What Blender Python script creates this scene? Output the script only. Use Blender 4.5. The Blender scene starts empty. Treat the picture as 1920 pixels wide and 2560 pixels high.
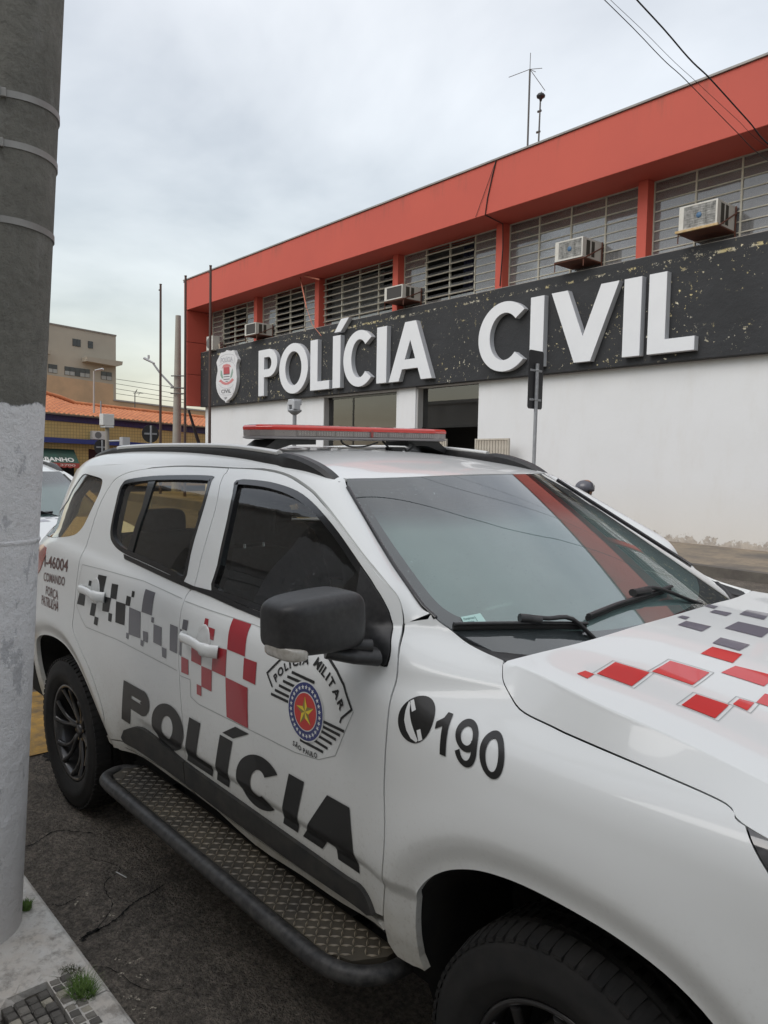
import bpy, math, random
import numpy as np
from mathutils import Vector, Matrix, geometry
from math import radians, sin, cos, pi, atan2, hypot
random.seed(7)
SC = bpy.context.scene
COL = SC.collection
# ------------------------------------------------------------------ camera
cam_d = bpy.data.cameras.new('camera'); cam = bpy.data.objects.new('camera', cam_d); COL.objects.link(cam); SC.camera = cam
yaw, pit, rol = radians(48.079), radians(4.041), radians(1.298)
Fv = Vector((-sin(yaw)*cos(pit), cos(yaw)*cos(pit), -sin(pit)))
Rv = Fv.cross(Vector((0,0,1))).normalized(); Uv = Rv.cross(Fv)
R2 = cos(rol)*Rv + sin(rol)*Uv; U2 = -sin(rol)*Rv + cos(rol)*Uv
cam.matrix_world = Matrix(((R2.x,U2.x,-Fv.x,3.814),(R2.y,U2.y,-Fv.y,-2.264),(R2.z,U2.z,-Fv.z,1.8),(0,0,0,1)))
cam_d.sensor_fit = 'VERTICAL'; cam_d.sensor_height = 36; cam_d.sensor_width = 27
cam_d.lens = 1889.556/2560*36; cam_d.clip_start = .05; cam_d.clip_end = 3000
# ------------------------------------------------------------------ world: overcast sky
W = bpy.data.worlds.new('World'); SC.world = W; W.use_nodes = True
nt = W.node_tree; N = nt.nodes; L = nt.links; N.clear()
def nd(t, **k):
    n = N.new(t)
    for a, b in k.items(): setattr(n, a, b)
    return n
SUN_EL, SUN_AZ = radians(44), radians(262)      # direction the light comes from (azimuth from +X, counter-clockwise)
out = nd('ShaderNodeOutputWorld'); add = nd('ShaderNodeAddShader')
sky = nd('ShaderNodeTexSky', sky_type='NISHITA', sun_disc=False, sun_elevation=SUN_EL, sun_rotation=radians(90)-SUN_AZ, air_density=1.5, dust_density=1.5)
b1 = nd('ShaderNodeBackground'); b1.inputs[1].default_value = .05; L.new(sky.outputs[0], b1.inputs[0])
tc = nd('ShaderNodeTexCoord'); sep = nd('ShaderNodeSeparateXYZ'); L.new(tc.outputs['Generated'], sep.inputs[0])
# cloud-plane projection: direction / (z + k)
mz = nd('ShaderNodeMath', operation='MAXIMUM'); L.new(sep.outputs[2], mz.inputs[0]); mz.inputs[1].default_value = 0
az = nd('ShaderNodeMath', operation='ADD'); L.new(mz.outputs[0], az.inputs[0]); az.inputs[1].default_value = .22
dv = nd('ShaderNodeVectorMath', operation='DIVIDE'); L.new(tc.outputs['Generated'], dv.inputs[0])
cb = nd('ShaderNodeCombineXYZ')
for i in range(3): L.new(az.outputs[0], cb.inputs[i])
L.new(cb.outputs[0], dv.inputs[1])
n1 = nd('ShaderNodeTexNoise'); n1.inputs['Scale'].default_value = 1.05; n1.inputs['Detail'].default_value = 6; n1.inputs['Roughness'].default_value = .52; n1.inputs['Distortion'].default_value = .35
mp = nd('ShaderNodeMapping'); mp.inputs['Location'].default_value = (3.1, 1.7, .4); L.new(dv.outputs[0], mp.inputs[0]); L.new(mp.outputs[0], n1.inputs['Vector'])
rp = nd('ShaderNodeValToRGB'); L.new(n1.outputs[0], rp.inputs[0])
e = rp.color_ramp.elements; e[0].position = .33; e[0].color = (.138,.132,.125,1); e[1].position = .64; e[1].color = (.275,.266,.252,1)
x = rp.color_ramp.elements.new(.48); x.color = (.214,.206,.194,1)
gr = nd('ShaderNodeMapRange'); L.new(sep.outputs[2], gr.inputs[0])
gr.inputs[1].default_value = .0; gr.inputs[2].default_value = 1.; gr.inputs[3].default_value = .98; gr.inputs[4].default_value = 2.25
b2 = nd('ShaderNodeBackground'); L.new(rp.outputs[0], b2.inputs[0]); L.new(gr.outputs[0], b2.inputs[1])
L.new(b1.outputs[0], add.inputs[0]); L.new(b2.outputs[0], add.inputs[1]); L.new(add.outputs[0], out.inputs[0])
# ------------------------------------------------------------------ sun behind cloud
sl = bpy.data.lights.new('sun','SUN'); sl.energy = .75; sl.angle = radians(40); sl.color = (1,.99,.98)
so = bpy.data.objects.new('sun', sl); COL.objects.link(so)
sd = Vector((cos(SUN_AZ)*cos(SUN_EL), sin(SUN_AZ)*cos(SUN_EL), sin(SUN_EL)))
so.rotation_euler = sd.to_track_quat('Z','Y').to_euler()
SC.view_settings.view_transform = 'Standard'; SC.view_settings.look = 'None'; SC.view_settings.exposure = .80; SC.view_settings.gamma = 1
SC.render.engine = 'CYCLES'
SC.cycles.max_bounces = 10; SC.cycles.transparent_max_bounces = 16; SC.cycles.transmission_bounces = 6; SC.cycles.glossy_bounces = 5

def cr(pts,n=8,closed=False):
    P=[np.array(p,float) for p in pts];m=len(P);out=[]
    rng=range(m if closed else m-1)
    for i in rng:
        if closed:a,b,c,d=P[(i-1)%m],P[i],P[(i+1)%m],P[(i+2)%m]
        else:
            b,c=P[i],P[i+1];a=P[i-1] if i>0 else 2*b-c;d=P[i+2] if i+2<m else 2*c-b
        for k in range(n):
            t=k/n;out.append(.5*((2*b)+(c-a)*t+(2*a-5*b+4*c-d)*t*t+(3*b-a-3*c+d)*t**3))
    if not closed:out.append(P[-1])
    return np.array(out)
def table(pts,key=0):
    D=cr(pts,12);return D[:,0],D[:,1]
def sst(a,b,x):
    t=np.clip((np.asarray(x,float)-a)/(b-a),0,1);return t*t*(3-2*t)
TD=table([(.25,.84),(.40,.885),(.47,.902),(.53,.915),(.56,.921),(.66,.929),(.678,.931),(.70,.943),(.725,.948),(.85,.951),(1.0,.949),(1.12,.942),(1.2,.931),(1.24,.917),(1.275,.895),(1.32,.877),(1.45,.83),(1.55,.785),(1.65,.735),(1.70,.695),(1.74,.65),(1.80,.56)])
TB=table([(.25,.84),(.40,.885),(.53,.918),(.66,.938),(.85,.951),(1.0,.949),(1.12,.942),(1.2,.931),(1.24,.917),(1.275,.895),(1.32,.877),(1.45,.83),(1.55,.785),(1.65,.735),(1.70,.695),(1.74,.65),(1.80,.56)])
TF=table([(.25,.84),(.4,.885),(.55,.918),(.7,.942),(.85,.952),(1.0,.948),(1.07,.938),(1.11,.924),(1.145,.900),(1.17,.868),(1.195,.828),(1.22,.795),(1.245,.772),(1.28,.748),(1.365,.711),(1.5,.66),(1.8,.55)])
ARF=[(2.515,.33),(2.50,.45),(2.495,.56),(2.498,.63),(2.515,.702),(2.557,.762),(2.613,.809),(2.676,.843),(2.75,.868),(2.854,.884),(2.979,.886),(3.092,.876),(3.20,.846),(3.285,.79),(3.35,.70),(3.39,.58),(3.41,.45),(3.415,.33)]
ARR=[(-.40,.36),(-.44,.44),(-.495,.558),(-.512,.67),(-.475,.754),(-.37,.812),(-.237,.845),(-.086,.856),(.057,.841),(.191,.786),(.297,.705),(.385,.609),(.445,.517),(.475,.44),(.49,.36)]
_A=np.concatenate([cr(ARF,5),[[99,99]],cr(ARR,5)])
def archd(x,z):
    x=np.asarray(x,float);z=np.asarray(z,float);d=np.full(np.broadcast(x,z).shape,9.)
    for a,b in zip(_A[:-1],_A[1:]):
        if a[0]>90 or b[0]>90:continue
        e=b-a;L=e@e;t=np.clip(((x-a[0])*e[0]+(z-a[1])*e[1])/L,0,1)
        d=np.minimum(d,np.hypot(x-a[0]-t*e[0],z-a[1]-t*e[1]))
    return d
def Ys(x,z):
    x=np.asarray(x,float);z=np.asarray(z,float)
    zb=.06*(1.3-np.clip(x,-.2,2.3))
    zz=z-zb*sst(1.0,1.2,z)
    cw=sst(.75,1.1,x)
    yd=cw*np.interp(zz,*TD)+(1-cw)*np.interp(zz,*TB)
    yf=np.interp(z,*TF)
    h=sst(1.24,1.34,z);wf=sst(2.33-.13*h,2.80-.33*h,x)
    y=yd*(1-wf)+yf*wf
    x0=-.30+.20*sst(1.2,1.4,z);r=np.maximum(x0-x,0);y=y-np.where(r<.42,.50*r*r,.50*.1764+.42*(r-.42))
    f=np.clip(x-2.9,0,2);y=y-.10*f**2-.28*np.clip(x-3.35,0,1)**2
    d=archd(x,z)
    y=y+.020*np.exp(-(np.maximum(d-.075,0)/.09)**2)-.020*(1-sst(.0,.085,d))
    return y
def Zh(x,y):
    x=np.asarray(x,float);y=np.abs(np.asarray(y,float))
    u=np.clip(x-2.55,-.2,1.4)
    yc=.743+.045*sst(.07,.42,u)-.003*u
    zc=1.293-.020*u-.125*u*u
    top=zc+.040*(1-(y/yc)**2)*(1-.25*u)-.02*sst(.20,.50,y)*sst(0,.3,u)*(1-sst(.50,.74,y))*.6
    t=(y-yc);out=zc-1.25*np.maximum(t,0)-3*np.maximum(t,0)**2
    s=.018;w=sst(-s,s,t);return top*(1-w)+out*w
def Xw(y,z):
    return 2.80-1.80*(z-1.20)-.12*(z-1.2)*(1.72-z)*0-(.13*np.asarray(y)**2+.34*np.asarray(y)**4)*(.66+1.1*(z-1.2))
def Zr(x,y):
    x=np.asarray(x,float)
    zc=np.interp(x,*TR);return zc-.08*np.minimum(np.abs(y),2)**2
TR=table([(-1.2,1.62),(-.9,1.70),(-.57,1.765),(-.14,1.815),(.5,1.835),(1.05,1.825),(1.46,1.79),(1.72,1.755),(1.85,1.73),(2.0,1.69)])

# ------------------------------------------------------------------ materials
MATS = {}
def mat(name, col, rough=.6, metal=0, coat=0, noise=None, bump=None, spec=None, emit=None, build=None):
    """noise=(scale, col2, amount, detail), bump=(scale, strength, dist)"""
    if name in MATS: return MATS[name]
    m = bpy.data.materials.new(name); m.use_nodes = True; t = m.node_tree; p = t.nodes['Principled BSDF']
    p.inputs['Base Color'].default_value = (*col, 1); p.inputs['Roughness'].default_value = rough; p.inputs['Metallic'].default_value = metal
    if coat: p.inputs['Coat Weight'].default_value = coat; p.inputs['Coat Roughness'].default_value = .04
    if spec is not None: p.inputs['Specular IOR Level'].default_value = spec
    co = t.nodes.new('ShaderNodeTexCoord')
    if noise:
        sc, c2, am, de = noise
        n = t.nodes.new('ShaderNodeTexNoise'); n.inputs['Scale'].default_value = sc; n.inputs['Detail'].default_value = de; n.inputs['Roughness'].default_value = .6
        t.links.new(co.outputs['Object'], n.inputs['Vector'])
        r = t.nodes.new('ShaderNodeMapRange'); r.inputs[1].default_value = .35; r.inputs[2].default_value = .7; r.inputs[3].default_value = 0; r.inputs[4].default_value = am
        t.links.new(n.outputs[0], r.inputs[0])
        x = t.nodes.new('ShaderNodeMix'); x.data_type = 'RGBA'; x.inputs[6].default_value = (*col,1); x.inputs[7].default_value = (*c2,1)
        t.links.new(r.outputs[0], x.inputs[0]); t.links.new(x.outputs[2], p.inputs['Base Color'])
    if bump:
        sc, st, di = bump
        n = t.nodes.new('ShaderNodeTexNoise'); n.inputs['Scale'].default_value = sc; n.inputs['Detail'].default_value = 4
        t.links.new(co.outputs['Object'], n.inputs['Vector'])
        b = t.nodes.new('ShaderNodeBump'); b.inputs['Strength'].default_value = st; b.inputs['Distance'].default_value = di
        t.links.new(n.outputs[0], b.inputs['Height']); t.links.new(b.outputs[0], p.inputs['Normal'])
    if emit: p.inputs['Emission Color'].default_value = (*emit[0],1); p.inputs['Emission Strength'].default_value = emit[1]
    MATS[name] = m
    if build: build(t, p, co)
    return m
def _n(t, ty, ins=None, **k):
    n = t.nodes.new(ty)
    for a, b in k.items(): setattr(n, a, b)
    for a, b in (ins or {}).items():
        if isinstance(b, bpy.types.NodeSocket): t.links.new(b, n.inputs[a])
        else: n.inputs[a].default_value = b
    return n
def _mix(t, fac, a, b):
    x = t.nodes.new('ShaderNodeMix'); x.data_type = 'RGBA'
    for i, v in ((0,fac),(6,a),(7,b)):
        if isinstance(v, bpy.types.NodeSocket): t.links.new(v, x.inputs[i])
        else: x.inputs[i].default_value = v if i == 0 else (*v,1)
    return x.outputs[2]
def _mask(t, vec, scale, lo, hi, detail=4, rough=.6, vs=None):
    if vs: vec = _n(t,'ShaderNodeMapping',{'Vector':vec,'Scale':vs}).outputs[0]
    n = _n(t,'ShaderNodeTexNoise',{'Vector':vec,'Scale':scale,'Detail':detail,'Roughness':rough})
    return _n(t,'ShaderNodeMapRange',{0:n.outputs[0],1:lo,2:hi}).outputs[0]
def _mul(t,a,b):
    return _n(t,'ShaderNodeMath',{0:a,1:b},operation='MULTIPLY').outputs[0]
# white car paint with road film low on the doors
def f_paint(t,p,co):
    s = _n(t,'ShaderNodeSeparateXYZ',{0:co.outputs['Object']})
    low = _n(t,'ShaderNodeMapRange',{0:s.outputs[2],1:1.02,2:.48,3:0.,4:1.}).outputs[0]
    g = _mask(t,co.outputs['Object'],9,.3,.75,6,.65)
    g2 = _mask(t,co.outputs['Object'],90,.55,.72,3,.6)
    f = _mul(t,_mul(t,low,low),_n(t,'ShaderNodeMapRange',{0:g,3:.40,4:.95}).outputs[0])
    c = _mix(t,f,(.73,.745,.735),(.38,.35,.275))
    c = _mix(t,_mul(t,_mul(t,g2,low),.35),c,(.25,.22,.17))
    t.links.new(c,p.inputs['Base Color'])
    r = _n(t,'ShaderNodeMapRange',{0:f,3:.30,4:.6}).outputs[0]; t.links.new(r,p.inputs['Roughness'])
    cw = _n(t,'ShaderNodeMapRange',{0:f,3:.6,4:.15}).outputs[0]; t.links.new(cw,p.inputs['Coat Weight'])
M_paint = mat('white_car_paint',(.74,.755,.75),.3,coat=1,build=f_paint); M_paint.node_tree.nodes['Principled BSDF'].inputs['Coat IOR'].default_value = 1.42; M_paint.node_tree.nodes['Principled BSDF'].inputs['Specular IOR Level'].default_value = .3
M_black = mat('black_textured_plastic',(.013,.013,.014),.45,noise=(60,(.035,.034,.034),.6,5),bump=(700,.12,.0005))
M_trim = mat('dusty_dark_trim',(.020,.020,.020),.6,noise=(14,(.06,.055,.046),.7,8),bump=(500,.15,.0005))
M_gloss = mat('gloss_black_seal',(.008,.008,.009),.22,coat=.3)
M_rub = mat('rubber',(.014,.014,.014),.75)
M_int = mat('interior_plastic',(.030,.031,.033),.7,bump=(300,.2,.0005))
M_fab = mat('seat_fabric',(.035,.036,.04),.95,noise=(40,(.06,.06,.065),.6,3))
M_roofl = mat('headliner',(.30,.30,.29),.95)
M_silver = mat('satin_aluminium',(.66,.66,.64),.35,metal=.35)
M_chrome = mat('bright_metal',(.7,.7,.7),.15,metal=1)
M_rim = mat('graphite_alloy',(.030,.030,.032),.3,metal=.35,coat=.6,noise=(25,(.055,.05,.045),.6,5))
M_dark = mat('dark_void',(.006,.006,.006),.95)
M_dkred = mat('decal_red',(.36,.012,.022),.3,coat=.6)
M_red = mat('hood_decal_red',(.62,.018,.018),.3,coat=.8)
M_dgrey = mat('decal_grey',(.115,.115,.135),.32,coat=.6)
M_pgrey = mat('hood_decal_grey',(.16,.15,.19),.3,coat=.8)
M_dblk = mat('decal_black',(.007,.007,.007),.45,coat=.15)
M_dwht = mat('decal_white',(.72,.73,.72),.3,coat=.6)
M_blue = mat('emblem_blue',(.025,.035,.16),.35,coat=.5)
M_ered = mat('emblem_red',(.55,.03,.02),.35,coat=.5)
M_yel = mat('emblem_yellow',(.80,.60,.03),.35,coat=.5)
M_dyel = mat('emblem_dark_yellow',(.25,.19,.03),.35,coat=.5)
M_txt = mat('vehicle_text',(.10,.035,.030),.4,coat=.5)
def f_tyre(t,p,co):
    g = _mask(t,co.outputs['Object'],7,.4,.7,8,.7)
    t.links.new(_mix(t,g,(.007,.007,.007),(.020,.018,.016)),p.inputs['Base Color'])
M_tyre = mat('dusty_tyre_rubber',(.02,.02,.02),.85,build=f_tyre)
def glassmat(name, tint, refl=1.0, rough=0., dust=0., band=None, dcol=(.42,.42,.42)):
    m = bpy.data.materials.new(name); m.use_nodes = True; t = m.node_tree; t.nodes.clear()
    o = t.nodes.new('ShaderNodeOutputMaterial')
    tr = _n(t,'ShaderNodeBsdfTransparent',{0:(*tint,1)}); gl = _n(t,'ShaderNodeBsdfGlossy',{'Color':(1,1,1,1),'Roughness':rough})
    fr = _n(t,'ShaderNodeFresnel',{'IOR':1.5}); f2 = _n(t,'ShaderNodeMath',{0:fr.outputs[0],1:refl},operation='MULTIPLY',use_clamp=True)
    base = tr.outputs[0]
    if band:
        co = t.nodes.new('ShaderNodeTexCoord'); s = _n(t,'ShaderNodeSeparateXYZ',{0:co.outputs['Object']})
        r = _n(t,'ShaderNodeMapRange',{0:s.outputs[2],1:band[0],2:band[1]},interpolation_type='SMOOTHSTEP')
        c = _mix(t,r.outputs[0],tint,band[2]); t.links.new(c,tr.inputs[0])
    if dust:  # diffuse mix: dust, plus louvre and windshield reflection painted as pale colour
        co = t.nodes.new('ShaderNodeTexCoord'); g = _mask(t,co.outputs['Object'],3,.1,.9,5,.55)
        sp = _mask(t,co.outputs['Object'],140,.66,.72,2,.5); pt = _mask(t,co.outputs['Object'],5,.45,.6,3,.5)
        df = _n(t,'ShaderNodeBsdfDiffuse',{0:(*dcol,1)})
        ff = _n(t,'ShaderNodeMath',{0:_mul(t,g,dust),1:_n(t,'ShaderNodeMath',{0:_mul(t,_mul(t,sp,pt),.35),1:dust*.35},operation='ADD').outputs[0]},operation='ADD')
        mm = _n(t,'ShaderNodeMixShader',{0:ff.outputs[0],1:base,2:df.outputs[0]}); base = mm.outputs[0]
    mx = _n(t,'ShaderNodeMixShader',{0:f2.outputs[0],1:base,2:gl.outputs[0]})
    t.links.new(mx.outputs[0],o.inputs[0]); MATS[name] = m; return m
G_ws = glassmat('windshield_glass',(.84,.93,.91),2.0,0,.07,band=(1.55,1.66,(.26,.27,.33)),dcol=(.48,.59,.59))
G_side = glassmat('side_glass',(.84,.87,.85),1.15,0,.02)
G_dark = glassmat('tinted_rear_glass',(.58,.45,.22),1.8,0,.05)
G_lens = glassmat('clear_lens',(.92,.90,.89),1.0,.1,.22,dcol=(.80,.74,.72))

def film_mat():  # pale teal layer that paints haze and sky reflection into the windshield colour
    m=bpy.data.materials.new('inner_glass_film'); m.use_nodes=True; t=m.node_tree; t.nodes.clear(); o=t.nodes.new('ShaderNodeOutputMaterial')
    co=t.nodes.new('ShaderNodeTexCoord'); s_=_n(t,'ShaderNodeSeparateXYZ',{0:co.outputs['Object']}); g=_mask(t,co.outputs['Object'],3,.1,.9,5,.55)
    b_=_n(t,'ShaderNodeMapRange',{0:s_.outputs[2],1:1.56,2:1.65,3:1.,4:.45}).outputs[0]
    f_=_mul(t,_n(t,'ShaderNodeMapRange',{0:g,3:.44,4:.60}).outputs[0],b_)
    mx=_n(t,'ShaderNodeMixShader',{0:f_,1:_n(t,'ShaderNodeBsdfTransparent',{0:(.95,1,.99,1)}).outputs[0],2:_n(t,'ShaderNodeBsdfDiffuse',{0:(.58,.70,.69,1)}).outputs[0]}); t.links.new(mx.outputs[0],o.inputs[0]); return m
M_film=film_mat()
# ------------------------------------------------------------------ object helpers
def tag(o, label=None, cat=None, group=None, kind=None):
    if label: o['label'] = label
    if cat: o['category'] = cat
    if group: o['group'] = group
    if kind: o['kind'] = kind
    return o
def empty(name, loc=(0,0,0), rot=(0,0,0), label=None, cat=None, group=None, kind=None):
    o = bpy.data.objects.new(name, None); COL.objects.link(o); o.location = loc; o.rotation_euler = rot; o.empty_display_size = .2
    return tag(o,label,cat,group,kind)
def link(name, me, parent=None, m=None):
    o = bpy.data.objects.new(name, me); COL.objects.link(o)
    if m is not None and not me.materials: me.materials.append(m)
    if parent is not None: o.parent = parent
    return o
def mesh(name, V, Fc, m=None, parent=None, smooth=False):
    me = bpy.data.meshes.new(name); me.from_pydata([tuple(map(float,v)) for v in V], [], [tuple(map(int,f)) for f in Fc]); me.update()
    if smooth: me.polygons.foreach_set('use_smooth', [True]*len(me.polygons))
    return link(name, me, parent, m)
class MB:
    """collects simple solids into one mesh"""
    def __init__(s): s.v=[]; s.f=[]; s.sm=[]
    def add(s, V, F, sm=False):
        k=len(s.v); s.v += [tuple(map(float,v)) for v in V]; s.f += [tuple(k+i for i in f) for f in F]; s.sm += [sm]*len(F); return s
    def box(s, x0,x1,y0,y1,z0,z1):
        return s.add([(x0,y0,z0),(x1,y0,z0),(x1,y1,z0),(x0,y1,z0),(x0,y0,z1),(x1,y0,z1),(x1,y1,z1),(x0,y1,z1)],
            [(0,3,2,1),(4,5,6,7),(0,1,5,4),(1,2,6,5),(2,3,7,6),(3,0,4,7)])
    def tube(s, pts, r, n=10, cap=True, rr=None, flat=(1,1)):
        P=[Vector(p) for p in pts]; V=[];F=[]; m=len(P); up=None
        for i,p in enumerate(P):
            d=(P[min(i+1,m-1)]-P[max(i-1,0)]).normalized()
            if up is None:
                up = Vector((0,0,1)) if abs(d.z)<.9 else Vector((0,1,0))
            a=d.cross(up).normalized(); b=a.cross(d).normalized(); up=b
            R=rr[i] if rr else r
            for k in range(n):
                t=2*pi*k/n; V.append(p+a*R*flat[0]*cos(t)+b*R*flat[1]*sin(t))
        for i in range(m-1):
            for k in range(n):
                F.append((i*n+k,i*n+(k+1)%n,(i+1)*n+(k+1)%n,(i+1)*n+k))
        s.add(V,F,True)
        if cap: s.add(V[:n],[tuple(range(n))]); s.add(V[-n:],[tuple(range(n))[::-1]])
        return s
    def cyl(s, a, b, r, r2=None, n=16):
        return s.tube([a,b], r, n, True, [r, r if r2 is None else r2])
    def lathe(s, prof, n=48, axis='y', c=(0,0,0), closed=False):
        V=[];F=[];m=len(prof)
        for k in range(n):
            t=2*pi*k/n
            for (r,h) in prof:
                if axis=='y': V.append((c[0]+r*cos(t),c[1]+h,c[2]+r*sin(t)))
                else: V.append((c[0]+r*cos(t),c[1]+r*sin(t),c[2]+h))
        for k in range(n):
            for i in range(m-1 if not closed else m):
                j=(i+1)%m; q=(k+1)%n; F.append((k*m+i,q*m+i,q*m+j,k*m+j))
        return s.add(V,F,True)
    def build(s, name, m=None, parent=None, auto=None):
        me=bpy.data.meshes.new(name); me.from_pydata(s.v,[],s.f); me.update()
        me.polygons.foreach_set('use_smooth', s.sm)
        return link(name, me, parent, m)
def bevel(o, w=.01, seg=2, ang=40):
    b=o.modifiers.new('bevel','BEVEL'); b.width=w; b.segments=seg; b.limit_method='ANGLE'; b.angle_limit=radians(ang); b.harden_normals=False; return o
def copy_tree(o, parent=None):
    c=o.copy(); COL.objects.link(c); c.parent=parent
    for ch in list(o.children): copy_tree(ch,c)
    return c
# ------------------------------------------------------------------ 2D regions -> surfaces
def dens(loop, res):
    P=[np.array(p,float) for p in loop]; out=[]
    for i in range(len(P)):
        a,b=P[i],P[(i+1)%len(P)]; k=max(1,int(math.ceil(np.linalg.norm(b-a)/res)))
        for j in range(k): out.append(a+(b-a)*j/k)
    return np.array(out)
def inside(pts, loops):
    r=np.zeros(len(pts),bool); x=pts[:,0]; y=pts[:,1]
    for lp in loops:
        x0=lp[:,0];y0=lp[:,1];x1=np.roll(x0,-1);y1=np.roll(y0,-1)
        for i in range(len(lp)):
            c=((y0[i]>y)!=(y1[i]>y))
            if y0[i]!=y1[i]:
                r^= c & (x < (x1[i]-x0[i])*(y-y0[i])/(y1[i]-y0[i])+x0[i])
    return r
def tri2d(loops, res, grid=True, extra=()):
    Ls=[dens(l,res) for l in loops]; B=np.concatenate(Ls); E=[];k=0
    for l in Ls:
        n=len(l); E+=[(k+i,k+(i+1)%n) for i in range(n)]; k+=n
    for ex in extra:
        ex=np.array(ex,float); E+=[(k+i,k+i+1) for i in range(len(ex)-1)]; k+=len(ex); B=np.concatenate([B,ex])
    pts=B
    if grid:
        mn=Ls[0].min(0);mx=Ls[0].max(0); g=[]; r=0
        for y in np.arange(mn[1],mx[1],res*.87):
            xs=np.arange(mn[0]+(res/2 if r%2 else 0),mx[0],res); g.append(np.stack([xs,np.full(len(xs),y)],1)); r+=1
        if g:
            g=np.concatenate(g); g=g[inside(g,Ls)]
            if len(g):
                keep=np.ones(len(g),bool)
                for i in range(0,len(g),2000):
                    d=((g[i:i+2000,None,:]-B[None])**2).sum(2).min(1); keep[i:i+2000]=d>(.5*res)**2
                pts=np.concatenate([B,g[keep]])
    vs,es,fs,*_=geometry.delaunay_2d_cdt([Vector(p) for p in pts],E,[],0,1e-7,False)
    vs=np.array([tuple(v) for v in vs]); fs=np.array([f for f in fs if len(f)==3])
    cen=vs[fs].mean(1); fs=fs[inside(cen,Ls)]
    return vs,fs
def sfn(sgn):
    """side of the body: (x,z) -> 3D, sgn -1 = right side"""
    return lambda u,v: np.stack([u, sgn*Ys(u,v), v],1)
def hoodfn(u,v): return np.stack([u,v,ZhX(u,v)],1)
def rooffn(u,v): return np.stack([u,v,Zr(u,v)],1)
def wsfn(u,v): return np.stack([Xw(u,v),u,v],1)
def panel(name, loops, fn, m, parent=None, res=.03, off=0., thick=0., up=None, grid=True, extra=()):
    """surface patch with analytic normals, edge flange of depth `thick`; up = outward reference vector"""
    vs,fs=tri2d(loops,res,grid,extra); u,v=vs[:,0],vs[:,1]; h=1e-3
    P=fn(u,v); du=fn(u+h,v)-fn(u-h,v); dv=fn(u,v+h)-fn(u,v-h); n=np.cross(du,dv); n/=np.linalg.norm(n,axis=1)[:,None]+1e-12
    if (n@np.array(up,float)).sum()<0: n=-n
    P=P+off*n
    fn_=np.cross(P[fs[:,1]]-P[fs[:,0]],P[fs[:,2]]-P[fs[:,0]]); flip=(fn_*n[fs[:,0]]).sum(1)<0
    fs[flip]=fs[flip][:,::-1]
    V=list(map(tuple,P)); F=[tuple(int(i) for i in f) for f in fs]; nn=[n[i] for f in fs for i in f]
    if thick:
        ed={}
        for f in F:
            for a,b in ((f[0],f[1]),(f[1],f[2]),(f[2],f[0])):
                k=(min(a,b),max(a,b)); ed[k]=None if k in ed else (a,b)
        for e_ in ed.values():
            if e_ is None: continue
            a,b=e_; k=len(V); A,B_=P[a],P[b]
            V+= [tuple(A),tuple(B_),tuple(B_-thick*n[b]),tuple(A-thick*n[a])]; F.append((k+1,k,k+3,k+2))
            fnn=np.cross(A-B_,-n[a]); fnn=fnn/(np.linalg.norm(fnn)+1e-12)
            nn+=[fnn]*4
    me=bpy.data.meshes.new(name); me.from_pydata(V,[],F); me.update()
    me.polygons.foreach_set('use_smooth',[True]*len(F))
    me.normals_split_custom_set([tuple(map(float,a)) for a in nn])
    return link(name,me,parent,m)
def offset(loop, d):
    """shrink a closed loop by d"""
    P=np.array(loop,float); a=np.roll(P,1,0); b=np.roll(P,-1,0); t=b-a; t/=np.linalg.norm(t,axis=1)[:,None]+1e-9
    n=np.stack([-t[:,1],t[:,0]],1)
    ar=(P[:,0]*np.roll(P[:,1],-1)-np.roll(P[:,0],-1)*P[:,1]).sum()
    if ar<0: n=-n
    return P+d*n
def rnd(loop, n=5): return cr(loop,n,True)
def circ(cx,cz,r,n=32,r2=None,a0=0): return [(cx+r*cos(a0+2*pi*i/n),cz+(r2 or r)*sin(a0+2*pi*i/n)) for i in range(n)]
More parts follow.
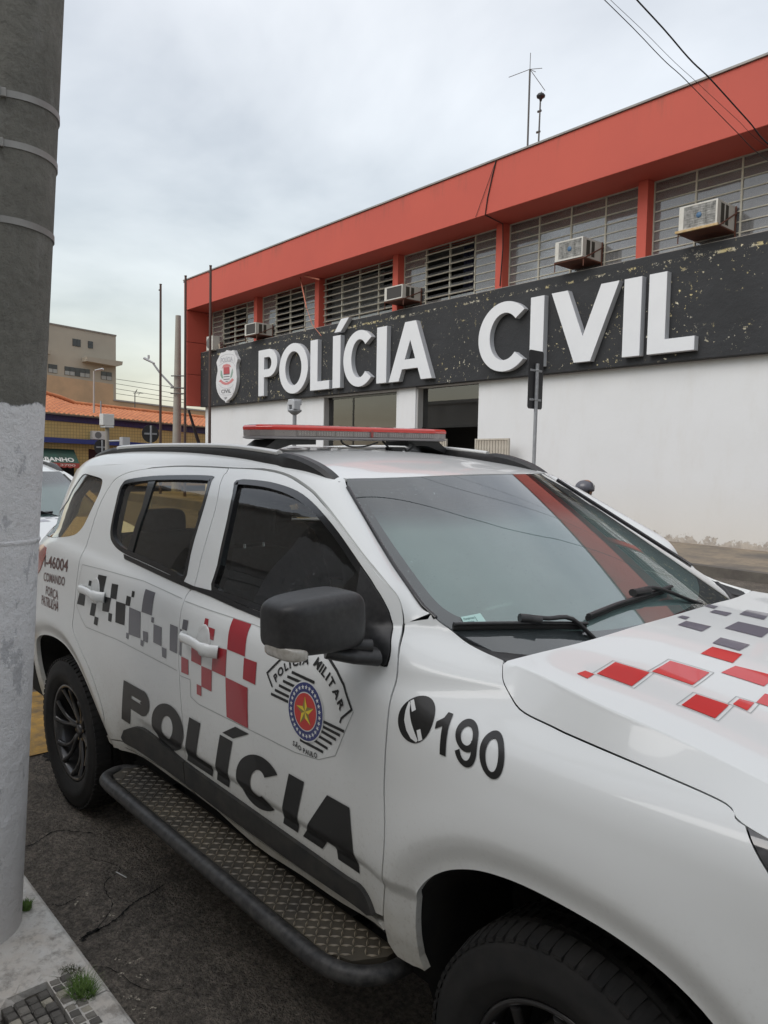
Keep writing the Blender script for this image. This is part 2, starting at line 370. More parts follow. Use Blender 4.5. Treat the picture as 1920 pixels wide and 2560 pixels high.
# --- glyphs (unit box, y up), bold geometric
def ring(rx,ry,cx,cy,a0=0,a1=360,n=40): return [(cx+rx*cos(radians(a0+(a1-a0)*i/n)),cy+ry*sin(radians(a0+(a1-a0)*i/n))) for i in range(n+(0 if a1-a0==360 else 1))]
def glyph(ch, w, t, ty=None):
    """list of loops-groups; w = width for unit height, t = stroke; ty = horizontal-bar stroke"""
    ty = ty or t
    if ch=='I': return [[[(0,0),(w,0),(w,1),(0,1)]]]
    if ch=='Í': return [[[(0,0),(w,0),(w,1),(0,1)]],[[(w*.15,1.06),(w*1.0,1.06),(w*2.05,1.30),(w*1.0,1.30)]]]
    if ch=='L': return [[[(0,0),(w,0),(w,ty),(t,ty),(t,1),(0,1)]]]
    if ch=='P':
        h=.60; ry=h/2; cyy=1-ry; rx=min(w*.55,ry*1.2)
        o=[(0,0),(t,0),(t,1-h),(w-rx,1-h)]+ring(rx,ry,w-rx,cyy,-90,90,24)[1:-1]+[(w-rx,1),(0,1)]
        i=[(t,1-h+ty),(w-rx,1-h+ty)]+ring(rx-t,ry-ty,w-rx,cyy,-90,90,20)[1:-1]+[(w-rx,1-ty),(t,1-ty)]
        return [[o,i]]
    if ch=='O': return [[ring(w/2,.52,w/2,.5),ring(w/2-t,.52-ty,w/2,.5)]]
    if ch=='C':
        a=44; R=w/2; o=ring(R,.52,R,.5,a,360-a,40); i=ring(R-t,.52-ty,R,.5,360-a,a,36)
        return [[o+i]]
    if ch=='A':
        hw=t*.56; s=(w/2-hw)   # outer legs
        def lx(y): return (w/2-hw)*y
        b0,b1=.20,.20+ty*.95; inn=lambda y: t*1.08+lx(y)
        o=[(0,0),(t*1.08,0),(inn(b0)-0.0,b0),(w-inn(b0),b0),(w-t*1.08,0),(w,0),(w/2+hw,1),(w/2-hw,1)]
        yt=min(.98,(w/2-t*1.08)/(w/2-hw)); i=[(inn(b1),b1),(w-inn(b1),b1),(w/2,yt)]
        return [[o,i]]
    if ch=='V':
        hw=t*.52; tt=t*1.08; yt=1-(w/2-tt)/(w/2-hw)
        return [[[(w/2-hw,0),(w/2+hw,0),(w,1),(w-tt,1),(w/2,yt),(tt,1),(0,1)]]]
def bfont(txt, offset_=0.0, shear=0.):
    """built-in font -> list of (verts,tris) normalised to a unit box"""
    c=bpy.data.curves.new('t','FONT'); c.body=txt; c.offset=offset_; c.shear=shear; c.resolution_u=3
    o=bpy.data.objects.new('t',c); COL.objects.link(o); dg=bpy.context.evaluated_depsgraph_get(); dg.update()
    me=bpy.data.meshes.new_from_object(o.evaluated_get(dg)); V=np.array([v.co[:2] for v in me.vertices]); me.calc_loop_triangles()
    F=[tuple(t.vertices) for t in me.loop_triangles]; bpy.data.objects.remove(o); bpy.data.curves.remove(c); bpy.data.meshes.remove(me)
    mn=V.min(0);mx=V.max(0); return (V-mn)/(mx-mn),F,(mx-mn)
def quadmap(Q):
    """Q = TL,TR,BR,BL in surface coordinates"""
    TL,TR,BR,BL=[np.array(q,float) for q in Q]
    return lambda U: ((1-U[:,:1])*(1-U[:,1:])*BL+U[:,:1]*(1-U[:,1:])*BR+(1-U[:,:1])*U[:,1:]*TL+U[:,:1]*U[:,1:]*TR)
def refine(V,F,mx):
    V=[tuple(v) for v in V]; F=list(F)
    for _ in range(6):
        ed={};NF=[];ch=False
        def mid(a,b):
            k=(min(a,b),max(a,b))
            if k not in ed: V.append(((V[a][0]+V[b][0])/2,(V[a][1]+V[b][1])/2)); ed[k]=len(V)-1
            return ed[k]
        long={}
        def isl(a,b): return hypot(V[a][0]-V[b][0],V[a][1]-V[b][1])>mx
        for f in F:
            a,b,c=f; s=[isl(a,b),isl(b,c),isl(c,a)]
            if not any(s): NF.append(f); continue
            ch=True; k=sum(s)
            if k==3:
                x,y,z=mid(a,b),mid(b,c),mid(c,a); NF+=[(a,x,z),(x,b,y),(z,y,c),(x,y,z)]
            elif k==1:
                while not isl(a,b): a,b,c=b,c,a
                x=mid(a,b); NF+=[(a,x,c),(x,b,c)]
            else:
                while isl(a,b): a,b,c=b,c,a
                y=mid(b,c);z=mid(c,a); NF+=[(a,b,y),(a,y,z),(z,y,c)]
        F=NF
        if not ch: break
    return np.array(V),F
def flat_on(name, VF, fn, m, parent, off, up):
    """VF = list of (verts2d, tris) already in surface coordinates, laid on fn with offset"""
    AV=[];AF=[];k=0
    for V,F in VF:
        V=np.array(V); AV.append(V); AF+=[tuple(k+i for i in f) for f in F]; k+=len(V)
    V=np.concatenate(AV); u,v=V[:,0],V[:,1]; h=1e-3
    P=fn(u,v); n=np.cross(fn(u+h,v)-fn(u-h,v),fn(u,v+h)-fn(u,v-h)); n/=np.linalg.norm(n,axis=1)[:,None]+1e-12
    if (n@np.array(up,float)).sum()<0:n=-n
    P=P+off*n; F=[]
    for f in AF:
        g=np.cross(P[f[1]]-P[f[0]],P[f[2]]-P[f[0]])
        F.append(f if g@n[f[0]]>0 else f[::-1])
    me=bpy.data.meshes.new(name); me.from_pydata(list(map(tuple,P)),[],F); me.update(); me.polygons.foreach_set('use_smooth',[True]*len(F))
    me.normals_split_custom_set([tuple(map(float,n[i])) for f in F for i in f])
    return link(name,me,parent,m)
def polyVF(groups, res, mp=None):
    out=[]
    for loops in groups:
        V,F=tri2d(loops,res,True)
        out.append((mp(V) if mp else V, [tuple(map(int,f)) for f in F]))
    return out
def stroke(path, w, closed=False):
    P=[np.array(p,float) for p in path]; n=len(P); Lf=[];Rt=[]
    for i in range(n):
        a=P[max(i-1,0)];b=P[min(i+1,n-1)]
        if i in(0,n-1): d=b-a; k=1
        else:
            d1=(P[i]-a)/np.linalg.norm(P[i]-a); d2=(b-P[i])/np.linalg.norm(b-P[i]); d=d1+d2; d/=np.linalg.norm(d); k=1/max(.4,float(d@d1))
        d=d/np.linalg.norm(d); q=np.array([-d[1],d[0]])*w/2*k; Lf.append(P[i]+q); Rt.append(P[i]-q)
    return [[tuple(x) for x in Lf+Rt[::-1]]]
def text_path(txt, path, h, off_=.01, sp=None):
    """letters of height h along a path; returns VF list"""
    P=cr(path,10); d=np.linalg.norm(np.diff(P,axis=0),axis=1); s=np.concatenate([[0],np.cumsum(d)]); tot=s[-1]; out=[]
    gl=[None if c==' ' else bfont(c,off_) for c in txt]
    ws=[.42 if g is None else g[2][0]+.14 for g in gl]; sc=tot/sum(ws); x=0
    for g,w_ in zip(gl,ws):
        if g is not None:
            cc=(x+w_/2)*sc; px=np.array([np.interp(cc,s,P[:,0]),np.interp(cc,s,P[:,1])]); q=np.array([np.interp(cc+.003,s,P[:,0]),np.interp(cc+.003,s,P[:,1])])-np.array([np.interp(cc-.003,s,P[:,0]),np.interp(cc-.003,s,P[:,1])])
            q/=np.linalg.norm(q); up=np.array([-q[1],q[0]]); V,F,sz=g
            lw=(w_-.12)*sc; out.append((px+(V[:,:1]-.5)*lw*q+V[:,1:]*h*up*(sz[1]/.73),F))
        x+=w_
    return out
# ================================================================== SETTING
# (ground, building and street are built after the hero car's helpers; see below)
GX=cr([(2.6221,1.282),(2.6587,1.2503),(2.7264,1.2096),(2.8355,1.1975),(2.9086,1.1931),(3.0872,1.1848),(3.2147,1.1769),(3.2508,1.1695),(3.2778,1.1572)]+[(3.45,1.13),(3.62,1.09),(3.78,1.04)],6)
def zgap(x): return np.interp(x,GX[:,0],GX[:,1])
def ygap(x): return Ys(x,zgap(x))
def ycr(x): u=min(max(x-2.55,-.2),1.4); return .743+.045*float(sst(.07,.42,u))-.003*u
def ZhX(x,y):
    x=np.asarray(x,float); ya=np.abs(np.asarray(y,float)); u=np.clip(x-2.55,-.2,1.4)
    yc=.743+.045*sst(.07,.42,u)-.003*u; zc=1.293-.020*u-.125*u*u
    top=zc+.040*(1-(ya/yc)**2)*(1-.25*u)-.012*sst(.20,.50,ya)*sst(0,.3,u)*(1-sst(.50,.74,ya))
    yg=np.maximum(ygap(x),yc+.009); t=np.maximum((ya-yc)/(yg-yc),0)
    out=zc+(zgap(x)-zc)*t
    w=sst(-.007,.007,ya-yc); z=top*(1-w)+out*w
    return z-.22*np.clip(x-3.5,0,1)**1.5
WSE=[(-0.5978,1.6905),(-0.6412,1.6059),(-0.6765,1.5363),(-0.7053,1.4756),(-0.7267,1.4203),(-0.7417,1.3826),(-0.75,1.3573)]
HRX=2.7135
# ------------------------------------------------------------------ outlines of the body side (x forward, z up, metres)
W_REAR=[(0.3679,1.6722),(0.5806,1.6945),(0.8346,1.7066),(1.0637,1.71),(1.0879,1.6921),(1.1159,1.6337),(1.1406,1.5244),(1.1567,1.4105),(1.1668,1.3115),(1.0367,1.3226),(0.8002,1.3418),(0.6186,1.3553),(0.51,1.372),(0.4352,1.3985),(0.3975,1.4331),(0.3764,1.4812),(0.3527,1.5491),(0.3239,1.6139),(0.3281,1.6495)]
W_FRONT=[(1.253,1.6991),(1.4067,1.7031),(1.543,1.693),(1.6621,1.6747),(1.7677,1.6463),(1.8709,1.6066),(1.9668,1.5615),(2.0478,1.5183),(2.1193,1.4793),(2.1868,1.4423),(2.2323,1.4107),(2.2647,1.3747),(2.2782,1.3508),(2.3002,1.3145),(2.3297,1.2784),(2.3354,1.2495),(2.324,1.2363),(2.2322,1.2399),(2.0768,1.2518),(1.9034,1.2652),(1.7283,1.2806),(1.548,1.2904),(1.3753,1.3045),(1.3628,1.3959),(1.3321,1.5206),(1.2848,1.6483)]
SAIL=[(2.1218,1.4748),(2.1886,1.4388),(2.2335,1.4071),(2.264,1.3724),(2.2759,1.3497),(2.2978,1.3143),(2.3253,1.2798),(2.331,1.2521),(2.3216,1.2389),(2.2673,1.2401),(2.2087,1.2443),(2.1722,1.295),(2.147,1.3803),(2.134,1.4308)]
SEAM=[(1.1283,1.7426),(1.145,1.7231),(1.141,1.7124),(1.1992,1.6217),(1.2287,1.5059),(1.2402,1.4068),(1.2519,1.3059)]
BGAP=[(1.2392,1.2962),(1.2224,1.2714),(1.2308,1.2338),(1.2362,1.0968),(1.2501,0.9721),(1.2627,0.8722),(1.2851,0.7224)]+[(1.2828,0.7601),(1.2491,0.6831),(1.2293,0.5565)]
AGAP=[(1.1293,1.7433),(1.3419,1.7418),(1.5232,1.7251),(1.7046,1.685),(1.8203,1.6464),(1.9375,1.5954),(2.1065,1.5094),(2.2426,1.4393),(2.2852,1.4014),(2.3011,1.3707),(2.3095,1.3441),(2.3154,1.3274),(2.3624,1.263),(2.3844,1.1847),(2.3957,1.1034),(2.3975,1.0173)]+[(2.3985,0.9275),(2.4129,0.7708),(2.3851,0.5783)]
DBOT=[(2.3637,0.5449),(1.9726,0.5202),(1.5531,0.5153),(1.2153,0.5248),(1.0182,0.5344),(0.7961,0.5192),(0.6544,0.5064)]+[(0.6592,0.5332),(0.4343,0.4933)]
SILLB=[(0.4404,0.4865),(0.4599,0.4577),(0.581,0.4808),(0.6217,0.4803),(0.8386,0.5165),(1.0777,0.5142),(1.2563,0.5171),(1.388,0.5207)]+[(1.6917,0.4804),(1.9648,0.4943),(2.1746,0.5012),(2.3763,0.5308)]
RTOP=[(1.1272,1.7426),(0.935,1.7437),(0.7364,1.7408),(0.5325,1.7287),(0.3618,1.7089),(0.2516,1.6786),(0.2087,1.6384),(0.185,1.5593),(0.1847,1.4351),(0.1933,1.3177),(0.1998,1.2478),(0.1905,1.1583),(0.1687,1.0494),(0.1728,0.9616),(0.2533,0.9004),(0.3736,0.8133),(0.4633,0.7113),(0.5115,0.605),(0.4505,0.4973)]
QWIN=[(-0.1812,1.6776),(-0.0652,1.6778),(0.0484,1.6687),(0.0899,1.6601),(0.1081,1.6393),(0.1218,1.6006),(0.1172,1.5474),(0.0886,1.4518),(0.0512,1.4081),(-0.0116,1.3813),(-0.1684,1.3584),(-0.3695,1.3423),(-0.9512,1.3281),(-0.3402,1.4976),(-0.2523,1.6003)]
LCAP=[(-.98,1.58),(-.7,1.655),(-.3,1.712),(0,1.731),(.3,1.741),(.735,1.7475),(1.13,1.7485),(1.34,1.747),(1.523,1.7305),(1.705,1.6905),(1.82,1.652),(1.9375,1.601),(2.1065,1.5145),(2.18,1.4795)]+[(2.2426,1.4433),(2.2808,1.4097),(2.3022,1.3702),(2.3118,1.3402)]
TRIM_U=[(0.7075,0.6073),(0.7899,0.6421),(0.861,0.6646),(0.9535,0.669),(1.2413,0.6382),(1.5803,0.6284),(1.9911,0.6186),(2.216,0.6129),(2.2796,0.6162),(2.3227,0.5971),(2.3493,0.5655)]
TRIM_L=[(2.3167,0.5485),(1.9804,0.5429),(1.5636,0.5408),(1.224,0.5508),(1.0274,0.553),(0.8127,0.5526),(0.6919,0.5431),(0.6642,0.562)]
FTOP=[(2.3654,1.3679),(2.4055,1.3418),(2.4748,1.3154),(2.543,1.301),(2.6162,1.2912)]
HEADL=[(3.2784,1.1567),(3.2965,1.1389),(3.3167,1.1202),(3.3414,1.099)]
def RWD(x): return min(.58,float(Ys(x,float(np.interp(x,[p[0] for p in LCAP],[p[1] for p in LCAP]))))-.07)
def arch(A): return [tuple(p) for p in cr(A,4)]
def smooth(pts,n=4): return [tuple(p) for p in cr(pts,n)]

def make_wheel(sgn, parent, x):
    w=empty('wheel'); w.parent=parent; w.location=(x,sgn*.815,.385); w.rotation_euler=(0,radians(17 if x<1 else 40),0 if sgn<0 else pi)
    b=MB(); b.lathe([(.238,-.100),(.246,-.112),(.262,-.124),(.285,-.1315),(.290,-.1345),(.315,-.1355),(.320,-.1325),(.345,-.130),(.362,-.122),(.374,-.108),(.381,-.09),(.3835,-.06),(.3835,-.052),(.375,-.050),(.375,-.042),(.3840,-.040),(.3850,-.006),(.376,-.004),(.376,.004),(.3850,.006),(.384,.04),(.375,.042),(.375,.05),(.3835,.052),(.381,.09),(.372,.11),(.35,.128),(.30,.132),(.25,.112),(.238,.10)],96)
    for k in range(72):
        a=2*pi*k/72
        for (y0,y1,da) in ((-.123,-.062,0),(.062,.12,.02),(-.040,-.008,.03),(.008,.040,.05)):
            r0,r1=(.366,.3885) if abs(y0)>.05 else (.380,.3885)
            V=[]
            for (aa,yy) in ((a+da,y0),(a+da+.052,y0),(a+da+.052,y1),(a+da,y1)):
                rr=r1-(.014 if abs(yy)>.115 else 0)
                V.append((rr*cos(aa),yy,rr*sin(aa)))
            for (aa,yy) in ((a+da,y0),(a+da+.052,y0),(a+da+.052,y1),(a+da,y1)): V.append((r0*cos(aa),yy,r0*sin(aa)))
            b.add(V,[(0,1,2,3),(0,4,5,1),(1,5,6,2),(2,6,7,3),(3,7,4,0)])
    b.build('tyre',M_tyre,w)
    r=MB(); r.lathe([(.236,-.098),(.244,-.108),(.240,-.114),(.230,-.112),(.222,-.100),(.216,-.075),(.205,-.02),(.200,.09)],72)
    r.build('rim_barrel',M_rim,w)
    q=MB()
    for k in range(6):
        a=2*pi*k/6
        for s in(-1,1):
            path=[];
            for i in range(7):
                t=i/6; rr=.045+.178*t; aa=a+s*(.04+.20*t**1.2)+.16*sin(pi*t)
                path.append((rr*cos(aa),-.050-.052*t**.6+.012*sin(pi*t),rr*sin(aa)))
            q.tube(path,.012,8,True,[.017,.014,.012,.0115,.0115,.012,.014],flat=(1.0,1.0))
        # web between the twin arms near the hub
        V=[];
        for i in range(5):
            t=i/6; rr=.045+.178*t
            for s in(-1,1):
                aa=a+s*(.04+.20*t**1.2)+.16*sin(pi*t); V.append((rr*cos(aa),-.046-.050*t**.6,rr*sin(aa)))
        q.add(V,[(0,1,3,2),(2,3,5,4)])
    q.build('spoke',M_rim,w)
    h=MB(); h.lathe([(0,-.074),(.026,-.073),(.031,-.068),(.033,-.055)],24); h.lathe([(.033,-.058),(.062,-.054),(.070,-.045),(.074,-.02)],36)
    for k in range(6):
        a=2*pi*k/6+.5; h.cyl((.050*cos(a),-.066,.050*sin(a)),(.050*cos(a),-.045,.050*sin(a)),.0085,n=6)
    h.build('hub_cap',M_rim,w)
    d=MB(); d.lathe([(0,-.01),(.15,-.01),(.155,.0),(.155,.02)],40); d.build('brake_disc',mat('dull_steel',(.10,.09,.085),.5,metal=.6),w)
    d=MB(); d.lathe([(0,.05),(.205,.05)],40); d.build('wheel_back',M_dark,w)
    return w

def half(parent, s, full=True):
    """all panels of one side; s=-1 right, +1 left"""
    f=sfn(s); up=(0,s,0.15)
    rear_edge=RTOP[9:]
    # doors
    fd=empty('front_door'); fd.parent=parent
    out=smooth(AGAP)+smooth(DBOT[:4])[1:-1]+smooth(BGAP[::-1],3)+smooth(SEAM[::-1],3)
    panel('door_skin',[offset(dens(out,.02),.0022),rnd(W_FRONT,3)],f,M_paint,fd,.015,0,.014,up)
    rd=empty('rear_door'); rd.parent=parent
    out=smooth(SEAM,3)+smooth(BGAP,3)+smooth(DBOT[3:])[1:]+smooth(RTOP[::-1],3)
    panel('door_skin',[offset(dens(out,.02),.0022),rnd(W_REAR,3)],f,M_paint,rd,.015,0,.014,up)
    # window seals and glass
    for d,Wn,nm in((fd,W_FRONT,'f'),(rd,W_REAR,'r')):
        o=rnd(Wn,3); i_=offset(dens(o,.02),.020)
        panel('window_seal',[offset(o,.001),i_],f,M_gloss,d,.02,.0015,.022,up)
        panel('window_glass',[offset(dens(o,.02),.016)],f,G_side,d,.03,-.010,.004,up)
    # quarter light divider and lower moulding
    qb=[(0.5567,1.69),(0.6198,1.695),(0.6509,1.5595),(0.6576,1.455),(0.6657,1.3531),(0.6108,1.3588),(0.6127,1.4549),(0.6093,1.557)]
    panel('window_divider',[qb],f,M_gloss,rd,.02,-.004,.01,up)
    bm=[(1.1417,1.3133),(1.2487,1.3049),(1.2577,1.2914),(1.2431,1.2906),(1.0505,1.303),(0.8153,1.3215),(0.6247,1.3365),(0.6018,1.355),(0.8016,1.3399),(1.0375,1.3214)]
    panel('belt_moulding',[bm],f,M_gloss,rd,.02,.003,.01,up)
    bm=[(1.2464,1.3046),(1.38,1.3064),(1.548,1.2904),(1.7283,1.2806),(1.9029,1.2662),(2.0763,1.2527),(2.2172,1.2414),(2.2224,1.2303),(2.0844,1.2367),(1.9109,1.2509),(1.7381,1.263),(1.5585,1.2728),(1.3811,1.2858),(1.2415,1.2928)]
    panel('belt_moulding',[bm],f,M_gloss,fd,.02,.003,.01,up)
    sl=panel('mirror_sail',[smooth(SAIL+SAIL[:1],2)[:-1]],f,M_black,fd,.02,.006,.018,up)
    # lower cladding, split at the door gap
    xs=BGAP[-2][0]; U=smooth(TRIM_U,3); Lw=smooth(TRIM_L,3); ed=[(x,z) for x,z in U+Lw]
    zi=lambda T,x: float(np.interp(x,[p[0] for p in sorted(T)],[p[1] for p in sorted(T)]))
    Ru=[p for p in U if p[0]<xs-.004]; Rl=[p for p in Lw if p[0]<xs-.004]
    panel('lower_cladding',[Ru+[(xs-.003,zi(U,xs)),(xs-.003,zi(Lw,xs))]+Rl],f,M_trim,rd,.012,.013,.016,up)
    Fu=[p for p in U if p[0]>xs+.004]; Fl=[p for p in Lw if p[0]>xs+.004]
    panel('lower_cladding',[[(xs+.003,zi(Lw,xs)),(xs+.003,zi(U,xs))]+Fu+Fl],f,M_trim,fd,.012,.013,.016,up)
    # fender
    ft=smooth(FTOP,3); lip=arch(ARF)
    gp=[(float(a),float(b)-.001) for a,b in GX if a<HEADL[0][0]-.004]
    ag=[(2.3585,1.3560)]+[p for p in smooth(AGAP) if p[1]<1.345][0:]
    ag=[(x_+.0035,z_) for x_,z_ in ag]
    loop=ag+[(ag[-1][0]+.005,.505),(2.425,.480),(2.47,.470)]+[(2.508,.475)]+[p for p in lip if p[1]>.49]+[(3.43,.50),(3.62,.52),(3.66,.80)]+[(3.60,.98)]+[(HEADL[-1][0]+.1,HEADL[-1][1]-.08)]+smooth(HEADL,3)[::-1]+gp[::-1]+ft[::-1]
    loop=[loop[0]]+loop[1:]
    fe=panel('front_fender',[dens(loop[::-1],.02)],f,M_paint,parent,.015,0,.02,up)
    # headlight
    hl=[(HEADL[0][0]+.004,HEADL[0][1]+.0)]+[(p[0]+.004,p[1]) for p in smooth(HEADL,3)[1:]]+[(3.55,.93),(3.74,.93),(3.76,1.02),(3.60,1.09),(3.45,1.128),(3.33,1.160)]
    h_=panel('headlight',[hl],f,mat('smoked_headlight',(.012,.012,.013),.08,coat=1,noise=(18,(.16,.16,.17),.7,2)),parent,.02,-.002,.03,up)
    # sill
    sb=smooth(SILLB,3); dbt=smooth(DBOT,3)[::-1]
    loop=sb+[(p[0],p[1]-.004) for p in dbt][::-1]
    panel('sill',[loop],f,M_paint,parent,.02,-.002,.09,up)
    # quarter panel
    lip=arch(ARR)
    re=[(p[0]-.0044,p[1]) for p in smooth(RTOP[3:],3)]
    # order: along roof line from the rear to the door gap, down the door edge, along the arch, bumper, rear edge
    roofl=[tuple(p) for p in cr(LCAP[:9],4)]; roofl=[p for p in roofl if p[0]<1.36]
    gapl=[(p[0],p[1]+.0035) for p in smooth(RTOP[:4],3)][::-1]
    loop=roofl+[(1.36,1.747),(1.20,1.7455)]+gapl[::-1]+re[1:]+[p for p in lip[::-1] if p[1]>.45]+[(-.46,.44),(-.85,.43),(-.96,.50),(-1.0,.7),(-1.01,1.0),(-1.0,1.25),(-.99,1.45)]
    qw=rnd(QWIN,3)
    panel('quarter_panel',[dens(loop,.02),qw],f,M_paint,parent,.018,0,.02,up)
    panel('quarter_window',[offset(qw,.004)],f,G_dark,parent,.03,-.004,.006,up)
    tl=[(-0.6342,1.2731),(-0.3366,1.3039),(-0.2677,1.2983),(-0.2585,1.2533),(-0.3234,1.1749),(-0.4613,1.1011),(-0.6037,1.1449),(-0.6299,1.2166)]
    panel('tail_light',[tl],f,mat('tail_light_red',(.35,.035,.03),.15,coat=1,noise=(30,(.5,.28,.2),.5,2)),parent,.02,.004,.02,up)
    # inner shell (dark, closes the gaps)
    lower=[(2.5,1.30),(2.46,.46),(.52,.46),(.47,.52),(.30,.78),(0,.95),(-.3,.92),(-.6,.75),(-.9,.6),(-.92,1.3),(-.9,1.5)]
    loop=[tuple(p) for p in cr(LCAP[1:-1],4)]+lower[:]
    panel('door_lining',[dens(loop,.06),rnd(W_FRONT,3),rnd(W_REAR,3),offset(qw,.01)],f,M_int,parent,.05,-.035,.02,up)
    # wheel houses
    for A in(ARF,ARR):
        P=arch(A); V=[];F=[];n=len(P); cx_=sum(p[0] for p in P)/n
        for (x_,z_) in P:
            ox=(x_-cx_)*.02
            V+=[(x_+ox,s*(float(Ys(x_,z_))-.012),z_+.004),(x_+ox,s*.52,z_+.006)]
        for i in range(n-1): F.append((2*i,2*i+1,2*i+3,2*i+2))
        F.append(tuple(2*i+1 for i in range(n)))
        mesh('wheel_house',V,F,mat('wheel_house_liner',(.012,.012,.012),.9,noise=(10,(.04,.036,.03),.6,6)),parent)
    for x in(0.,2.945): make_wheel(s,parent,x)
    # door handles with scooped cups
    for d,(xa,za,xb,zb) in ((fd,(1.290,1.139,1.530,1.121)),(rd,(.297,1.172,.540,1.160))):
        cx_=(xa+xb)/2+.01; cz=(za+zb)/2+.004
        b=MB(); pts=[];rr=[]
        for i in range(13):
            t=i/12; x_=xa+(xb-xa)*t; z_=za+(zb-za)*t+.010*sin(pi*t); o=.038*min(1,4*t*(1-t)*1.6)**.6+.004
            pts.append((x_,s*(float(Ys(x_,z_))+o),z_)); rr.append(.017+.006*(t>.8)-.004*(t<.08))
        b.tube(pts,.018,12,True,rr,flat=(.62,1.05)); b.build('door_handle',M_paint,d)
        b=MB(); V=[];F=[];n=28
        for j,(k,dp) in enumerate(((1,.0008),(.965,.0046),(.80,.0030),(.0,.0026))):
            for i in range(n):
                a=2*pi*i/n; x_=cx_+.048*k*cos(a); z_=cz+.058*k*sin(a)*(1.10 if sin(a)>0 else .90); V.append((x_,s*(float(Ys(x_,z_))+dp),z_))
        for j in range(3):
            for i in range(n): F.append((j*n+i,j*n+(i+1)%n,(j+1)*n+(i+1)%n,(j+1)*n+i))
        mesh('handle_cup',V,F,mat('handle_recess_paint',(.68,.69,.68),.3,coat=1),d,True)
    # decals ------------------------------------------------------------
    def poly(lst,mt,d,nm,off=.0016):
        for q in lst: flat_on('checker_square',polyVF([[q]],.014),f,mt,d,off,up)
    poly(CHK_BLACK,M_dblk,rd,'checker_decal'); poly(CHK_GREY,M_dgrey,rd,'checker_decal'); poly(CHK_GREY2,M_dgrey,fd,'checker_decal'); poly(CHK_RED,M_dkred,fd,'checker_decal')
    z0,z1=.648,.838
    for ch,a,b_,t,d in (('P',.678,.940,.105,rd),('O',.972,1.240,.105,rd),('L',1.264,1.455,.100,fd),('Í',1.487,1.570,0,fd),('C',1.622,1.885,.105,fd),('I',1.902,1.981,0,fd),('A',2.008,2.278,.108,fd)):
        H=z1-z0; w=(b_-a)/H; g=glyph(ch,w,t/H*(.82 if ch in'PO' else .84),.26)
        mp=lambda U,a=a: np.stack([a+U[:,0]*H+.34*U[:,1]*H, z0+U[:,1]*H],1)
        for gg in g: flat_on('lettering',polyVF([[ [tuple(x) for x in mp(np.array(l))] for l in gg]],.012),f,M_dblk,d,.0022,up)
    # film edge round the checker
    for pth,d in ((FILM1,rd),(FILM2,fd),(FILM3,fd)):
        flat_on('film_edge',polyVF([stroke(pth,.0022)],.012),f,mat('film_edge',(.36,.37,.36),.5),d,.0012,up)
    # emblem
    E=MB; ex,ez,er=2.046,1.0512,.0845
    ps=[]
    for q in (EMB_A,EMB_B): ps.append(stroke(q,.007))
    for q in EMB_S: ps.append(stroke(q,.0085))
    flat_on('emblem_stripes',polyVF(ps,.012),f,M_dblk,fd,.0018,up)
    flat_on('emblem_ring',polyVF([[circ(ex,ez,er+.004,48)]],.012),f,M_dwht,fd,.0022,up)
    flat_on('emblem_ring',polyVF([[circ(ex,ez,er,48),circ(ex,ez,er*.68,48)]],.012),f,M_blue,fd,.0028,up)
    flat_on('emblem_disc',polyVF([[circ(ex,ez,er*.64,48)]],.012),f,M_ered,fd,.0030,up)
    st=[]
    for k in range(27):
        a=2*pi*k/27; cx_,cz=ex+er*.84*cos(a),ez+er*.84*sin(a)
        st.append([[(cx_+(.0078 if i%2==0 else .0032)*cos(a+pi*i/5),cz+(.0078 if i%2==0 else .0032)*sin(a+pi*i/5)) for i in range(10)]])
    flat_on('emblem_stars',polyVF(st,.012),f,M_dwht,fd,.0034,up)
    A1=[];A2=[]
    for k in range(5):
        a=radians(97)+2*pi*k/5; tip=(ex+er*.53*cos(a),ez+er*.53*sin(a))
        v1=(ex+er*.22*cos(a+pi/5),ez+er*.22*sin(a+pi/5)); v2=(ex+er*.22*cos(a-pi/5),ez+er*.22*sin(a-pi/5))
        A1.append([[(ex,ez),tip,v1]]); A2.append([[(ex,ez),v2,tip]])
    flat_on('emblem_star',polyVF(A1,.02),f,M_dyel,fd,.0036,up); flat_on('emblem_star',polyVF(A2,.02),f,M_yel,fd,.0036,up)
    tv=text_path('POLÍCIA',EMB_T1,.024,.035)+text_path('MILITAR',EMB_T2,.024,.035)+text_path('SÃO PAULO',EMB_T3,.015,.025)
    flat_on('lettering',tv,f,M_dblk,fd,.0022,up)
    # unit text on the quarter panel
    for tx,Q,h_ in (('I-46004',TXQ[0],.06),('COMANDO',TXQ[1],.04),('FORÇA',[(a,b-(.014 if i>1 else 0)) for i,(a,b) in enumerate(TXQ[2])],.04),('PATRULHA',TXQ[3],.04)):
        V,F,sz=bfont(tx,.014); V,F=refine(quadmap(Q)(V),F,.02)
        flat_on('lettering',[(V,F)],f,M_txt if tx!='I-46004' else M_txt,parent,.0022,up)
    # 190 with handset
    dc=[(2.485,1.1428)][0]
    flat_on('phone_disc',polyVF([[circ(dc[0],dc[1],.0555,40,.0535)]],.012),f,M_dblk,fe,.0016,up)
    hs=[[(2.4476,1.1782),(2.4485,1.1566),(2.4526,1.135),(2.4666,1.1136),(2.485,1.0993),(2.5052,1.0945),(2.5093,1.1002),(2.4904,1.1198),(2.4779,1.1336),(2.4688,1.1464),(2.4607,1.1593),(2.4544,1.1742)],[(2.4503,1.1794),(2.4582,1.1844),(2.4779,1.1647),(2.469,1.1582)],[(2.4993,1.122),(2.5101,1.1274),(2.5237,1.106),(2.5122,1.0991)]]
    flat_on('phone_handset',polyVF([[q] for q in hs],.012),f,M_dwht,fe,.0026,up)
    t_=.30
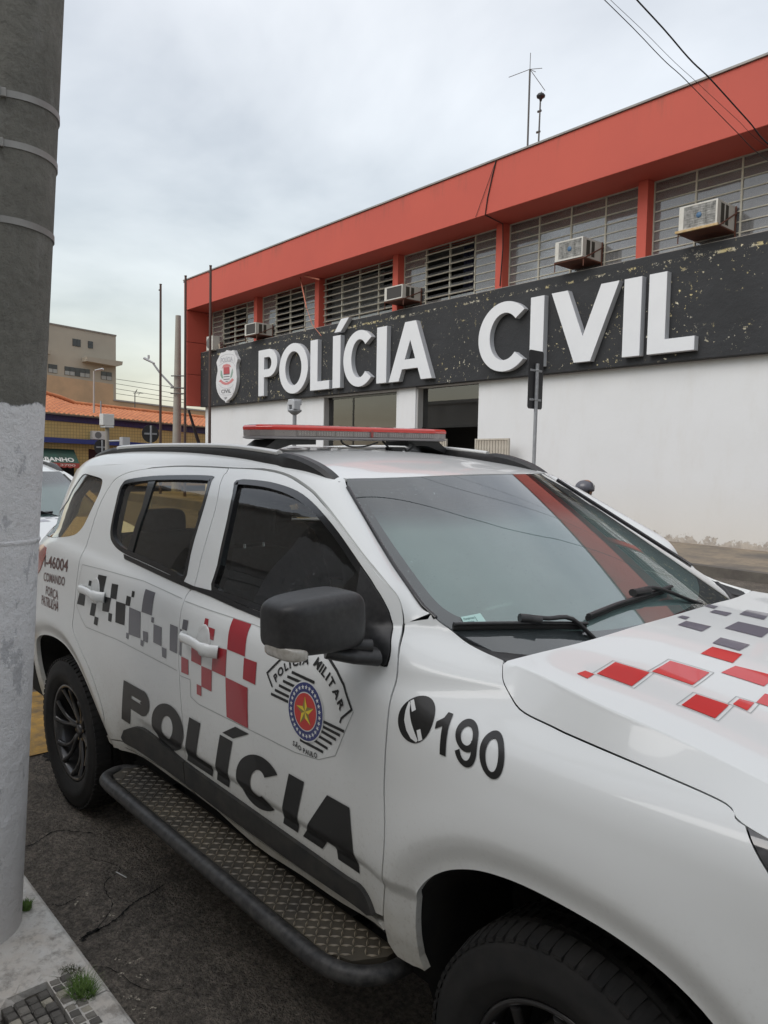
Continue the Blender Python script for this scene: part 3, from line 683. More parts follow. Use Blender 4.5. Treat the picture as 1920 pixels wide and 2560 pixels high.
    for ch,Q in (('1',N1),('9',N9),('0',N0)):
        if ch=='1': g=[[[(.52,0),(.95,0),(.95,1),(.62,1),(.48,.86),(.05,.72),(.05,.55),(.52,.68)]]]
        if ch=='0': g=[[ring(.5,.5,.5,.5),ring(.5-t_*.82,.5-.15,.5,.5)]]
        if ch=='9': g=[[ring(.5,.335,.5,.665),ring(.5-t_*.8,.335-.14,.5,.665)],[ring(.5,.42,.5,.42,-165,2,26)+[(1,.67),(.72,.60)]+ring(.5-t_*.8,.42-.14,.5,.42,0,-165,24)+[(.03,.27)]]]
        mp=quadmap(Q)
        for gi,gg in enumerate(g): flat_on('lettering',polyVF([[ [tuple(x) for x in mp(np.array(l))] for l in gg]],.012),f,M_dblk,fe,.0022+.0003*gi,up)
    # A pillar / cant rail between door tops and roof
    L3=[(x,s*float(Ys(x,z)),z) for x,z in LCAP]
    U3=[(x,s*y,float(Zr(x,y))) for x,y in ((-.98,RWD(-.98)),(-.7,RWD(-.7)),(-.3,RWD(-.3)),(0,.58),(.3,.58),(.735,.58),(1.13,.58),(1.34,.58),(1.50,.58),(1.66,.578),(1.757,.577))]
    for y,z in [(abs(a_),b_) for a_,b_ in WSE[:6]]: U3.append((float(Xw(y,z))+.004,s*(y+.004),z))
    U3.append((FTOP[0][0]-.004,s*float(Ys(*FTOP[0])),FTOP[0][1]+.003))
    Lc=cr(L3,5);Uc=cr(U3,5);n=len(Lc);R_=8;V=[];F=[]
    for i in range(n):
        a,b=Lc[i],Uc[i]; tg=(Lc[min(i+1,n-1)]-Lc[max(i-1,0)]); nr=np.cross(tg,b-a); nr/=np.linalg.norm(nr)+1e-9
        if nr[1]*s<0 and nr[2]<0 or nr[1]*s+nr[2]<0: nr=-nr
        bl=(.16-.11*float(sst(1.6,1.95,a[0])))*np.linalg.norm(b-a)*(1-float(sst(n-9,n-2,i)))
        V.append(a-nr*.016)
        for j in range(R_+1):
            t=j/R_; V.append(a+(b-a)*t+nr*bl*4*t*(1-t)*.8)
        V.append(b-nr*.02)
    K=R_+3
    for i in range(n-1):
        for j in range(K-1): F.append((i*K+j,(i+1)*K+j,(i+1)*K+j+1,i*K+j+1))
    o=mesh('roof_side_frame',V,F,M_paint,parent,True); 
    m_=o.modifiers.new('e','EDGE_SPLIT'); m_.split_angle=radians(50)
    # pillar inner cover
    V=[];F=[]
    for i in range(n): V+=[Lc[i]-np.array([0,s*.045,.01]),Uc[i]-np.array([.02,s*.02,.035])]
    for i in range(n-1): F.append((2*i,2*i+1,2*i+3,2*i+2))
    mesh('pillar_lining',V,F,M_int,parent,True)
    # roof rail
    path=cr([(-.60,1.690),(-.57,1.735),(-.48,1.772),(-.143,1.814),(.2,1.829),(.566,1.834),(1.057,1.830),(1.457,1.802),(1.60,1.778),(1.70,1.745),(1.768,1.706),(1.782,1.690)],6)
    rail=empty('roof_rail'); rail.parent=parent
    V=[];F=[]
    for i,(x,z) in enumerate(path):
        zb=float(Zr(x,.59))-.01; cap= x>1.42 or x<-.12
        wd=.026 if cap else .020; zt=z+(.004 if cap else -.006); zt=max(zt,zb+.004)
        Y=.598-.20*max(-.15-x,0)**1.5; V+=[(x,s*(Y+wd),zb),(x,s*(Y+wd),zt-.014),(x,s*(Y+wd*.6),zt),(x,s*(Y-wd*.6),zt),(x,s*(Y-wd),zt-.014),(x,s*(Y-wd),zb)]
    n=len(path)
    for i in range(n-1):
        for j in range(5): F.append((i*6+j,(i+1)*6+j,(i+1)*6+j+1,i*6+j+1))
    F+= [tuple(range(6)),tuple(range(n*6-6,n*6))[::-1]]
    o=mesh('rail_body',V,F,M_black,rail,True); o.modifiers.new('e','EDGE_SPLIT').split_angle=radians(35)
    b=MB(); b.tube([(x,s*.604,z-.001) for x,z in path if -.12<x<1.42],.013,10,True,flat=(1.2,.8)); b.build('rail_strip',M_silver,rail)
    # mirror
    mr=empty('side_mirror'); mr.parent=parent
    make_mirror(mr,-1)
    if s>0:
        mr.scale=(1,1,1); fold_mirror(mr)
    # running board
    make_step(parent,s)
def superbox(c, r, e=.35, nu=28, nv=18, shape=None):
    V=[];F=[]
    sg=lambda v,p: math.copysign(abs(v)**p,v)
    for j in range(nv+1):
        ph=-pi/2+pi*j/nv
        for i in range(nu):
            th=2*pi*i/nu; p=[sg(cos(ph),e)*sg(cos(th),e),sg(cos(ph),e)*sg(sin(th),e),sg(sin(ph),e)]
            if shape: p=shape(*p)
            V.append((c[0]+r[0]*p[0],c[1]+r[1]*p[1],c[2]+r[2]*p[2]))
    for j in range(nv):
        for i in range(nu): F.append((j*nu+i,j*nu+(i+1)%nu,(j+1)*nu+(i+1)%nu,(j+1)*nu+i))
    return V,F
def make_mirror(mr,s):
    # u along outward direction (1=outer end), front face bulges forward
    def sh(x,y,z):
        o=-y*1.0        # outward positive for the right side (y negative)
        k=1-.10*max(o,0)**2
        z2=z*(k-.05*o)+(.05*(1-abs(y)**2) if z>0 else 0)
        x2=x*(1.0-.25*max(o,0)**3)-(.22*max(o,0)**2)+.12*(1-z*z)*(x>0)
        return (x2,y,z2)
    V,F=superbox((2.238,-1.062,1.372),(.080,.127,.075),.36,44,28,sh)
    if s>0: V=[(a,-b,c) for a,b,c in V]
    o=mesh('mirror_housing',V,F,M_black,mr,True)
    b=MB(); y=s*1.085
    # lower indicator wedge on the outer bottom front edge
    V,F=superbox((2.240,-1.152,1.311),(.066,.034,.020),.5,24,14,lambda x,y,z:(x*(1-.25*max(-y,0)**3)-.22*max(-y,0)**2+.1,y,z+.35*max(-y,0)**2*.6))
    if s>0: V=[(a,-b,c) for a,b,c in V]
    mesh('mirror_indicator',V,F,mat('cloudy_clear_lens',(.42,.40,.36),.18,coat=1,noise=(60,(.22,.20,.17),.6,3)),mr,True)
    a=MB(); a.tube([(2.24,s*1.02,1.290),(2.28,s*.96,1.272),(2.30,s*.895,1.262)],.03,12,True,[.030,.028,.032],flat=(1.3,.75)); a.tube([(2.22,s*1.02,1.300),(2.26,s*.98,1.296),(2.30,s*.91,1.292)],.02,10)
    a.build('mirror_arm',M_black,mr)
    V,F=superbox((2.168,-1.055,1.376),(.006,.108,.066),.4,28,12)
    if s>0: V=[(a_,-b_,c_) for a_,b_,c_ in V]
    mesh('mirror_glass',V,F,M_chrome,mr,True)
def fold_mirror(mr):
    # left-hand mirror, folded back along the door
    for o in mr.children:
        for v in o.data.vertices:
            x,y,z=v.co; y=-y; a=radians(66); X,Y=x-2.30,y-.93; v.co=(2.12+X*cos(a)-Y*sin(a),.945+X*sin(a)+Y*cos(a)*1.0,z-.07)
        o.data.flip_normals()
def make_step(parent,s):
    st=empty('running_board'); st.parent=parent; z=.43; yo=1.012; yi=.86
    tr=[(.72,s*.885,z-.02),(.68,s*.95,z-.014),(.705,s*1.02,z-.014),(.78,s*1.040,z-.014)]+[(x,s*1.040,z-.014) for x in (1.0,1.4,1.8,2.1)]+[(2.24,s*1.035,z-.014),(2.33,s*1.005,z-.014),(2.385,s*.94,z-.014),(2.40,s*.86,z-.014)]
    b=MB(); b.tube([tuple(p) for p in cr(tr,6)],.026,16,True); b.build('step_tube',mat('worn_step_tube',(.011,.011,.012),.5,noise=(34,(.12,.115,.105),.5,14),bump=(160,.5,.001)),st)
    lp=[(.735,.875),(.70,.94),(.735,1.005),(.80,1.018),(1.5,1.021),(2.22,1.018),(2.31,.985),(2.36,.90),(2.36,.86),(.74,.86)]
    lp=[(x,s*y) for x,y in lp]; M_tread=mat('muddy_tread_plate',(.024,.021,.017),.7,noise=(4,(.10,.085,.06),.8,9),bump=(220,.5,.001))
    panel('step_plate',[lp],lambda u,v:np.stack([u,v,np.full(len(u),z+.004)],1),M_tread,st,.2,0,.02,(0,0,1))
    q=MB(); i=0
    for ix,x in enumerate(np.arange(.745,2.345,.026)):
        for iy,y in enumerate(np.arange(.878,1.012,.026)):
            if x<.78 and y>.98 or x>2.30 and y>.95: continue
            x=x+random.uniform(-.0012,.0012)
            a=radians(45 if (ix+iy)%2 else -45); L_=.0165; w=.0042; c,sn=cos(a),sin(a); Y=s*y
            P=[(x+c*L_,Y+sn*L_,z+.0045),(x-sn*w,Y+c*w,z+.0045),(x-c*L_,Y-sn*L_,z+.0045),(x+sn*w,Y-c*w,z+.0045),(x+c*L_*.5,Y+sn*L_*.5,z+.0085),(x-c*L_*.5,Y-sn*L_*.5,z+.0085)]
            q.add(P,[(0,1,4),(1,5,4),(1,2,5),(2,3,5),(3,4,5),(3,0,4)])
    tag(q.build('tread_pattern',mat('worn_tread_pattern',(.11,.10,.085),.45,noise=(4,(.34,.28,.19),.7,8)),st),kind='stuff')
    b=MB()
    for x in(.95,1.55,2.15): b.box(x-.03,x+.03,min(s*.6,s*1.03),max(s*.6,s*1.03),z-.05,z-.03)
    b.build('step_bracket',M_black,st)

CHK_BLACK=[[(0.2555,1.1755),(0.316,1.1761),(0.2957,1.0836),(0.206,1.0797)],[(0.4413,1.249),(0.5314,1.2522),(0.5142,1.1701),(0.4339,1.1659)],[(0.3463,1.2099),(0.376,1.2115),(0.3713,1.1877),(0.3413,1.1859)],[(0.3877,1.1125),(0.4414,1.1156),(0.4194,1.0556),(0.3648,1.0532)],[(0.4254,1.0566),(0.4669,1.0576),(0.4541,1.0192),(0.4143,1.0197)],[(0.5971,1.2301),(0.663,1.2332),(0.6572,1.1695),(0.5946,1.1673)],[(0.5207,1.1636),(0.6037,1.1672),(0.5816,1.1021),(0.5103,1.0962)],[(0.5817,1.1006),(0.6185,1.1008),(0.611,1.064),(0.5777,1.064)],[(0.6582,1.1623),(0.7533,1.165),(0.7495,1.0741),(0.6562,1.0705)],[(0.7591,1.2013),(0.8005,1.2018),(0.7957,1.1625),(0.7539,1.1608)],[(0.803,1.228),(0.8273,1.228),(0.8275,1.2045),(0.8037,1.2023)]]
CHK_GREY=[[(0.9152,1.2503),(1.0022,1.2479),(1.0022,1.1585),(0.9098,1.158)],[(0.793,1.1585),(0.9021,1.1568),(0.9071,1.0492),(0.7936,1.045)],[(0.7713,1.048),(0.7934,1.0486),(0.7928,1.022),(0.7688,1.0245)],[(0.9304,1.0847),(0.9771,1.0865),(0.9766,1.0456),(0.936,1.0444)],[(0.9121,1.0453),(0.9391,1.045),(0.9371,1.0205),(0.9115,1.0223)],[(1.0031,1.1533),(1.0255,1.1538),(1.0242,1.1322),(1.0015,1.1329)],[(1.0246,1.1289),(1.0954,1.1284),(1.0993,1.0553),(1.028,1.0571)],[(1.1023,1.0539),(1.1413,1.0533),(1.1404,1.0157),(1.1072,1.0166)],[(1.1623,1.1533),(1.224,1.1528),(1.2291,1.0539),(1.1695,1.0545)]]
CHK_GREY2=[[(1.2593,1.1878),(1.2977,1.1894),(1.2943,1.1518),(1.2574,1.1526)],[(1.2433,1.15),(1.2579,1.1501),(1.2644,1.0518),(1.2481,1.0534)]]
CHK_RED=[[(1.4088,1.217),(1.4324,1.2168),(1.4382,1.1927),(1.4108,1.1926)],[(1.4382,1.1927),(1.4876,1.1915),(1.4883,1.1531),(1.4407,1.1547)],[(1.5719,1.2415),(1.6805,1.24),(1.6966,1.1406),(1.5839,1.1418)],[(1.3375,1.1074),(1.4115,1.107),(1.415,1.0489),(1.3418,1.0507)],[(1.4923,1.1339),(1.582,1.1402),(1.5856,1.0483),(1.4911,1.049)],[(1.6925,1.1359),(1.7695,1.1368),(1.7707,1.0653),(1.6957,1.067)],[(1.2645,1.0505),(1.3187,1.0495),(1.3227,0.994),(1.2673,0.992)],[(1.4175,1.0488),(1.4923,1.0493),(1.4933,0.9747),(1.4207,0.9751)],[(1.5857,1.0471),(1.7268,1.0448),(1.7331,0.9117),(1.5975,0.9128)],[(1.3858,0.9759),(1.4207,0.9763),(1.4211,0.9395),(1.3874,0.9391)]]
FILM1=[(1.2321,0.9898),(0.6857,0.9989),(0.3203,0.9887),(0.2558,1.0235),(0.1998,1.0706),(0.2421,1.2702),(0.454,1.2745),(0.867,1.2757),(1.2077,1.2546)]
FILM2=[(1.2568,0.9769),(1.336,0.9796),(1.3388,0.9174),(1.3998,0.905),(1.73,0.9096),(1.9967,0.9134),(2.1144,0.9286),(2.1924,0.9646),(2.2267,1.0351),(2.26,1.1073)]
FILM3=[(1.2359,1.2496),(1.4201,1.2444),(1.6962,1.241),(1.7368,1.2388)]
EMB_A=[(1.8681,1.0811),(1.833,1.1175),(1.9046,1.183),(1.9622,1.2169)]
EMB_B=[(2.0622,1.2279),(2.0975,1.2171),(2.1551,1.1927),(2.2009,1.1659),(2.2521,1.1108),(2.212,1.0759),(2.2076,1.0625)]
EMB_S=[[(1.9597,1.1482),(2.0744,1.1433)],[(1.9411,1.1309),(2.0222,1.1298)],[(1.9215,1.1131),(1.992,1.1102)],[(1.9025,1.0951),(1.9732,1.092)],[(1.8828,1.0762),(1.9606,1.0735)],[(1.863,1.0592),(1.9606,1.0576)],[(2.1318,1.0459),(2.2282,1.0441)],[(2.133,1.031),(2.2115,1.0283)],[(2.1236,1.0165),(2.1943,1.0113)],[(2.1124,0.9984),(2.1759,0.9937)],[(2.0804,0.9809),(2.1572,0.9742)],[(2.0237,0.9605),(2.1363,0.9579)]]
EMB_T1=[(1.8845,1.0977),(1.9275,1.1426),(1.98,1.171),(2.0313,1.1853)]
EMB_T2=[(2.0464,1.1883),(2.1234,1.1601),(2.1718,1.1268),(2.2068,1.0915)]
EMB_T3=[(1.9859,0.9331),(2.0465,0.9259),(2.1111,0.931)]
TXQ=[[(-0.2674,1.2628),(0.0651,1.2724),(0.0718,1.2126),(-0.2588,1.2006)],[(-0.2637,1.1718),(0.0446,1.186),(0.0384,1.1401),(-0.2684,1.1252)],[(-0.2289,1.1059),(-0.0482,1.105),(-0.048,1.0609),(-0.2335,1.0613)],[(-0.2908,1.0474),(-0.0294,1.0529),(-0.0252,1.0035),(-0.2836,1.0011)]]
N1=[(2.5402,1.1784),(2.5833,1.1753),(2.607,1.0892),(2.5618,1.0894)]
N9=[(2.601,1.1766),(2.6673,1.1723),(2.7026,1.0852),(2.6341,1.0835)]
N0=[(2.677,1.1692),(2.7485,1.1665),(2.7838,1.0835),(2.7115,1.0824)]
HQ_RED=[[(2.7958,-0.6851),(2.7972,-0.6514),(2.824,-0.6534),(2.8296,-0.6912)],[(2.8249,-0.6442),(2.8061,-0.5311),(2.895,-0.521),(2.9179,-0.6432)],[(2.8947,-0.5097),(2.8917,-0.4124),(2.9886,-0.4005),(2.9951,-0.5022)],[(2.9224,-0.3104),(2.9204,-0.2393),(2.9924,-0.2219),(3.0016,-0.2997)],[(3.007,-0.3776),(3.0134,-0.3111),(3.1039,-0.284),(3.1046,-0.3646)],[(3.0361,-0.6374),(3.0248,-0.5441),(3.0946,-0.5308),(3.1096,-0.6317)],[(3.0973,-0.5164),(3.0947,-0.4757),(3.1245,-0.4665),(3.1309,-0.5196)],[(3.1261,-0.4607),(3.1212,-0.3994),(3.1542,-0.3882),(3.1602,-0.4541)]]
HQ_GREY=[[(2.7092,0.1596),(2.7033,0.2004),(2.7356,0.2019),(2.7431,0.1538)],[(2.7566,0.094),(2.7521,0.1421),(2.8005,0.1551),(2.8073,0.0975)],[(2.7311,-0.0633),(2.7309,-0.0322),(2.753,-0.0272),(2.759,-0.0659)],[(2.7725,-0.1414),(2.7667,-0.0786),(2.8359,-0.0645),(2.8434,-0.1399)],[(2.8188,0.1657),(2.8018,0.264),(2.8594,0.3028),(2.8877,0.1787)],[(2.8656,-0.0438),(2.8562,0.0704),(2.9464,0.0946),(2.9628,-0.0256)],[(2.9072,-0.211),(2.8988,-0.1427),(2.9722,-0.1252),(2.9766,-0.2027)],[(2.6403,0.7427),(2.6643,0.7431),(2.6788,0.7454),(2.6641,0.7448)]]

def make_suv(label):
    R=empty('police_suv',label=label,cat='police car',group='police patrol cars parked in line')
    for s in(-1,1): half(R,s)
    # roof
    lp=[(x,-y) for x,y in ((-.98,RWD(-.98)),(-.7,RWD(-.7)),(-.3,RWD(-.3)),(0,.58),(.5,.58),(1.13,.58),(1.50,.58),(1.66,.578),(1.757,.577))]
    fr=[(float(Xw(y,1.7165+.0055*(1-(y/.572)**2)))-.002,y) for y in np.linspace(-.572,.572,13)]
    loop=smooth(lp,3)+fr+[(x,-y) for x,y in smooth(lp,3)][::-1]
    panel('roof',[loop],rooffn,M_paint,R,.05,0,.02,(0,0,1))
    panel('roof_lining',[loop],rooffn,M_roofl,R,.1,-.03,0,(0,0,1))
    # windshield
    top=[(y,1.7165+.0055*(1-(y/.572)**2)) for y in np.linspace(-.572,.572,9)]
    edge=[(min(abs(a_),.741),b_) for a_,b_ in WSE]+[(.728,1.325)]
    bot=[(.69,1.288),(.5,1.252),(.25,1.236),(0,1.232),(-.25,1.236),(-.5,1.252),(-.69,1.288)]
    loop=top+edge+bot+[(-y,z) for y,z in edge][::-1]
    ws=panel('windshield',[loop],wsfn,G_ws,R,.04,.002,.004,(1,0,.5))
    ibot=[(.655,1.352),(.55,1.332),(.3,1.300),(0,1.292),(-.3,1.300),(-.55,1.332),(-.655,1.352)]
    inn=[(y,z) for y,z in ((-.54,1.690),(-.3,1.698),(0,1.70),(.3,1.698),(.54,1.690),(.575,1.665),(.625,1.57),(.665,1.475),(.690,1.405),(.688,1.372))]+ibot+[(-.688,1.372),(-.690,1.405),(-.665,1.475),(-.625,1.57),(-.575,1.665)]
    panel('windshield_frit',[loop,smooth(inn+inn[:1],3)[:-1]],wsfn,mat('black_ceramic_frit',(.035,.028,.036),.5),ws,.04,-.004,0,(1,0,.5))
    panel('glass_film',[smooth(inn+inn[:1],3)[:-1]],wsfn,M_film,ws,.05,-.007,0,(1,0,.5))
    # windshield rubber along the pillars
    for s in(-1,1):
        b=MB(); b.tube([(float(Xw(y,z))+.006,s*(y+.004),z+.002) for y,z in edge[:-1]],.007,8); b.build('windshield_seal',M_gloss,ws)
    # stickers and clip
    sq=[(-0.6795,1.3555),(-0.618,1.3605),(-0.6267,1.3434),(-0.6917,1.338)]
    flat_on('paper_sticker',polyVF([[sq]],.03),wsfn,mat('pale_green_sticker',(.42,.62,.58),.6),ws,.0045,(1,0,.5))
    b_=[quadmap([sq[0],sq[1],sq[2],sq[3]])(np.array(q)) for q in ([(.62,.2),(.62,.8),(.64,.8),(.64,.2)],)]
    V,F,sz=bfont('Parabrisas',.0); Q=quadmap(sq); flat_on('sticker_text',[(Q(V*np.array([.5,.26])+np.array([.08,.55])),F),(b_[0],[(0,1,2),(0,2,3)])],wsfn,mat('sticker_ink',(.03,.10,.10),.6),ws,.0052,(1,0,.5))
    V,F,sz=bfont('Vale',.0); flat_on('sticker_text',[(Q(V*np.array([.28,.26])+np.array([.2,.15])),F)],wsfn,mat('sticker_ink',(.03,.10,.10),.6),ws,.0052,(1,0,.5))
    # hood
    HC=float(GX[0,0]),float(ygap(GX[0,0]))-.002
    re=[(HRX-(HRX-HC[0])*(y/HC[1])**2,y) for y in np.linspace(HC[1],-HC[1],19)]
    ys=[(float(x),-float(ygap(x))+.0015) for x in HC[0]+(3.60-HC[0])*np.linspace(0,1,90)**1.3]
    fr=[(3.60,-float(ygap(3.6))+.0015),(3.74,-.60),(3.80,-.35),(3.82,0),(3.80,.35),(3.74,.60)]
    re=re[1:-1]
    loop=re+ys+fr[1:]+[(x,-y) for x,y in ys][::-1]
    hood=panel('hood',[loop],hoodfn,M_paint,R,.016,0,.014,(0,0,1),True,[[(float(x),sg*(ycr(x)+dy)) for x in np.linspace(2.66,3.58,110)] for sg in(-1,1) for dy in(-.0075,-.0035,0.,.0035,.0075)])
    [flat_on('checker_square',polyVF([[[(min(x,3.6),y) for x,y in q]]],.02),hoodfn,M_red,hood,.0016,(0,0,1)) for q in HQ_RED]
    [flat_on('checker_square',polyVF([[q]],.02),hoodfn,M_pgrey,hood,.0016,(0,0,1)) for q in HQ_GREY if max(abs(p[1]) for p in q)<.78 and max(p[0] for p in q)>2.5]
    for q in (HQ_RED[1],HQ_RED[2],HQ_RED[5],HQ_RED[6]):
        o_=offset(q,-.011); p=[tuple(a) for a in o_]; flat_on('film_edge',polyVF([stroke(p+p[:1],.0018)],.02),hoodfn,mat('film_edge',(.36,.37,.36),.5),hood,.0013,(0,0,1))
    # cowl
    V=[];F=[];yy=np.linspace(-.745,.745,33)
    for y in yy:
        zb=np.interp(abs(y),[0,.25,.5,.70,.765],[1.232,1.236,1.252,1.288,1.318]); xb=float(Xw(y,zb))
        xh=HRX-(HRX-HC[0])*(y/HC[1])**2+.02; zh=float(ZhX(xh,min(abs(y),HC[1]-.03)))-.016
        for t,dz in ((0,-.006),(.02,.004),(.10,.006),(.14,-.006),(.5,-.016),(.88,-.010),(1,-.02)): V.append((xb+(xh-xb)*t,y,zb+(zh-zb)*t+dz))
    for i in range(32):
        for j in range(6): F.append((i*7+j,i*7+j+1,(i+1)*7+j+1,(i+1)*7+j))
    mesh('cowl_panel',V,F,mat('cowl_plastic',(.028,.028,.030),.5,noise=(20,(.06,.058,.055),.5,6)),R,True)
    # fender corner fillers (black) between cowl and fender
    for s in(-1,1):
        V=[];F=[]
        P=smooth(FTOP,3)
        for i,(x,z) in enumerate(P):
            y=float(Ys(x,z)); yi=min(.735,y-.02)
            zc_=float(np.interp(x,[2.40,2.45,2.53,2.66],[1.345,1.315,1.295,1.288]))
            V+=[(x,s*(y-.004),z-.006),(x,s*(y-.018),z-.016),(x-.01,s*(yi-.03),min(z-.02,zc_+.004))]
        for i in range(len(P)-1):
            for j in range(2): F.append((i*3+j,i*3+j+1,(i+1)*3+j+1,(i+1)*3+j))
        mesh('cowl_side_filler',V,F,M_black,R,True)
    # wipers
    def wpt(p,o=.012):
        y,z=p; n=Vector((1,.6*y,1.8)).normalized(); q=Vector((float(Xw(y,z)),y,z))+n*o; return tuple(q)
    for A,mid,arm in (([(-0.7296,1.3336),(-0.6371,1.3306),(-0.5115,1.3226),(-0.3467,1.3064)],[(-0.5516,1.3314),(-0.5254,1.3275),(-0.4996,1.3207)],[(-0.5224,1.3292),(-0.4736,1.3218),(-0.3968,1.3133)]+[('p',(2.655,-.32,1.262)),('p',(2.70,-.16,1.270))]),
                      ([(-0.3054,1.3207),(-0.1452,1.3305),(0.0396,1.3354),(0.2373,1.3389)],[(-0.0236,1.3419),(0.0131,1.3404),(0.0644,1.3387)],[(0.0212,1.3431),(0.1263,1.3347)]+[('p',(2.63,.42,1.268)),('p',(2.68,.62,1.270))])):
        w=empty('wiper'); w.parent=R
        b=MB(); b.tube([wpt(p,.010) for p in A],.009,8,True,flat=(.8,1.1)); b.build('wiper_blade',M_rub,w)
        b=MB(); b.tube([wpt(p,.022) for p in A],.006,8,True,flat=(1.5,.8)); b.build('blade_spoiler',M_black,w)
        b=MB(); b.tube([wpt(p,.030) for p in mid],.016,8,True,flat=(1,.8)); b.build('blade_joint',M_black,w)
        b=MB(); pts=[wpt(p,.034) if p[0]!='p' else p[1] for p in arm]; b.tube([tuple(q) for q in cr(pts,4)],.008,8,True,flat=(1.3,.8))
        b.cyl(tuple(Vector(pts[-1])-Vector((0,0,.02))),tuple(Vector(pts[-1])+Vector((0,0,.012))),.018); b.build('wiper_arm',M_black,w)
    # tailgate and bumpers
    V=[];F=[]; zs=[.43,.5,.7,.9,1.1,1.25,1.4,1.5,1.6,1.66]
    for z in zs:
        xe=-1.02-.09*sst(.4,.6,z)*(1-sst(1.2,1.6,z)); w=float(Ys(-.985,min(z,1.55)))-.002 if z<1.56 else RWD(-.98)
        for k in range(13):
            t=-1+2*k/12; V.append((xe+(-.975-xe)*abs(t)**3,w*t,z))
    G=[]
    for j in range(len(zs)-1):
        for i in range(12): (G if zs[j]>1.24 and zs[j+1]<1.61 and 1<=i<=10 else F).append((j*13+i,j*13+i+1,(j+1)*13+i+1,(j+1)*13+i))
    mesh('tailgate',V,F,M_paint,R,True); mesh('rear_window',V,G,G_dark,R,True)
    he=[(0,3.82),(.35,3.80),(.60,3.74),(.76,3.62)]; V=[];F=[];G=[];H=[]; NY=25
    rows=[.30,.38,.46,.56,.66,.74,.80,.88,.95,None]
    for z in rows:
        for k in range(NY):
            t=-1+2*k/(NY-1); ya=abs(t)*.80; xh=float(np.interp(ya,[q[0] for q in he],[q[1] for q in he])); zt=float(ZhX(xh-.02,ya))-.004
            zz=zt if z is None else min(z,zt-.01*(10-rows.index(z)))
            xb=3.86-.30*abs(t)**2.6-.06*(1-float(sst(.30,.44,zz))); w=float(Ys(3.64,min(zz,1.0)))
            f_=float(sst(.70,1.0,zz)); V.append((xb*(1-f_)+(xh+.012)*f_-.02*(abs(t)>.98),t*(w*(1-f_)+(.775 if z is None else w)*f_),zz))
    for j in range(len(rows)-1):
        for i in range(NY-1):
            q=(j*NY+i,j*NY+i+1,(j+1)*NY+i+1,(j+1)*NY+i); c_=abs(-1+2*(i+.5)/(NY-1))
            if j>=5 and c_<.56 or j in(2,3) and c_<.60: G.append(q)
            elif j>=6 and c_>=.60: H.append(q)
            else: F.append(q)
    mesh('front_bumper',V,F,M_paint,R,True); mesh('grille',V,G,M_black,R,False); mesh('headlight_lens',V,H,MATS['smoked_headlight'],R,True)
    b=MB(); b.tube([(float(3.875-.30*abs(y/.8)**2.6),y,.845) for y in np.linspace(-.44,.44,15)],.016,8); b.build('grille_bar',M_silver,R)
    # floor, firewall
    b=MB(); b.box(-1.0,2.48,-.80,.80,.34,.50); b.box(2.40,2.46,-.72,.72,.5,1.20); b.box(2.46,3.70,-.50,.50,.32,1.05); b.build('underbody',M_dark,R)
    b=MB(); b.box(2.50,3.5,-.74,.74,1.06,1.09); b.build('engine_cover',M_dark,R)  # unseen dark sheet added under the hood to block light through gaps
    # dashboard
    V=[];F=[];yy=np.linspace(-.74,.74,21); prof=[(2.52,1.235),(2.40,1.245),(2.25,1.235),(2.10,1.205),(2.03,1.16),(2.02,1.05),(2.10,.85),(2.15,.6)]
    for y in yy:
        hump=.03*math.exp(-((y-.36)/.2)**2)
        for i,(x,z) in enumerate(prof): V.append((x-.10*(abs(y)/.74)**2*(i<3),y,z+(hump if 2<=i<=4 else 0)-.02*(abs(y)/.74)**2))
    n=len(prof)
    for i in range(20):
        for j in range(n-1): F.append((i*n+j,i*n+j+1,(i+1)*n+j+1,(i+1)*n+j))
    mesh('dashboard',V,F,mat('dusty_dashboard',(.035,.036,.038),.65,noise=(6,(.075,.075,.075),.6,5)),R,True)
    cp_=[(2.1737,-0.3097,1.285),(2.1613,-0.1437,1.285)]
    b=MB(); A_,B_=Vector(cp_[0]),Vector(cp_[1]); b.tube([A_,A_.lerp(B_,.12),A_.lerp(B_,.2),B_],.006,8,True,[.001,.004,.0075,.0075]); b.tube([A_.lerp(B_,.25)+Vector((0,0,.012)),A_.lerp(B_,.45)+Vector((0,0,.020)),B_+Vector((0,0,.012))],.0025,6); b.build('dash_pen',mat('pale_green_pen',(.50,.62,.50),.3),R)
    # steering wheel
    sw=empty('steering_wheel'); sw.parent=R; sw.location=(1.90,.37,1.13); sw.rotation_euler=(0,radians(-62),0)
    b=MB(); b.tube([(.185*cos(a),.185*sin(a),0) for a in np.linspace(0,2*pi,37)],.016,10,False); b.build('wheel_rim',M_gloss,sw)
    b=MB(); b.box(-.05,.05,-.07,.07,-.03,.0); b.box(-.015,.015,-.18,.18,-.02,-.005); b.box(-.18,0,-.015,.015,-.02,-.005); bevel(b.build('wheel_hub',M_int,sw),.01)
    # seats
    for x,y,w in ((1.05,-.37,.26),(1.05,.37,.26),(.12,-.36,.30),(.12,.36,.30),(.12,0,.10)):
        st=empty('seat'); st.parent=R
        V,F=superbox((x+.22,y,.72),(.27,w,.09),.35,24,10); mesh('seat_cushion',V,F,M_fab,st,True)
        V,F=superbox((0,0,0),(.07,w,.34),.38,24,14,lambda a,b_,c:(a+.10*(1-b_*b_)*0-.1*c*c,b_*(1-.12*max(c,0)),c))
        V=[(x-.08-v[2]*.33+v[0],y+v[1],1.03+v[2]) for v in V]; mesh('seat_back',V,F,M_fab,st,True)
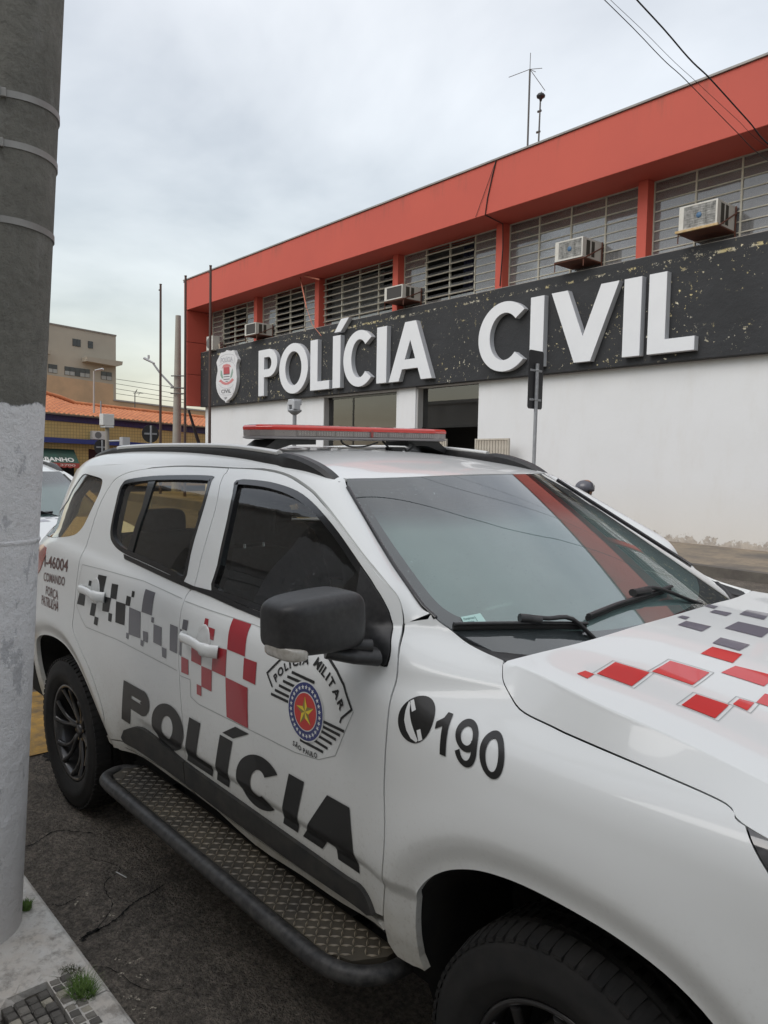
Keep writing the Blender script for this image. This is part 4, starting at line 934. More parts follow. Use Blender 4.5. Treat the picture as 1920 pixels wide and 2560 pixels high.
        if w>.2 or 1:
            V,F=superbox((x-.20-.03,y,1.47 if x>.5 else 1.40),(.055,.13,.085),.5,20,12); mesh('headrest',V,F,M_fab,st,True)
            b=MB(); 
            for q in(-.05,.05): b.cyl((x-.19,y+q,1.30),(x-.21,y+q,1.42),.007,n=8)
            b.build('headrest_post',M_chrome,st)
    # interior mirror
    V,F=superbox((1.98,.0,1.60),(.02,.12,.035),.5,20,10); mesh('interior_mirror',V,F,M_int,R,True)
    # antenna base + light bar --------------------------------------
    lb=empty('light_bar'); lb.parent=R; lb.location=(1.06,.044,1.862); lb.scale=(1,.936,1)
    def barloop(k,d=0):
        o=[(.135,-.44),(.135,.44),(.105,.555),(.05,.605),(-.05,.605),(-.105,.555),(-.135,.44),(-.135,-.44),(-.105,-.555),(-.05,-.605),(.05,-.605),(.105,-.555)]
        return [(x*k-(d if x>0 else -d)*0,y*(1-(1-k)*.25)) for x,y in o]
    def slab(nm,lv,m):
        V=[];F=[];n=12
        for k,z in lv: V+=[(x,y,z) for x,y in barloop(k)]
        for j in range(len(lv)-1):
            for i in range(n): F.append((j*n+i,j*n+(i+1)%n,(j+1)*n+(i+1)%n,(j+1)*n+i))
        F+=[tuple(range(n))[::-1],tuple(range((len(lv)-1)*n,len(lv)*n))]
        return mesh(nm,V,F,m,lb)
    slab('bar_base',[(.90,.0),(1.0,.004),(1.0,.010),(.93,.012)],mat('bar_base_grey',(.30,.28,.28),.4))
    slab('bar_lens',[(.985,.0125),(.985,.0370)],G_lens)
    bevel(slab('bar_top',[(1.0,.0375),(1.005,.050),(.96,.058),(.80,.061)],mat('red_bar_lens',(.62,.025,.015),.15,coat=1)),.002)
    slab('bar_core',[(.80,.0122),(.80,.0374)],mat('bar_core_grey',(.62,.58,.57),.5))
    M_led=mat('led_reflector',(.75,.72,.70),.3)
    for sx in(1,-1):
        for i in range(8):
            y0=-.43+i*.11+(.006 if i>3 else 0); b=MB(); x=.1195*sx
            b.box(min(x,x-.008*sx),max(x,x-.008*sx),y0,y0+.098,.0135,.0365); o=b.build('led_housing',mat('led_housing_grey',(.36,.32,.31),.4),lb)
            b=MB()
            for k in range(6):
                yc=y0+.010+k*.0155; xs=x+.0012*sx
                for dz in(-1,1): b.tube([(xs,yc-.004,.025+dz*.0055),(xs,yc+.001,.025+dz*.0075),(xs,yc+.006,.025+dz*.0055)],.0018,5,False)
                b.cyl((xs,yc+.001,.025),(xs+.002*sx,yc+.001,.025),.003,n=6)
            b.build('led_row',M_led,o)
    for q in(.1265,-.1265): MB().box(q-.0095,q+.0095,-.006,.008,.012,.044).build('bar_divider',mat('bar_divider_red',(.30,.05,.045),.3,coat=.5),lb)
    for sy in(-1,1):
        b=MB(); y0=sy*.30;y1=sy*.52;y2=sy*.612
        V=[];
        for x in(-.085,.085): V+=[(x,y0,-.001),(x,y0,-.022),(x,sy*.44,-.024),(x,y2-sy*.03,-.062),(x,y2,-.058),(x,y1,-.001)]
        b.add(V,[(0,1,2,3,4,5),(11,10,9,8,7,6)]+[(i,(i+1)%6,6+(i+1)%6,6+i) for i in range(6)]); b.build('bar_bracket',M_black,lb)
    b=MB(); b.tube([tuple(q) for q in cr([(.10,.10,-.002),(.12,.12,-.03),(.10,.17,-.048),(.13,.22,-.035),(.11,.26,-.05),(.12,.30,-.02),(.10,.27,-.004)],6)],.005,6); b.tube([tuple(q) for q in cr([(.12,.05,-.01),(.14,-.05,-.028),(.13,-.13,-.030),(.12,-.17,-.015),(.12,-.18,.0)],5)],.004,6); b.box(.09,.14,.13,.20,-.055,-.03)
    b.build('bar_cable',M_rub,lb)
    return R
SUV=make_suv("nearest white police SUV with checker decals and light bar")
SUV.rotation_euler=(radians(1.2),0,0)
_R=Matrix.Rotation(radians(1.2),3,'X'); _pv=Vector((0,-.94,0)); SUV.location=_pv-_R@_pv
# ================================================================== STREET SURFACES
def f_asph(t,p,co):
    v=co.outputs['Object']
    a=_mask(t,v,1.1,.35,.7,8,.65); b=_mask(t,v,60,.35,.7,4,.7); c_=_mask(t,v,7,.45,.75,8,.7)
    c=_mix(t,a,(.26,.222,.178),(.50,.43,.35)); c=_mix(t,_mul(t,b,.8),c,(.035,.030,.026)); c=_mix(t,_mul(t,_mask(t,v,24,.45,.62,5,.75),.6),c,(.05,.043,.035)); c=_mix(t,_mul(t,c_,.5),c,(.045,.038,.032))
    sp=_n(t,'ShaderNodeTexVoronoi',{'Vector':v,'Scale':75.}); s1=_n(t,'ShaderNodeMapRange',{0:sp.outputs['Distance'],1:.16,2:.10}).outputs[0]
    pt=_mask(t,v,3.2,.56,.66,4,.6); gate=_n(t,'ShaderNodeSeparateXYZ',{0:sp.outputs['Color']}).outputs[0]; gg=_n(t,'ShaderNodeMapRange',{0:gate,1:.80,2:.82}).outputs[0]
    c=_mix(t,_mul(t,_mul(t,s1,gg),pt),c,(.42,.38,.31))
    wv=_n(t,'ShaderNodeTexNoise',{'Vector':v,'Scale':2.2,'Detail':5}).outputs['Color']
    ad=_n(t,'ShaderNodeVectorMath',{0:v,1:_n(t,'ShaderNodeVectorMath',{0:wv,'Scale':.35},operation='SCALE').outputs[0]},operation='ADD').outputs[0]
    vo=_n(t,'ShaderNodeTexVoronoi',{'Vector':ad,'Scale':.9},feature='DISTANCE_TO_EDGE'); cr_=_n(t,'ShaderNodeMapRange',{0:vo.outputs['Distance'],1:.012,2:.003}).outputs[0]
    c=_mix(t,_mul(t,cr_,_mask(t,v,.9,.62,.70,3,.5)),c,(.015,.013,.011))
    t.links.new(c,p.inputs['Base Color']); p.inputs['Roughness'].default_value=.85
    h=_n(t,'ShaderNodeMath',{0:_mask(t,v,75,.3,.75,3,.6),1:_mul(t,c_,1.5)},operation='ADD').outputs[0]
    bm=_n(t,'ShaderNodeBump',{'Strength':1.,'Distance':.022,'Height':h}); t.links.new(bm.outputs[0],p.inputs['Normal'])
M_asph=mat('worn_asphalt',(.06,.05,.045),.9,build=f_asph)
V=[];F=[]
xs=[-400,-120,-60,-30,-20,-14,-10,-8]+list(np.arange(-7,6.1,.25))+[8,12,20,40,100,300]; ys=[-1.42,-1.0,0,2,5,9,9.5,10.5]
for x in xs:
    for y in ys: V.append((x,y,-.15*float(1-sst(-5.5,-1.6,x))))
for i in range(len(xs)-1):
    for j in range(len(ys)-1): F.append((i*8+j,(i+1)*8+j,(i+1)*8+j+1,i*8+j+1))
road=mesh('road',V,F,M_asph,None,True); tag(road,kind='structure')
g=mesh('ground',[(-1500,-1500,-.30),(1500,-1500,-.30),(1500,1500,-.30),(-1500,1500,-.30)],[(0,1,2,3)],mat('far_ground',(.10,.09,.08),.95,noise=(.05,(.14,.13,.11),.8,5))); tag(g,kind='structure')
def crack(path,w0):
    P=cr(path,14); q=[]
    rr=random.Random(3)
    Lf=[];Rt=[]
    for i,p in enumerate(P):
        a=P[max(i-1,0)];b=P[min(i+1,len(P)-1)];d=(b-a)/np.linalg.norm(b-a); n=np.array([-d[1],d[0]]); j=rr.uniform(-.004,.004); w=w0*rr.uniform(.25,1)*(1 if 0<i<len(P)-1 else .1)
        Lf.append(p+n*(j+w));Rt.append(p+n*(j-w))
    n=len(P); V=[(p[0],p[1],.0035) for p in Lf]+[(p[0],p[1],.0035) for p in Rt]
    mesh('crack',V,[(i,i+1,n+i+1,n+i) for i in range(n-1)],mat('crack_dirt',(.010,.009,.008),1),road)
crack([(p[0],p[1]) for p in [(1.1004,-1.2912,0.0),(1.0932,-1.2602,0.0),(1.0847,-1.2027,-0.0),(1.0642,-1.1385,0.0),(1.0023,-1.0342,0.0),(0.9844,-0.9608,0.0),(0.9607,-0.8906,0.0)]],.006)
crack([(p[0],p[1]) for p in [(1.1155,-1.2861,0.0),(1.0864,-1.2505,0.0),(1.0853,-1.2066,0.0)]],.012)
crack([(p[0],p[1]) for p in [(0.8063,-1.2906,0.0),(0.8388,-1.2718,-0.0),(0.8366,-1.2337,0.0),(0.8234,-1.187,0.0)]],.003)
crack([(.55,-1.05),(.72,-.98),(.80,-1.08),(.98,-1.12),(1.1,-1.25)],.0022)
crack([(.2,-1.36),(.28,-1.22),(.22,-1.08),(.35,-.95)],.004)
crack([(1.25,-1.36),(1.32,-1.27),(1.5,-1.22),(1.58,-1.12)],.0018)
crack([(p[0],p[1]) for p in [(-1.0224,-0.81,0.0),(-0.9275,-0.8019,0.0),(-0.8017,-0.8049,0.0),(-0.6493,-0.818,-0.0)]],.03)
# yellow painted marking
def f_yel(t,p,co):
    a=_mask(t,co.outputs['Object'],9,.40,.60,8,.7); b=_mask(t,co.outputs['Object'],2,.45,.6,5,.6)
    t.links.new(_mix(t,_n(t,'ShaderNodeMath',{0:_mul(t,a,.55),1:_mul(t,b,.3)},operation='ADD',use_clamp=True).outputs[0],(.50,.29,.06),(.10,.085,.065)),p.inputs['Base Color'])
ym=mesh('road_marking',[(-4.2,-1.42,-.09),(-1.9,-1.42,-.004),(-.78,-1.42,.004),(-.78,-.66,.004),(-1.9,-.45,-.004),(-4.2,-.45,-.09)],[(0,1,4,5),(1,2,3,4)],mat('worn_yellow_paint',(.5,.3,.06),.8,build=f_yel,bump=None)); tag(ym,kind='structure')
ym.location.z=.004
# near pavement: painted kerb, cement apron, stone setts
def f_kerb(t,p,co):
    v=co.outputs['Object']; a=_mask(t,v,4,.40,.72,8,.7); b=_mask(t,v,30,.50,.72,6,.7); e_=_mask(t,v,11,.55,.68,8,.7)
    c=_mix(t,_mul(t,a,.75),(.62,.61,.58),(.50,.42,.34)); c=_mix(t,_mul(t,b,.6),c,(.20,.18,.16)); c=_mix(t,_mul(t,e_,.6),c,(.16,.14,.12))
    t.links.new(c,p.inputs['Base Color']); bm=_n(t,'ShaderNodeBump',{'Strength':.7,'Distance':.006,'Height':_mask(t,v,18,.3,.7,8,.7)}); t.links.new(bm.outputs[0],p.inputs['Normal'])
M_kerb=mat('whitewashed_concrete',(.5,.5,.47),.85,build=f_kerb)
b=MB()
for k in range(-40,14):
    x0=k*1.0+.62; x1=x0+.994; z0=-.15*float(1-sst(-5.5,-1.6,x0)); 
    b=MB(); V=[];prof=[(-1.372,-.25),(-1.376,.120),(-1.381,.137),(-1.395,.148),(-1.52,.150),(-1.52,-.25)]
    for x in (x0,x1): V+=[(x,y,z+z0) for y,z in prof]
    n=6; b.add(V,[tuple(range(6)),tuple(range(6,12))[::-1]]+[(i,6+i,6+(i+1)%6,(i+1)%6) for i in range(6)])
    o=b.build('kerb_stone',M_kerb); 
    if k==-40: KERB=empty('kerb'); tag(KERB,kind='structure')
    o.parent=KERB
sw=MB()
for (x0,x1) in ((-40,-30),(-30,-20),(-20,-10),(-10,-5.5)): sw.box(x0,x1,-5.2,-1.52,-.4,-.003)
sw.add([(-5.5,-5.2,-.003),(-1.6,-5.2,.147),(-1.6,-1.52,.147),(-5.5,-1.52,-.003)],[(0,1,2,3)])
sw.box(-1.6,1.46,-5.2,-1.52,-.3,.149); sw.box(1.46,16,-5.2,-1.52,-.3,.120)
NP=sw.build('near_pavement',M_kerb); tag(NP,kind='structure')
def f_set(t,p,co):
    v=co.outputs['Object']; r=_n(t,'ShaderNodeObjectInfo').outputs['Random']
    rc=t.nodes.new('ShaderNodeValToRGB'); t.links.new(r,rc.inputs[0]); e=rc.color_ramp.elements; rc.color_ramp.interpolation='CONSTANT'
    e[0].color=(.12,.112,.10,1); e[0].position=0; e[1].position=.45; e[1].color=(.22,.205,.18,1); 
    for ps,cl in ((.66,(.27,.25,.21,1)),(.80,(.40,.37,.30,1)),(.93,(.34,.32,.30,1))): q=e.new(ps); q.color=cl
    c=_mix(t,_mul(t,_mask(t,v,55,.4,.7,5,.7),.55),rc.outputs[0],(.06,.055,.05))
    t.links.new(c,p.inputs['Base Color']); bm=_n(t,'ShaderNodeBump',{'Strength':.5,'Distance':.003,'Height':_mask(t,v,90,.3,.7,5,.7)}); t.links.new(bm.outputs[0],p.inputs['Normal'])
M_set=mat('stone_setts',(.2,.2,.18),.85,build=f_set)
ms=[]
for k in range(5):
    rr=random.Random(k); j=lambda: rr.uniform(-.002,.002); h=.0148
    T=[(sx*(h-.0035)+j()*.7,sy*(h-.0035)+j()*.7,.034+j()*.6) for sx,sy in ((-1,-1),(1,-1),(1,1),(-1,1))]; M_=[(sx*h+j()*.5,sy*h+j()*.5,.029) for sx,sy in ((-1,-1),(1,-1),(1,1),(-1,1))]; B_=[(sx*h,sy*h,0) for sx,sy in ((-1,-1),(1,-1),(1,1),(-1,1))]
    me=bpy.data.meshes.new('stone_sett'); me.from_pydata(T+M_+B_,[],[(0,1,2,3)]+[(4+i,4+(i+1)%4,(i+1)%4,i) for i in range(4)]+[(8+i,8+(i+1)%4,4+(i+1)%4,4+i) for i in range(4)]); me.materials.append(M_set)
    me.polygons.foreach_set('use_smooth',[False]*9); ms.append(me)
rr=random.Random(11)
for i in range(15):
    for jx in range(19):
        x=1.484+jx*.0335+(jx//4)*.006; y=-1.470-i*.0335-((i+2)//4)*.010
        if i<2 and jx>4 and rr.random()<.35: continue
        if hypot(x-1.40,y+1.60)<.10: continue
        o=link('stone_sett',ms[rr.randrange(5)],NP); o.location=(x,y,.119+rr.uniform(-.003,.003)); o.rotation_euler=(rr.uniform(-.05,.05),rr.uniform(-.05,.05),rr.uniform(-.06,.06))
# dirt bed and broken cement edge
d=mesh('joint_dirt',[(1.455,-2.4,.1205+.004),(2.4,-2.4,.1245),(2.4,-1.50,.1245),(1.455,-1.50,.1245)],[(0,1,2,3)],mat('joint_soil',(.045,.040,.033),1,noise=(30,(.09,.08,.06),.7,6))); d.parent=NP
V=[];rr=random.Random(5);N_=40
for i in range(N_):
    t=i/(N_-1); y=-2.3+t*.84; V+=[(1.30,y,.1502),(1.455+rr.uniform(-.014,.022)+.03*sin(i*.5),y,.1512+rr.uniform(-.004,.002)),(1.475+rr.uniform(0,.02)+.03*sin(i*.5),y,.1235)]
mesh('cement_edge',V,[(3*i+j,3*i+3+j,3*i+4+j,3*i+1+j) for i in range(N_-1) for j in range(2)],M_kerb,NP)
# grass tufts
def tuft(c,r,n,h,label,col,seed):
    rr=random.Random(seed); V=[];F=[]
    for i in range(n):
        a=rr.uniform(0,2*pi); q=r*math.sqrt(rr.random()); bx,by=c[0]+q*cos(a),c[1]+q*sin(a)*.7; H=h*rr.uniform(.4,1); le=rr.uniform(0,2*pi); ln=H*rr.uniform(.2,.8); w=.0022
        dx,dy=cos(le),sin(le); k=len(V)
        for t in (0,.4,.75,1.):
            px,py,pz=bx+dx*ln*t*t,by+dy*ln*t*t,c[2]+H*t*(1-.25*t); ww=w*(1-t)+.0002; V+=[(px-dy*ww,py+dx*ww,pz),(px+dy*ww,py-dx*ww,pz)]
        for j in range(3): F.append((k+2*j,k+2*j+1,k+2*j+3,k+2*j+2))
    o=mesh('grass_tuft',V,F,mat(*col)); tag(o,label,'grass',kind='stuff')
gc=('weed_green',(.12,.20,.04),.8,0,0,(40,(.05,.11,.02),.8,3))
tuft((1.575,-1.452,.125),.050,620,.075,'bright green grass tuft rooted at the kerb beside the stone setts',gc,1)
tuft((1.475,-1.455,.135),.048,1300,.028,'low dark mossy tuft in the broken corner of the cement',('moss_green',(.045,.065,.020),.9,0,0,(50,(.08,.05,.02),.7,3)),2)
tuft((1.02,-1.450,.150),.024,260,.035,'tiny green weed sprouting at the foot of the concrete pole',gc,3)
b=MB(); P=[(0.7421,-1.004,0.004),(0.8111,-0.9887,0.004)]; b.tube([P[0],P[1]],.0022,6,flat=(1.3,.6)); tag(b.build('litter_stick',mat('white_litter',(.7,.7,.68),.6)),'thin white stick lying on the asphalt by the running board','litter')
# grit and pale chips on the asphalt
rr=random.Random(21); V=[];F=[]
def chip(x,y,z,r):
    k=len(V); a0=rr.uniform(0,6)
    for i in range(5): a=a0+i*1.257; V.append((x+r*cos(a)*rr.uniform(.6,1.2),y+r*sin(a)*rr.uniform(.6,1.2),z))
    V.append((x,y,z+r*.6)); F.extend([(k+i,k+(i+1)%5,k+5) for i in range(5)])
for i in range(2600):
    x=rr.uniform(-.8,2.6); y=-1.372+abs(rr.gauss(0,.16)) if rr.random()<.55 else rr.uniform(-1.36,-.6); chip(x,y,-.0005,rr.uniform(.0015,.0045))
o=mesh('grit',V,F,mat('road_grit',(.13,.115,.095),.9,noise=(60,(.05,.045,.04),.8,2))); tag(o,'fine brown grit gathered in the gutter along the kerb','grit',kind='stuff')
V=[];F=[]
for c0 in [(1.294,-1.2154,0.0),(1.3363,-1.2051,-0.0),(1.4977,-1.2809,0.0),(1.5284,-1.2513,0.0),(1.5602,-1.2817,0.0),(1.5942,-1.238,0.0),(1.3433,-1.1728,0.0),(1.0152,-1.149,0.0),(1.0234,-1.1294,0.0),(1.13,-1.1803,0.0),(0.8602,-1.2155,0.0),(0.8253,-1.1527,0.0),(1.4568,-1.1851,0.0),(1.4265,-1.2061,0.0),(1.3743,-1.2455,0.0),(0.342,-1.1886,0.0),(1.6125,-1.2854,-0.0),(1.4993,-1.265,0.0)]:
    for j in range(5): chip(c0[0]+rr.gauss(0,.008),c0[1]+rr.gauss(0,.008),.0,rr.uniform(.0015,.005))
o=mesh('pale_chips',V,F,mat('pale_chip',(.50,.45,.36),.8)); tag(o,'small pale chips scattered on the asphalt near the kerb','chips',kind='stuff')
# far pavement (building frame)
BE=radians(-1.6)
def bw(x,y,z=0): return (x*cos(BE)-y*sin(BE), x*sin(BE)+y*cos(BE), z)
def f_fp(t,p,co):
    v=co.outputs['Object']; a=_mask(t,v,.8,.4,.65,8,.65); b=_mask(t,v,9,.4,.7,6,.7)
    c=_mix(t,a,(.30,.24,.17),(.13,.115,.10)); c=_mix(t,_mul(t,b,.5),c,(.10,.09,.08)); t.links.new(c,p.inputs['Base Color'])
M_fp=mat('stained_cement_walk',(.25,.2,.15),.9,build=f_fp)
fp=MB(); fp.box(-27.5,30,10.05,13.6,-.4,.15); o=fp.build('far_pavement',M_fp); o.rotation_euler=(0,0,BE); tag(o,kind='structure')
fp=MB(); fp.box(-27.5,30,9.86,10.048,-.4,.158); o=fp.build('far_kerb',mat('dark_old_kerb',(.09,.08,.07),.9,noise=(3,(.18,.16,.13),.7,8))); o.rotation_euler=(0,0,BE); tag(o,kind='structure')
fp=MB(); fp.box(-46,-36,-8,60,-.5,-.0); o=fp.build('cross_pavement',M_fp); tag(o,kind='structure')
# ================================================================== POLICE STATION
def f_orange(t,p,co):
    v=co.outputs['Object']; a=_mask(t,v,.35,.35,.7,6,.6); b=_mask(t,v,2.2,.62,.74,8,.7,vs=(1,1,.35)); s=_n(t,'ShaderNodeSeparateXYZ',{0:v})
    top=_n(t,'ShaderNodeMapRange',{0:s.outputs[2],1:8.55,2:9.1}).outputs[0]; st=_mul(t,_mask(t,v,2.4,.52,.70,8,.75,vs=(1,1,.12)),top)
    c=_mix(t,a,(.49,.084,.054),(.44,.073,.050)); c=_mix(t,_mul(t,b,.25),c,(.40,.11,.07)); c=_mix(t,_mul(t,st,.7),c,(.20,.07,.045))
    sp=_mask(t,v,5,.76,.77,8,.75); c=_mix(t,_mul(t,sp,.7),c,(.7,.62,.55)); t.links.new(c,p.inputs['Base Color'])
    bm=_n(t,'ShaderNodeBump',{'Strength':.15,'Distance':.02,'Height':_mask(t,v,1.5,.2,.8,6,.6)}); t.links.new(bm.outputs[0],p.inputs['Normal'])
M_or=mat('orange_red_paint',(.6,.12,.06),.7,build=f_orange)
def f_band(t,p,co):
    v=co.outputs['Object']; a=_mask(t,v,1.0,.3,.7,5,.6)
    c=_mix(t,a,(.019,.020,.022),(.030,.031,.034))
    fl=_mask(t,v,9,.625,.635,5,.75); ar=_mask(t,v,.33,.43,.55,3,.55,vs=(1,1,1.5)); fl2=_mask(t,v,3.6,.64,.645,8,.8)
    s=_n(t,'ShaderNodeSeparateXYZ',{0:v}); ln=_n(t,'ShaderNodeMath',{0:s.outputs[2],1:5.93},operation='SUBTRACT'); l2=_n(t,'ShaderNodeMath',{0:ln.outputs[0]},operation='ABSOLUTE')
    lm=_mul(t,_n(t,'ShaderNodeMapRange',{0:l2.outputs[0],1:.045,2:.02}).outputs[0],_mask(t,v,5,.54,.55,8,.8,vs=(1,1,1)))
    m=_n(t,'ShaderNodeMath',{0:_mul(t,fl,ar),1:_mul(t,fl2,ar)},operation='MAXIMUM').outputs[0]; m=_n(t,'ShaderNodeMath',{0:m,1:_mul(t,lm,.75)},operation='MAXIMUM').outputs[0]
    c=_mix(t,m,c,_mixc(t,v)); t.links.new(c,p.inputs['Base Color'])
    bm=_n(t,'ShaderNodeBump',{'Strength':.6,'Distance':.02,'Height':_mask(t,v,6,.2,.8,8,.7)}); t.links.new(bm.outputs[0],p.inputs['Normal'])
def _mixc(t,v): return _mix(t,_mask(t,v,3,.4,.6,2,.5),(.62,.52,.26),(.66,.62,.50))
M_band=mat('black_textured_render',(.02,.02,.02),.8,build=f_band)
def f_wall(t,p,co):
    v=co.outputs['Object']; s=_n(t,'ShaderNodeSeparateXYZ',{0:v}); a=_mask(t,v,.5,.35,.75,6,.6); b=_mask(t,v,3,.5,.8,8,.7,vs=(1,1,.3))
    c=_mix(t,_mul(t,a,.35),(.69,.695,.70),(.60,.60,.595)); c=_mix(t,_mul(t,b,.25),c,(.55,.52,.47))
    wx=_n(t,'ShaderNodeTexNoise',{'Vector':v,'Scale':4.5,'Detail':8,'Roughness':.72}).outputs[0]
    h=_n(t,'ShaderNodeMath',{0:s.outputs[2],1:_mul(t,wx,.85)},operation='ADD').outputs[0]   # height + noise
    pk=_n(t,'ShaderNodeMapRange',{0:h,1:.535,2:.500}).outputs[0]; st=_n(t,'ShaderNodeMapRange',{0:s.outputs[2],1:1.3,2:.2}).outputs[0]
    c=_mix(t,_mul(t,st,.35),c,(.62,.56,.46)); c=_mix(t,pk,c,_mix(t,_mask(t,v,8,.4,.6,5,.6),(.36,.32,.28),(.47,.42,.36)))
    t.links.new(c,p.inputs['Base Color'])
    bm=_n(t,'ShaderNodeBump',{'Strength':.3,'Distance':.02,'Height':_n(t,'ShaderNodeMath',{0:_mul(t,_mask(t,v,1.2,.2,.8,6,.6),1.),1:_mul(t,pk,-1.)},operation='ADD').outputs[0]}); t.links.new(bm.outputs[0],p.inputs['Normal'])
M_wall=mat('white_wall_render',(.75,.75,.73),.85,build=f_wall)
PS=empty('police_station',(0,0,.195),(0,-.0075,BE),'two-storey police station with orange-red fascia, black sign band and white lower wall','building')
def bbox(nm,m,x0,x1,y0,y1,z0,z1,par=PS,bv=0):
    o=MB().box(x0,x1,y0,y1,z0,z1).build(nm,m,par)
    if bv: bevel(o,bv)
    return o
XR=16.
fa=bbox('fascia',M_or,-26.50,XR,12.30,14.2,7.86,9.10,bv=.012)
bbox('roof_flashing',mat('grey_flashing',(.20,.19,.18),.5,noise=(2,(.35,.33,.30),.7,6)),-26.53,XR,12.26,14.3,9.103,9.145,fa)
bbox('roof_slab',M_or,-26.45,XR,14.2,24,7.95,8.95)
z_=[3.86]+[a[2] for a in [(0,0,5.185),(0,0,6.536)]]+[7.858]
for k in range(3): bbox('end_fin_panel',M_or,-26.50,-26.23,12.305,13.6,z_[k]+(.012 if k else 0),z_[k+1]-.012,bv=.006)
bbox('end_fin_core',mat('joint_dark_red',(.20,.04,.03),.9),-26.48,-26.25,12.33,13.58,3.88,7.85)
band=bbox('sign_band',M_band,-26.225,XR,12.93,13.30,3.83,6.14,bv=.012)
bbox('band_cap',mat('cap_concrete',(.34,.31,.28),.9,noise=(3,(.12,.11,.10),.8,6)),-26.22,XR,12.96,13.30,6.1405,6.158,band)
bbox('end_wall',M_or,-26.5,-26.2,13.6,24,-.6,7.85)
# lower storey
for x0,x1,z0,z1 in ((-26.2,-17.43,-.6,3.835),(-13.66,-12.70,-.6,3.835),(-10.27,XR,-.6,3.835),(-17.43,-13.66,-.6,1.6),(-17.43,-13.66,3.78,3.835),(-12.70,-10.27,3.80,3.835)):
    bbox('lower_wall',M_wall,x0,x1,13.15,13.40,z0,z1)
bbox('pier_edge',M_wall,-13.50,-12.75,13.10,13.148,-.6,3.83)
M_jamb=mat('grey_jamb',(.30,.29,.28),.8)
bbox('window_jamb',M_jamb,-17.43,-17.39,13.12,13.38,1.6,3.78); bbox('window_jamb',M_jamb,-12.70,-12.655,13.12,13.38,0,3.80)
M_wg=glassmat('shop_window_glass',(.28,.29,.29),2.2,.0,.03)
wa=bbox('display_window',M_gloss,-17.39,-13.66,13.30,13.36,3.70,3.78); bbox('window_glass',M_wg,-17.38,-13.67,13.32,13.33,1.62,3.70,wa); bbox('mullion',M_gloss,-16.05,-15.99,13.30,13.36,1.6,3.70,wa)
wb=bbox('door_transom',M_gloss,-12.655,-10.275,13.30,13.36,2.62,2.66); bbox('window_glass',M_wg,-12.65,-10.28,13.32,13.33,2.66,3.79,wb)
bbox('ground_interior',mat('dim_interior',(.055,.052,.048),.9),-17.5,-10.2,15.6,15.7,-.5,3.9); bbox('interior_ceiling',mat('dim_ceiling',(.13,.13,.12),.9),-17.5,-10.2,13.42,15.6,3.79,3.83)
bbox('interior_side',mat('dim_interior',(.055,.052,.048),.9),-10.28,-10.2,13.42,15.6,-.5,3.79); bbox('interior_side',mat('dim_interior',(.055,.052,.048),.9),-17.5,-17.42,13.42,15.6,-.5,3.79); bbox('interior_floor',M_jamb,-17.5,-10.2,13.42,15.6,-.5,.0)
# gate leaves
def gate(x0,x1,z1,lab):
    gg=empty('gate',(0,0,.195),(0,-.0075,BE),lab,'gate','white slatted gate leaves at the entrance'); M_g=mat('cream_gate_paint',(.52,.48,.41),.7,noise=(6,(.30,.25,.19),.6,7))
    bbox('gate_rail',M_g,x0,x1,12.70,12.76,z1-.04,z1,gg); bbox('gate_rail',M_g,x0,x1,12.70,12.76,.25,.30,gg); bbox('gate_post',M_g,x1-.04,x1,12.70,12.76,.30,z1-.041,gg); bbox('gate_post',M_g,x0,x0+.04,12.70,12.76,.30,z1-.041,gg)
    n=int((x1-x0-.08)/.095); me=None
    for i in range(n):
        xa=x0+.045+i*(x1-x0-.09)/n; o=bbox('slat',M_g,0,(x1-x0-.09)/n*.72,12.715,12.745,.301,z1-.041,gg); o.location.x=xa
        if me: bpy.data.meshes.remove(o.data) if False else None; o.data=me
        else: me=o.data
gate(-9.9512,-8.7872,2.258,'cream slatted metal gate leaf folded open against the white wall')
gate(-11.5556,-11.0331,2.27,'cream slatted gate leaf seen behind the end of the light bar')
# sign letters
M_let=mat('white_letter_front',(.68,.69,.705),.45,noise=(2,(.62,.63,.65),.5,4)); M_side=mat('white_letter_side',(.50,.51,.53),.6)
def sletter(ch,x0,x1,t,z0=4.00,z1=5.70,ty=.17):
    H=z1-z0; w=(x1-x0)/H
    for loops in glyph(ch,w,t/H,ty):
        Ls=[dens([(x0+a*H,z0+b_*H) for a,b_ in l],.4) for l in loops]
        vs,fs=tri2d(Ls,.4,False); V=[(x,12.765,z) for x,z in vs]; n=len(V); V2=[(x,12.928,z) for x,z in vs]
        F=[]; ed={}
        for f in fs:
            f=[int(i) for i in f]; a,b_,c=[vs[i] for i in f]
            if (b_[0]-a[0])*(c[1]-a[1])-(b_[1]-a[1])*(c[0]-a[0])<0: f=f[::-1]
            F.append(tuple(f)); 
            for p_,q_ in ((f[0],f[1]),(f[1],f[2]),(f[2],f[0])):
                k=(min(p_,q_),max(p_,q_)); ed[k]=None if k in ed else (p_,q_)
        nf=len(F)
        for e_ in ed.values():
            if e_: F.append((e_[1],e_[0],n+e_[0],n+e_[1]))
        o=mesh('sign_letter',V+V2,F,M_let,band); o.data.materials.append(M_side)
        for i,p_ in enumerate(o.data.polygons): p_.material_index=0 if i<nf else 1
        bevel(o,.006,1,50)
for a in (('P',-21.17,-19.86,.40),('O',-19.72,-17.89,.40),('L',-17.75,-16.64,.43),('Í',-16.46,-16.04,0),('C',-15.88,-14.22,.42),('I',-14.19,-13.72,0),('A',-13.60,-11.73,.42),
          ('C',-9.98,-8.20,.40),('I',-8.26,-7.845,0),('V',-7.63,-5.79,.43),('I',-5.665,-5.23,0),('L',-5.06,-3.99,.41)):
    sletter(*a)
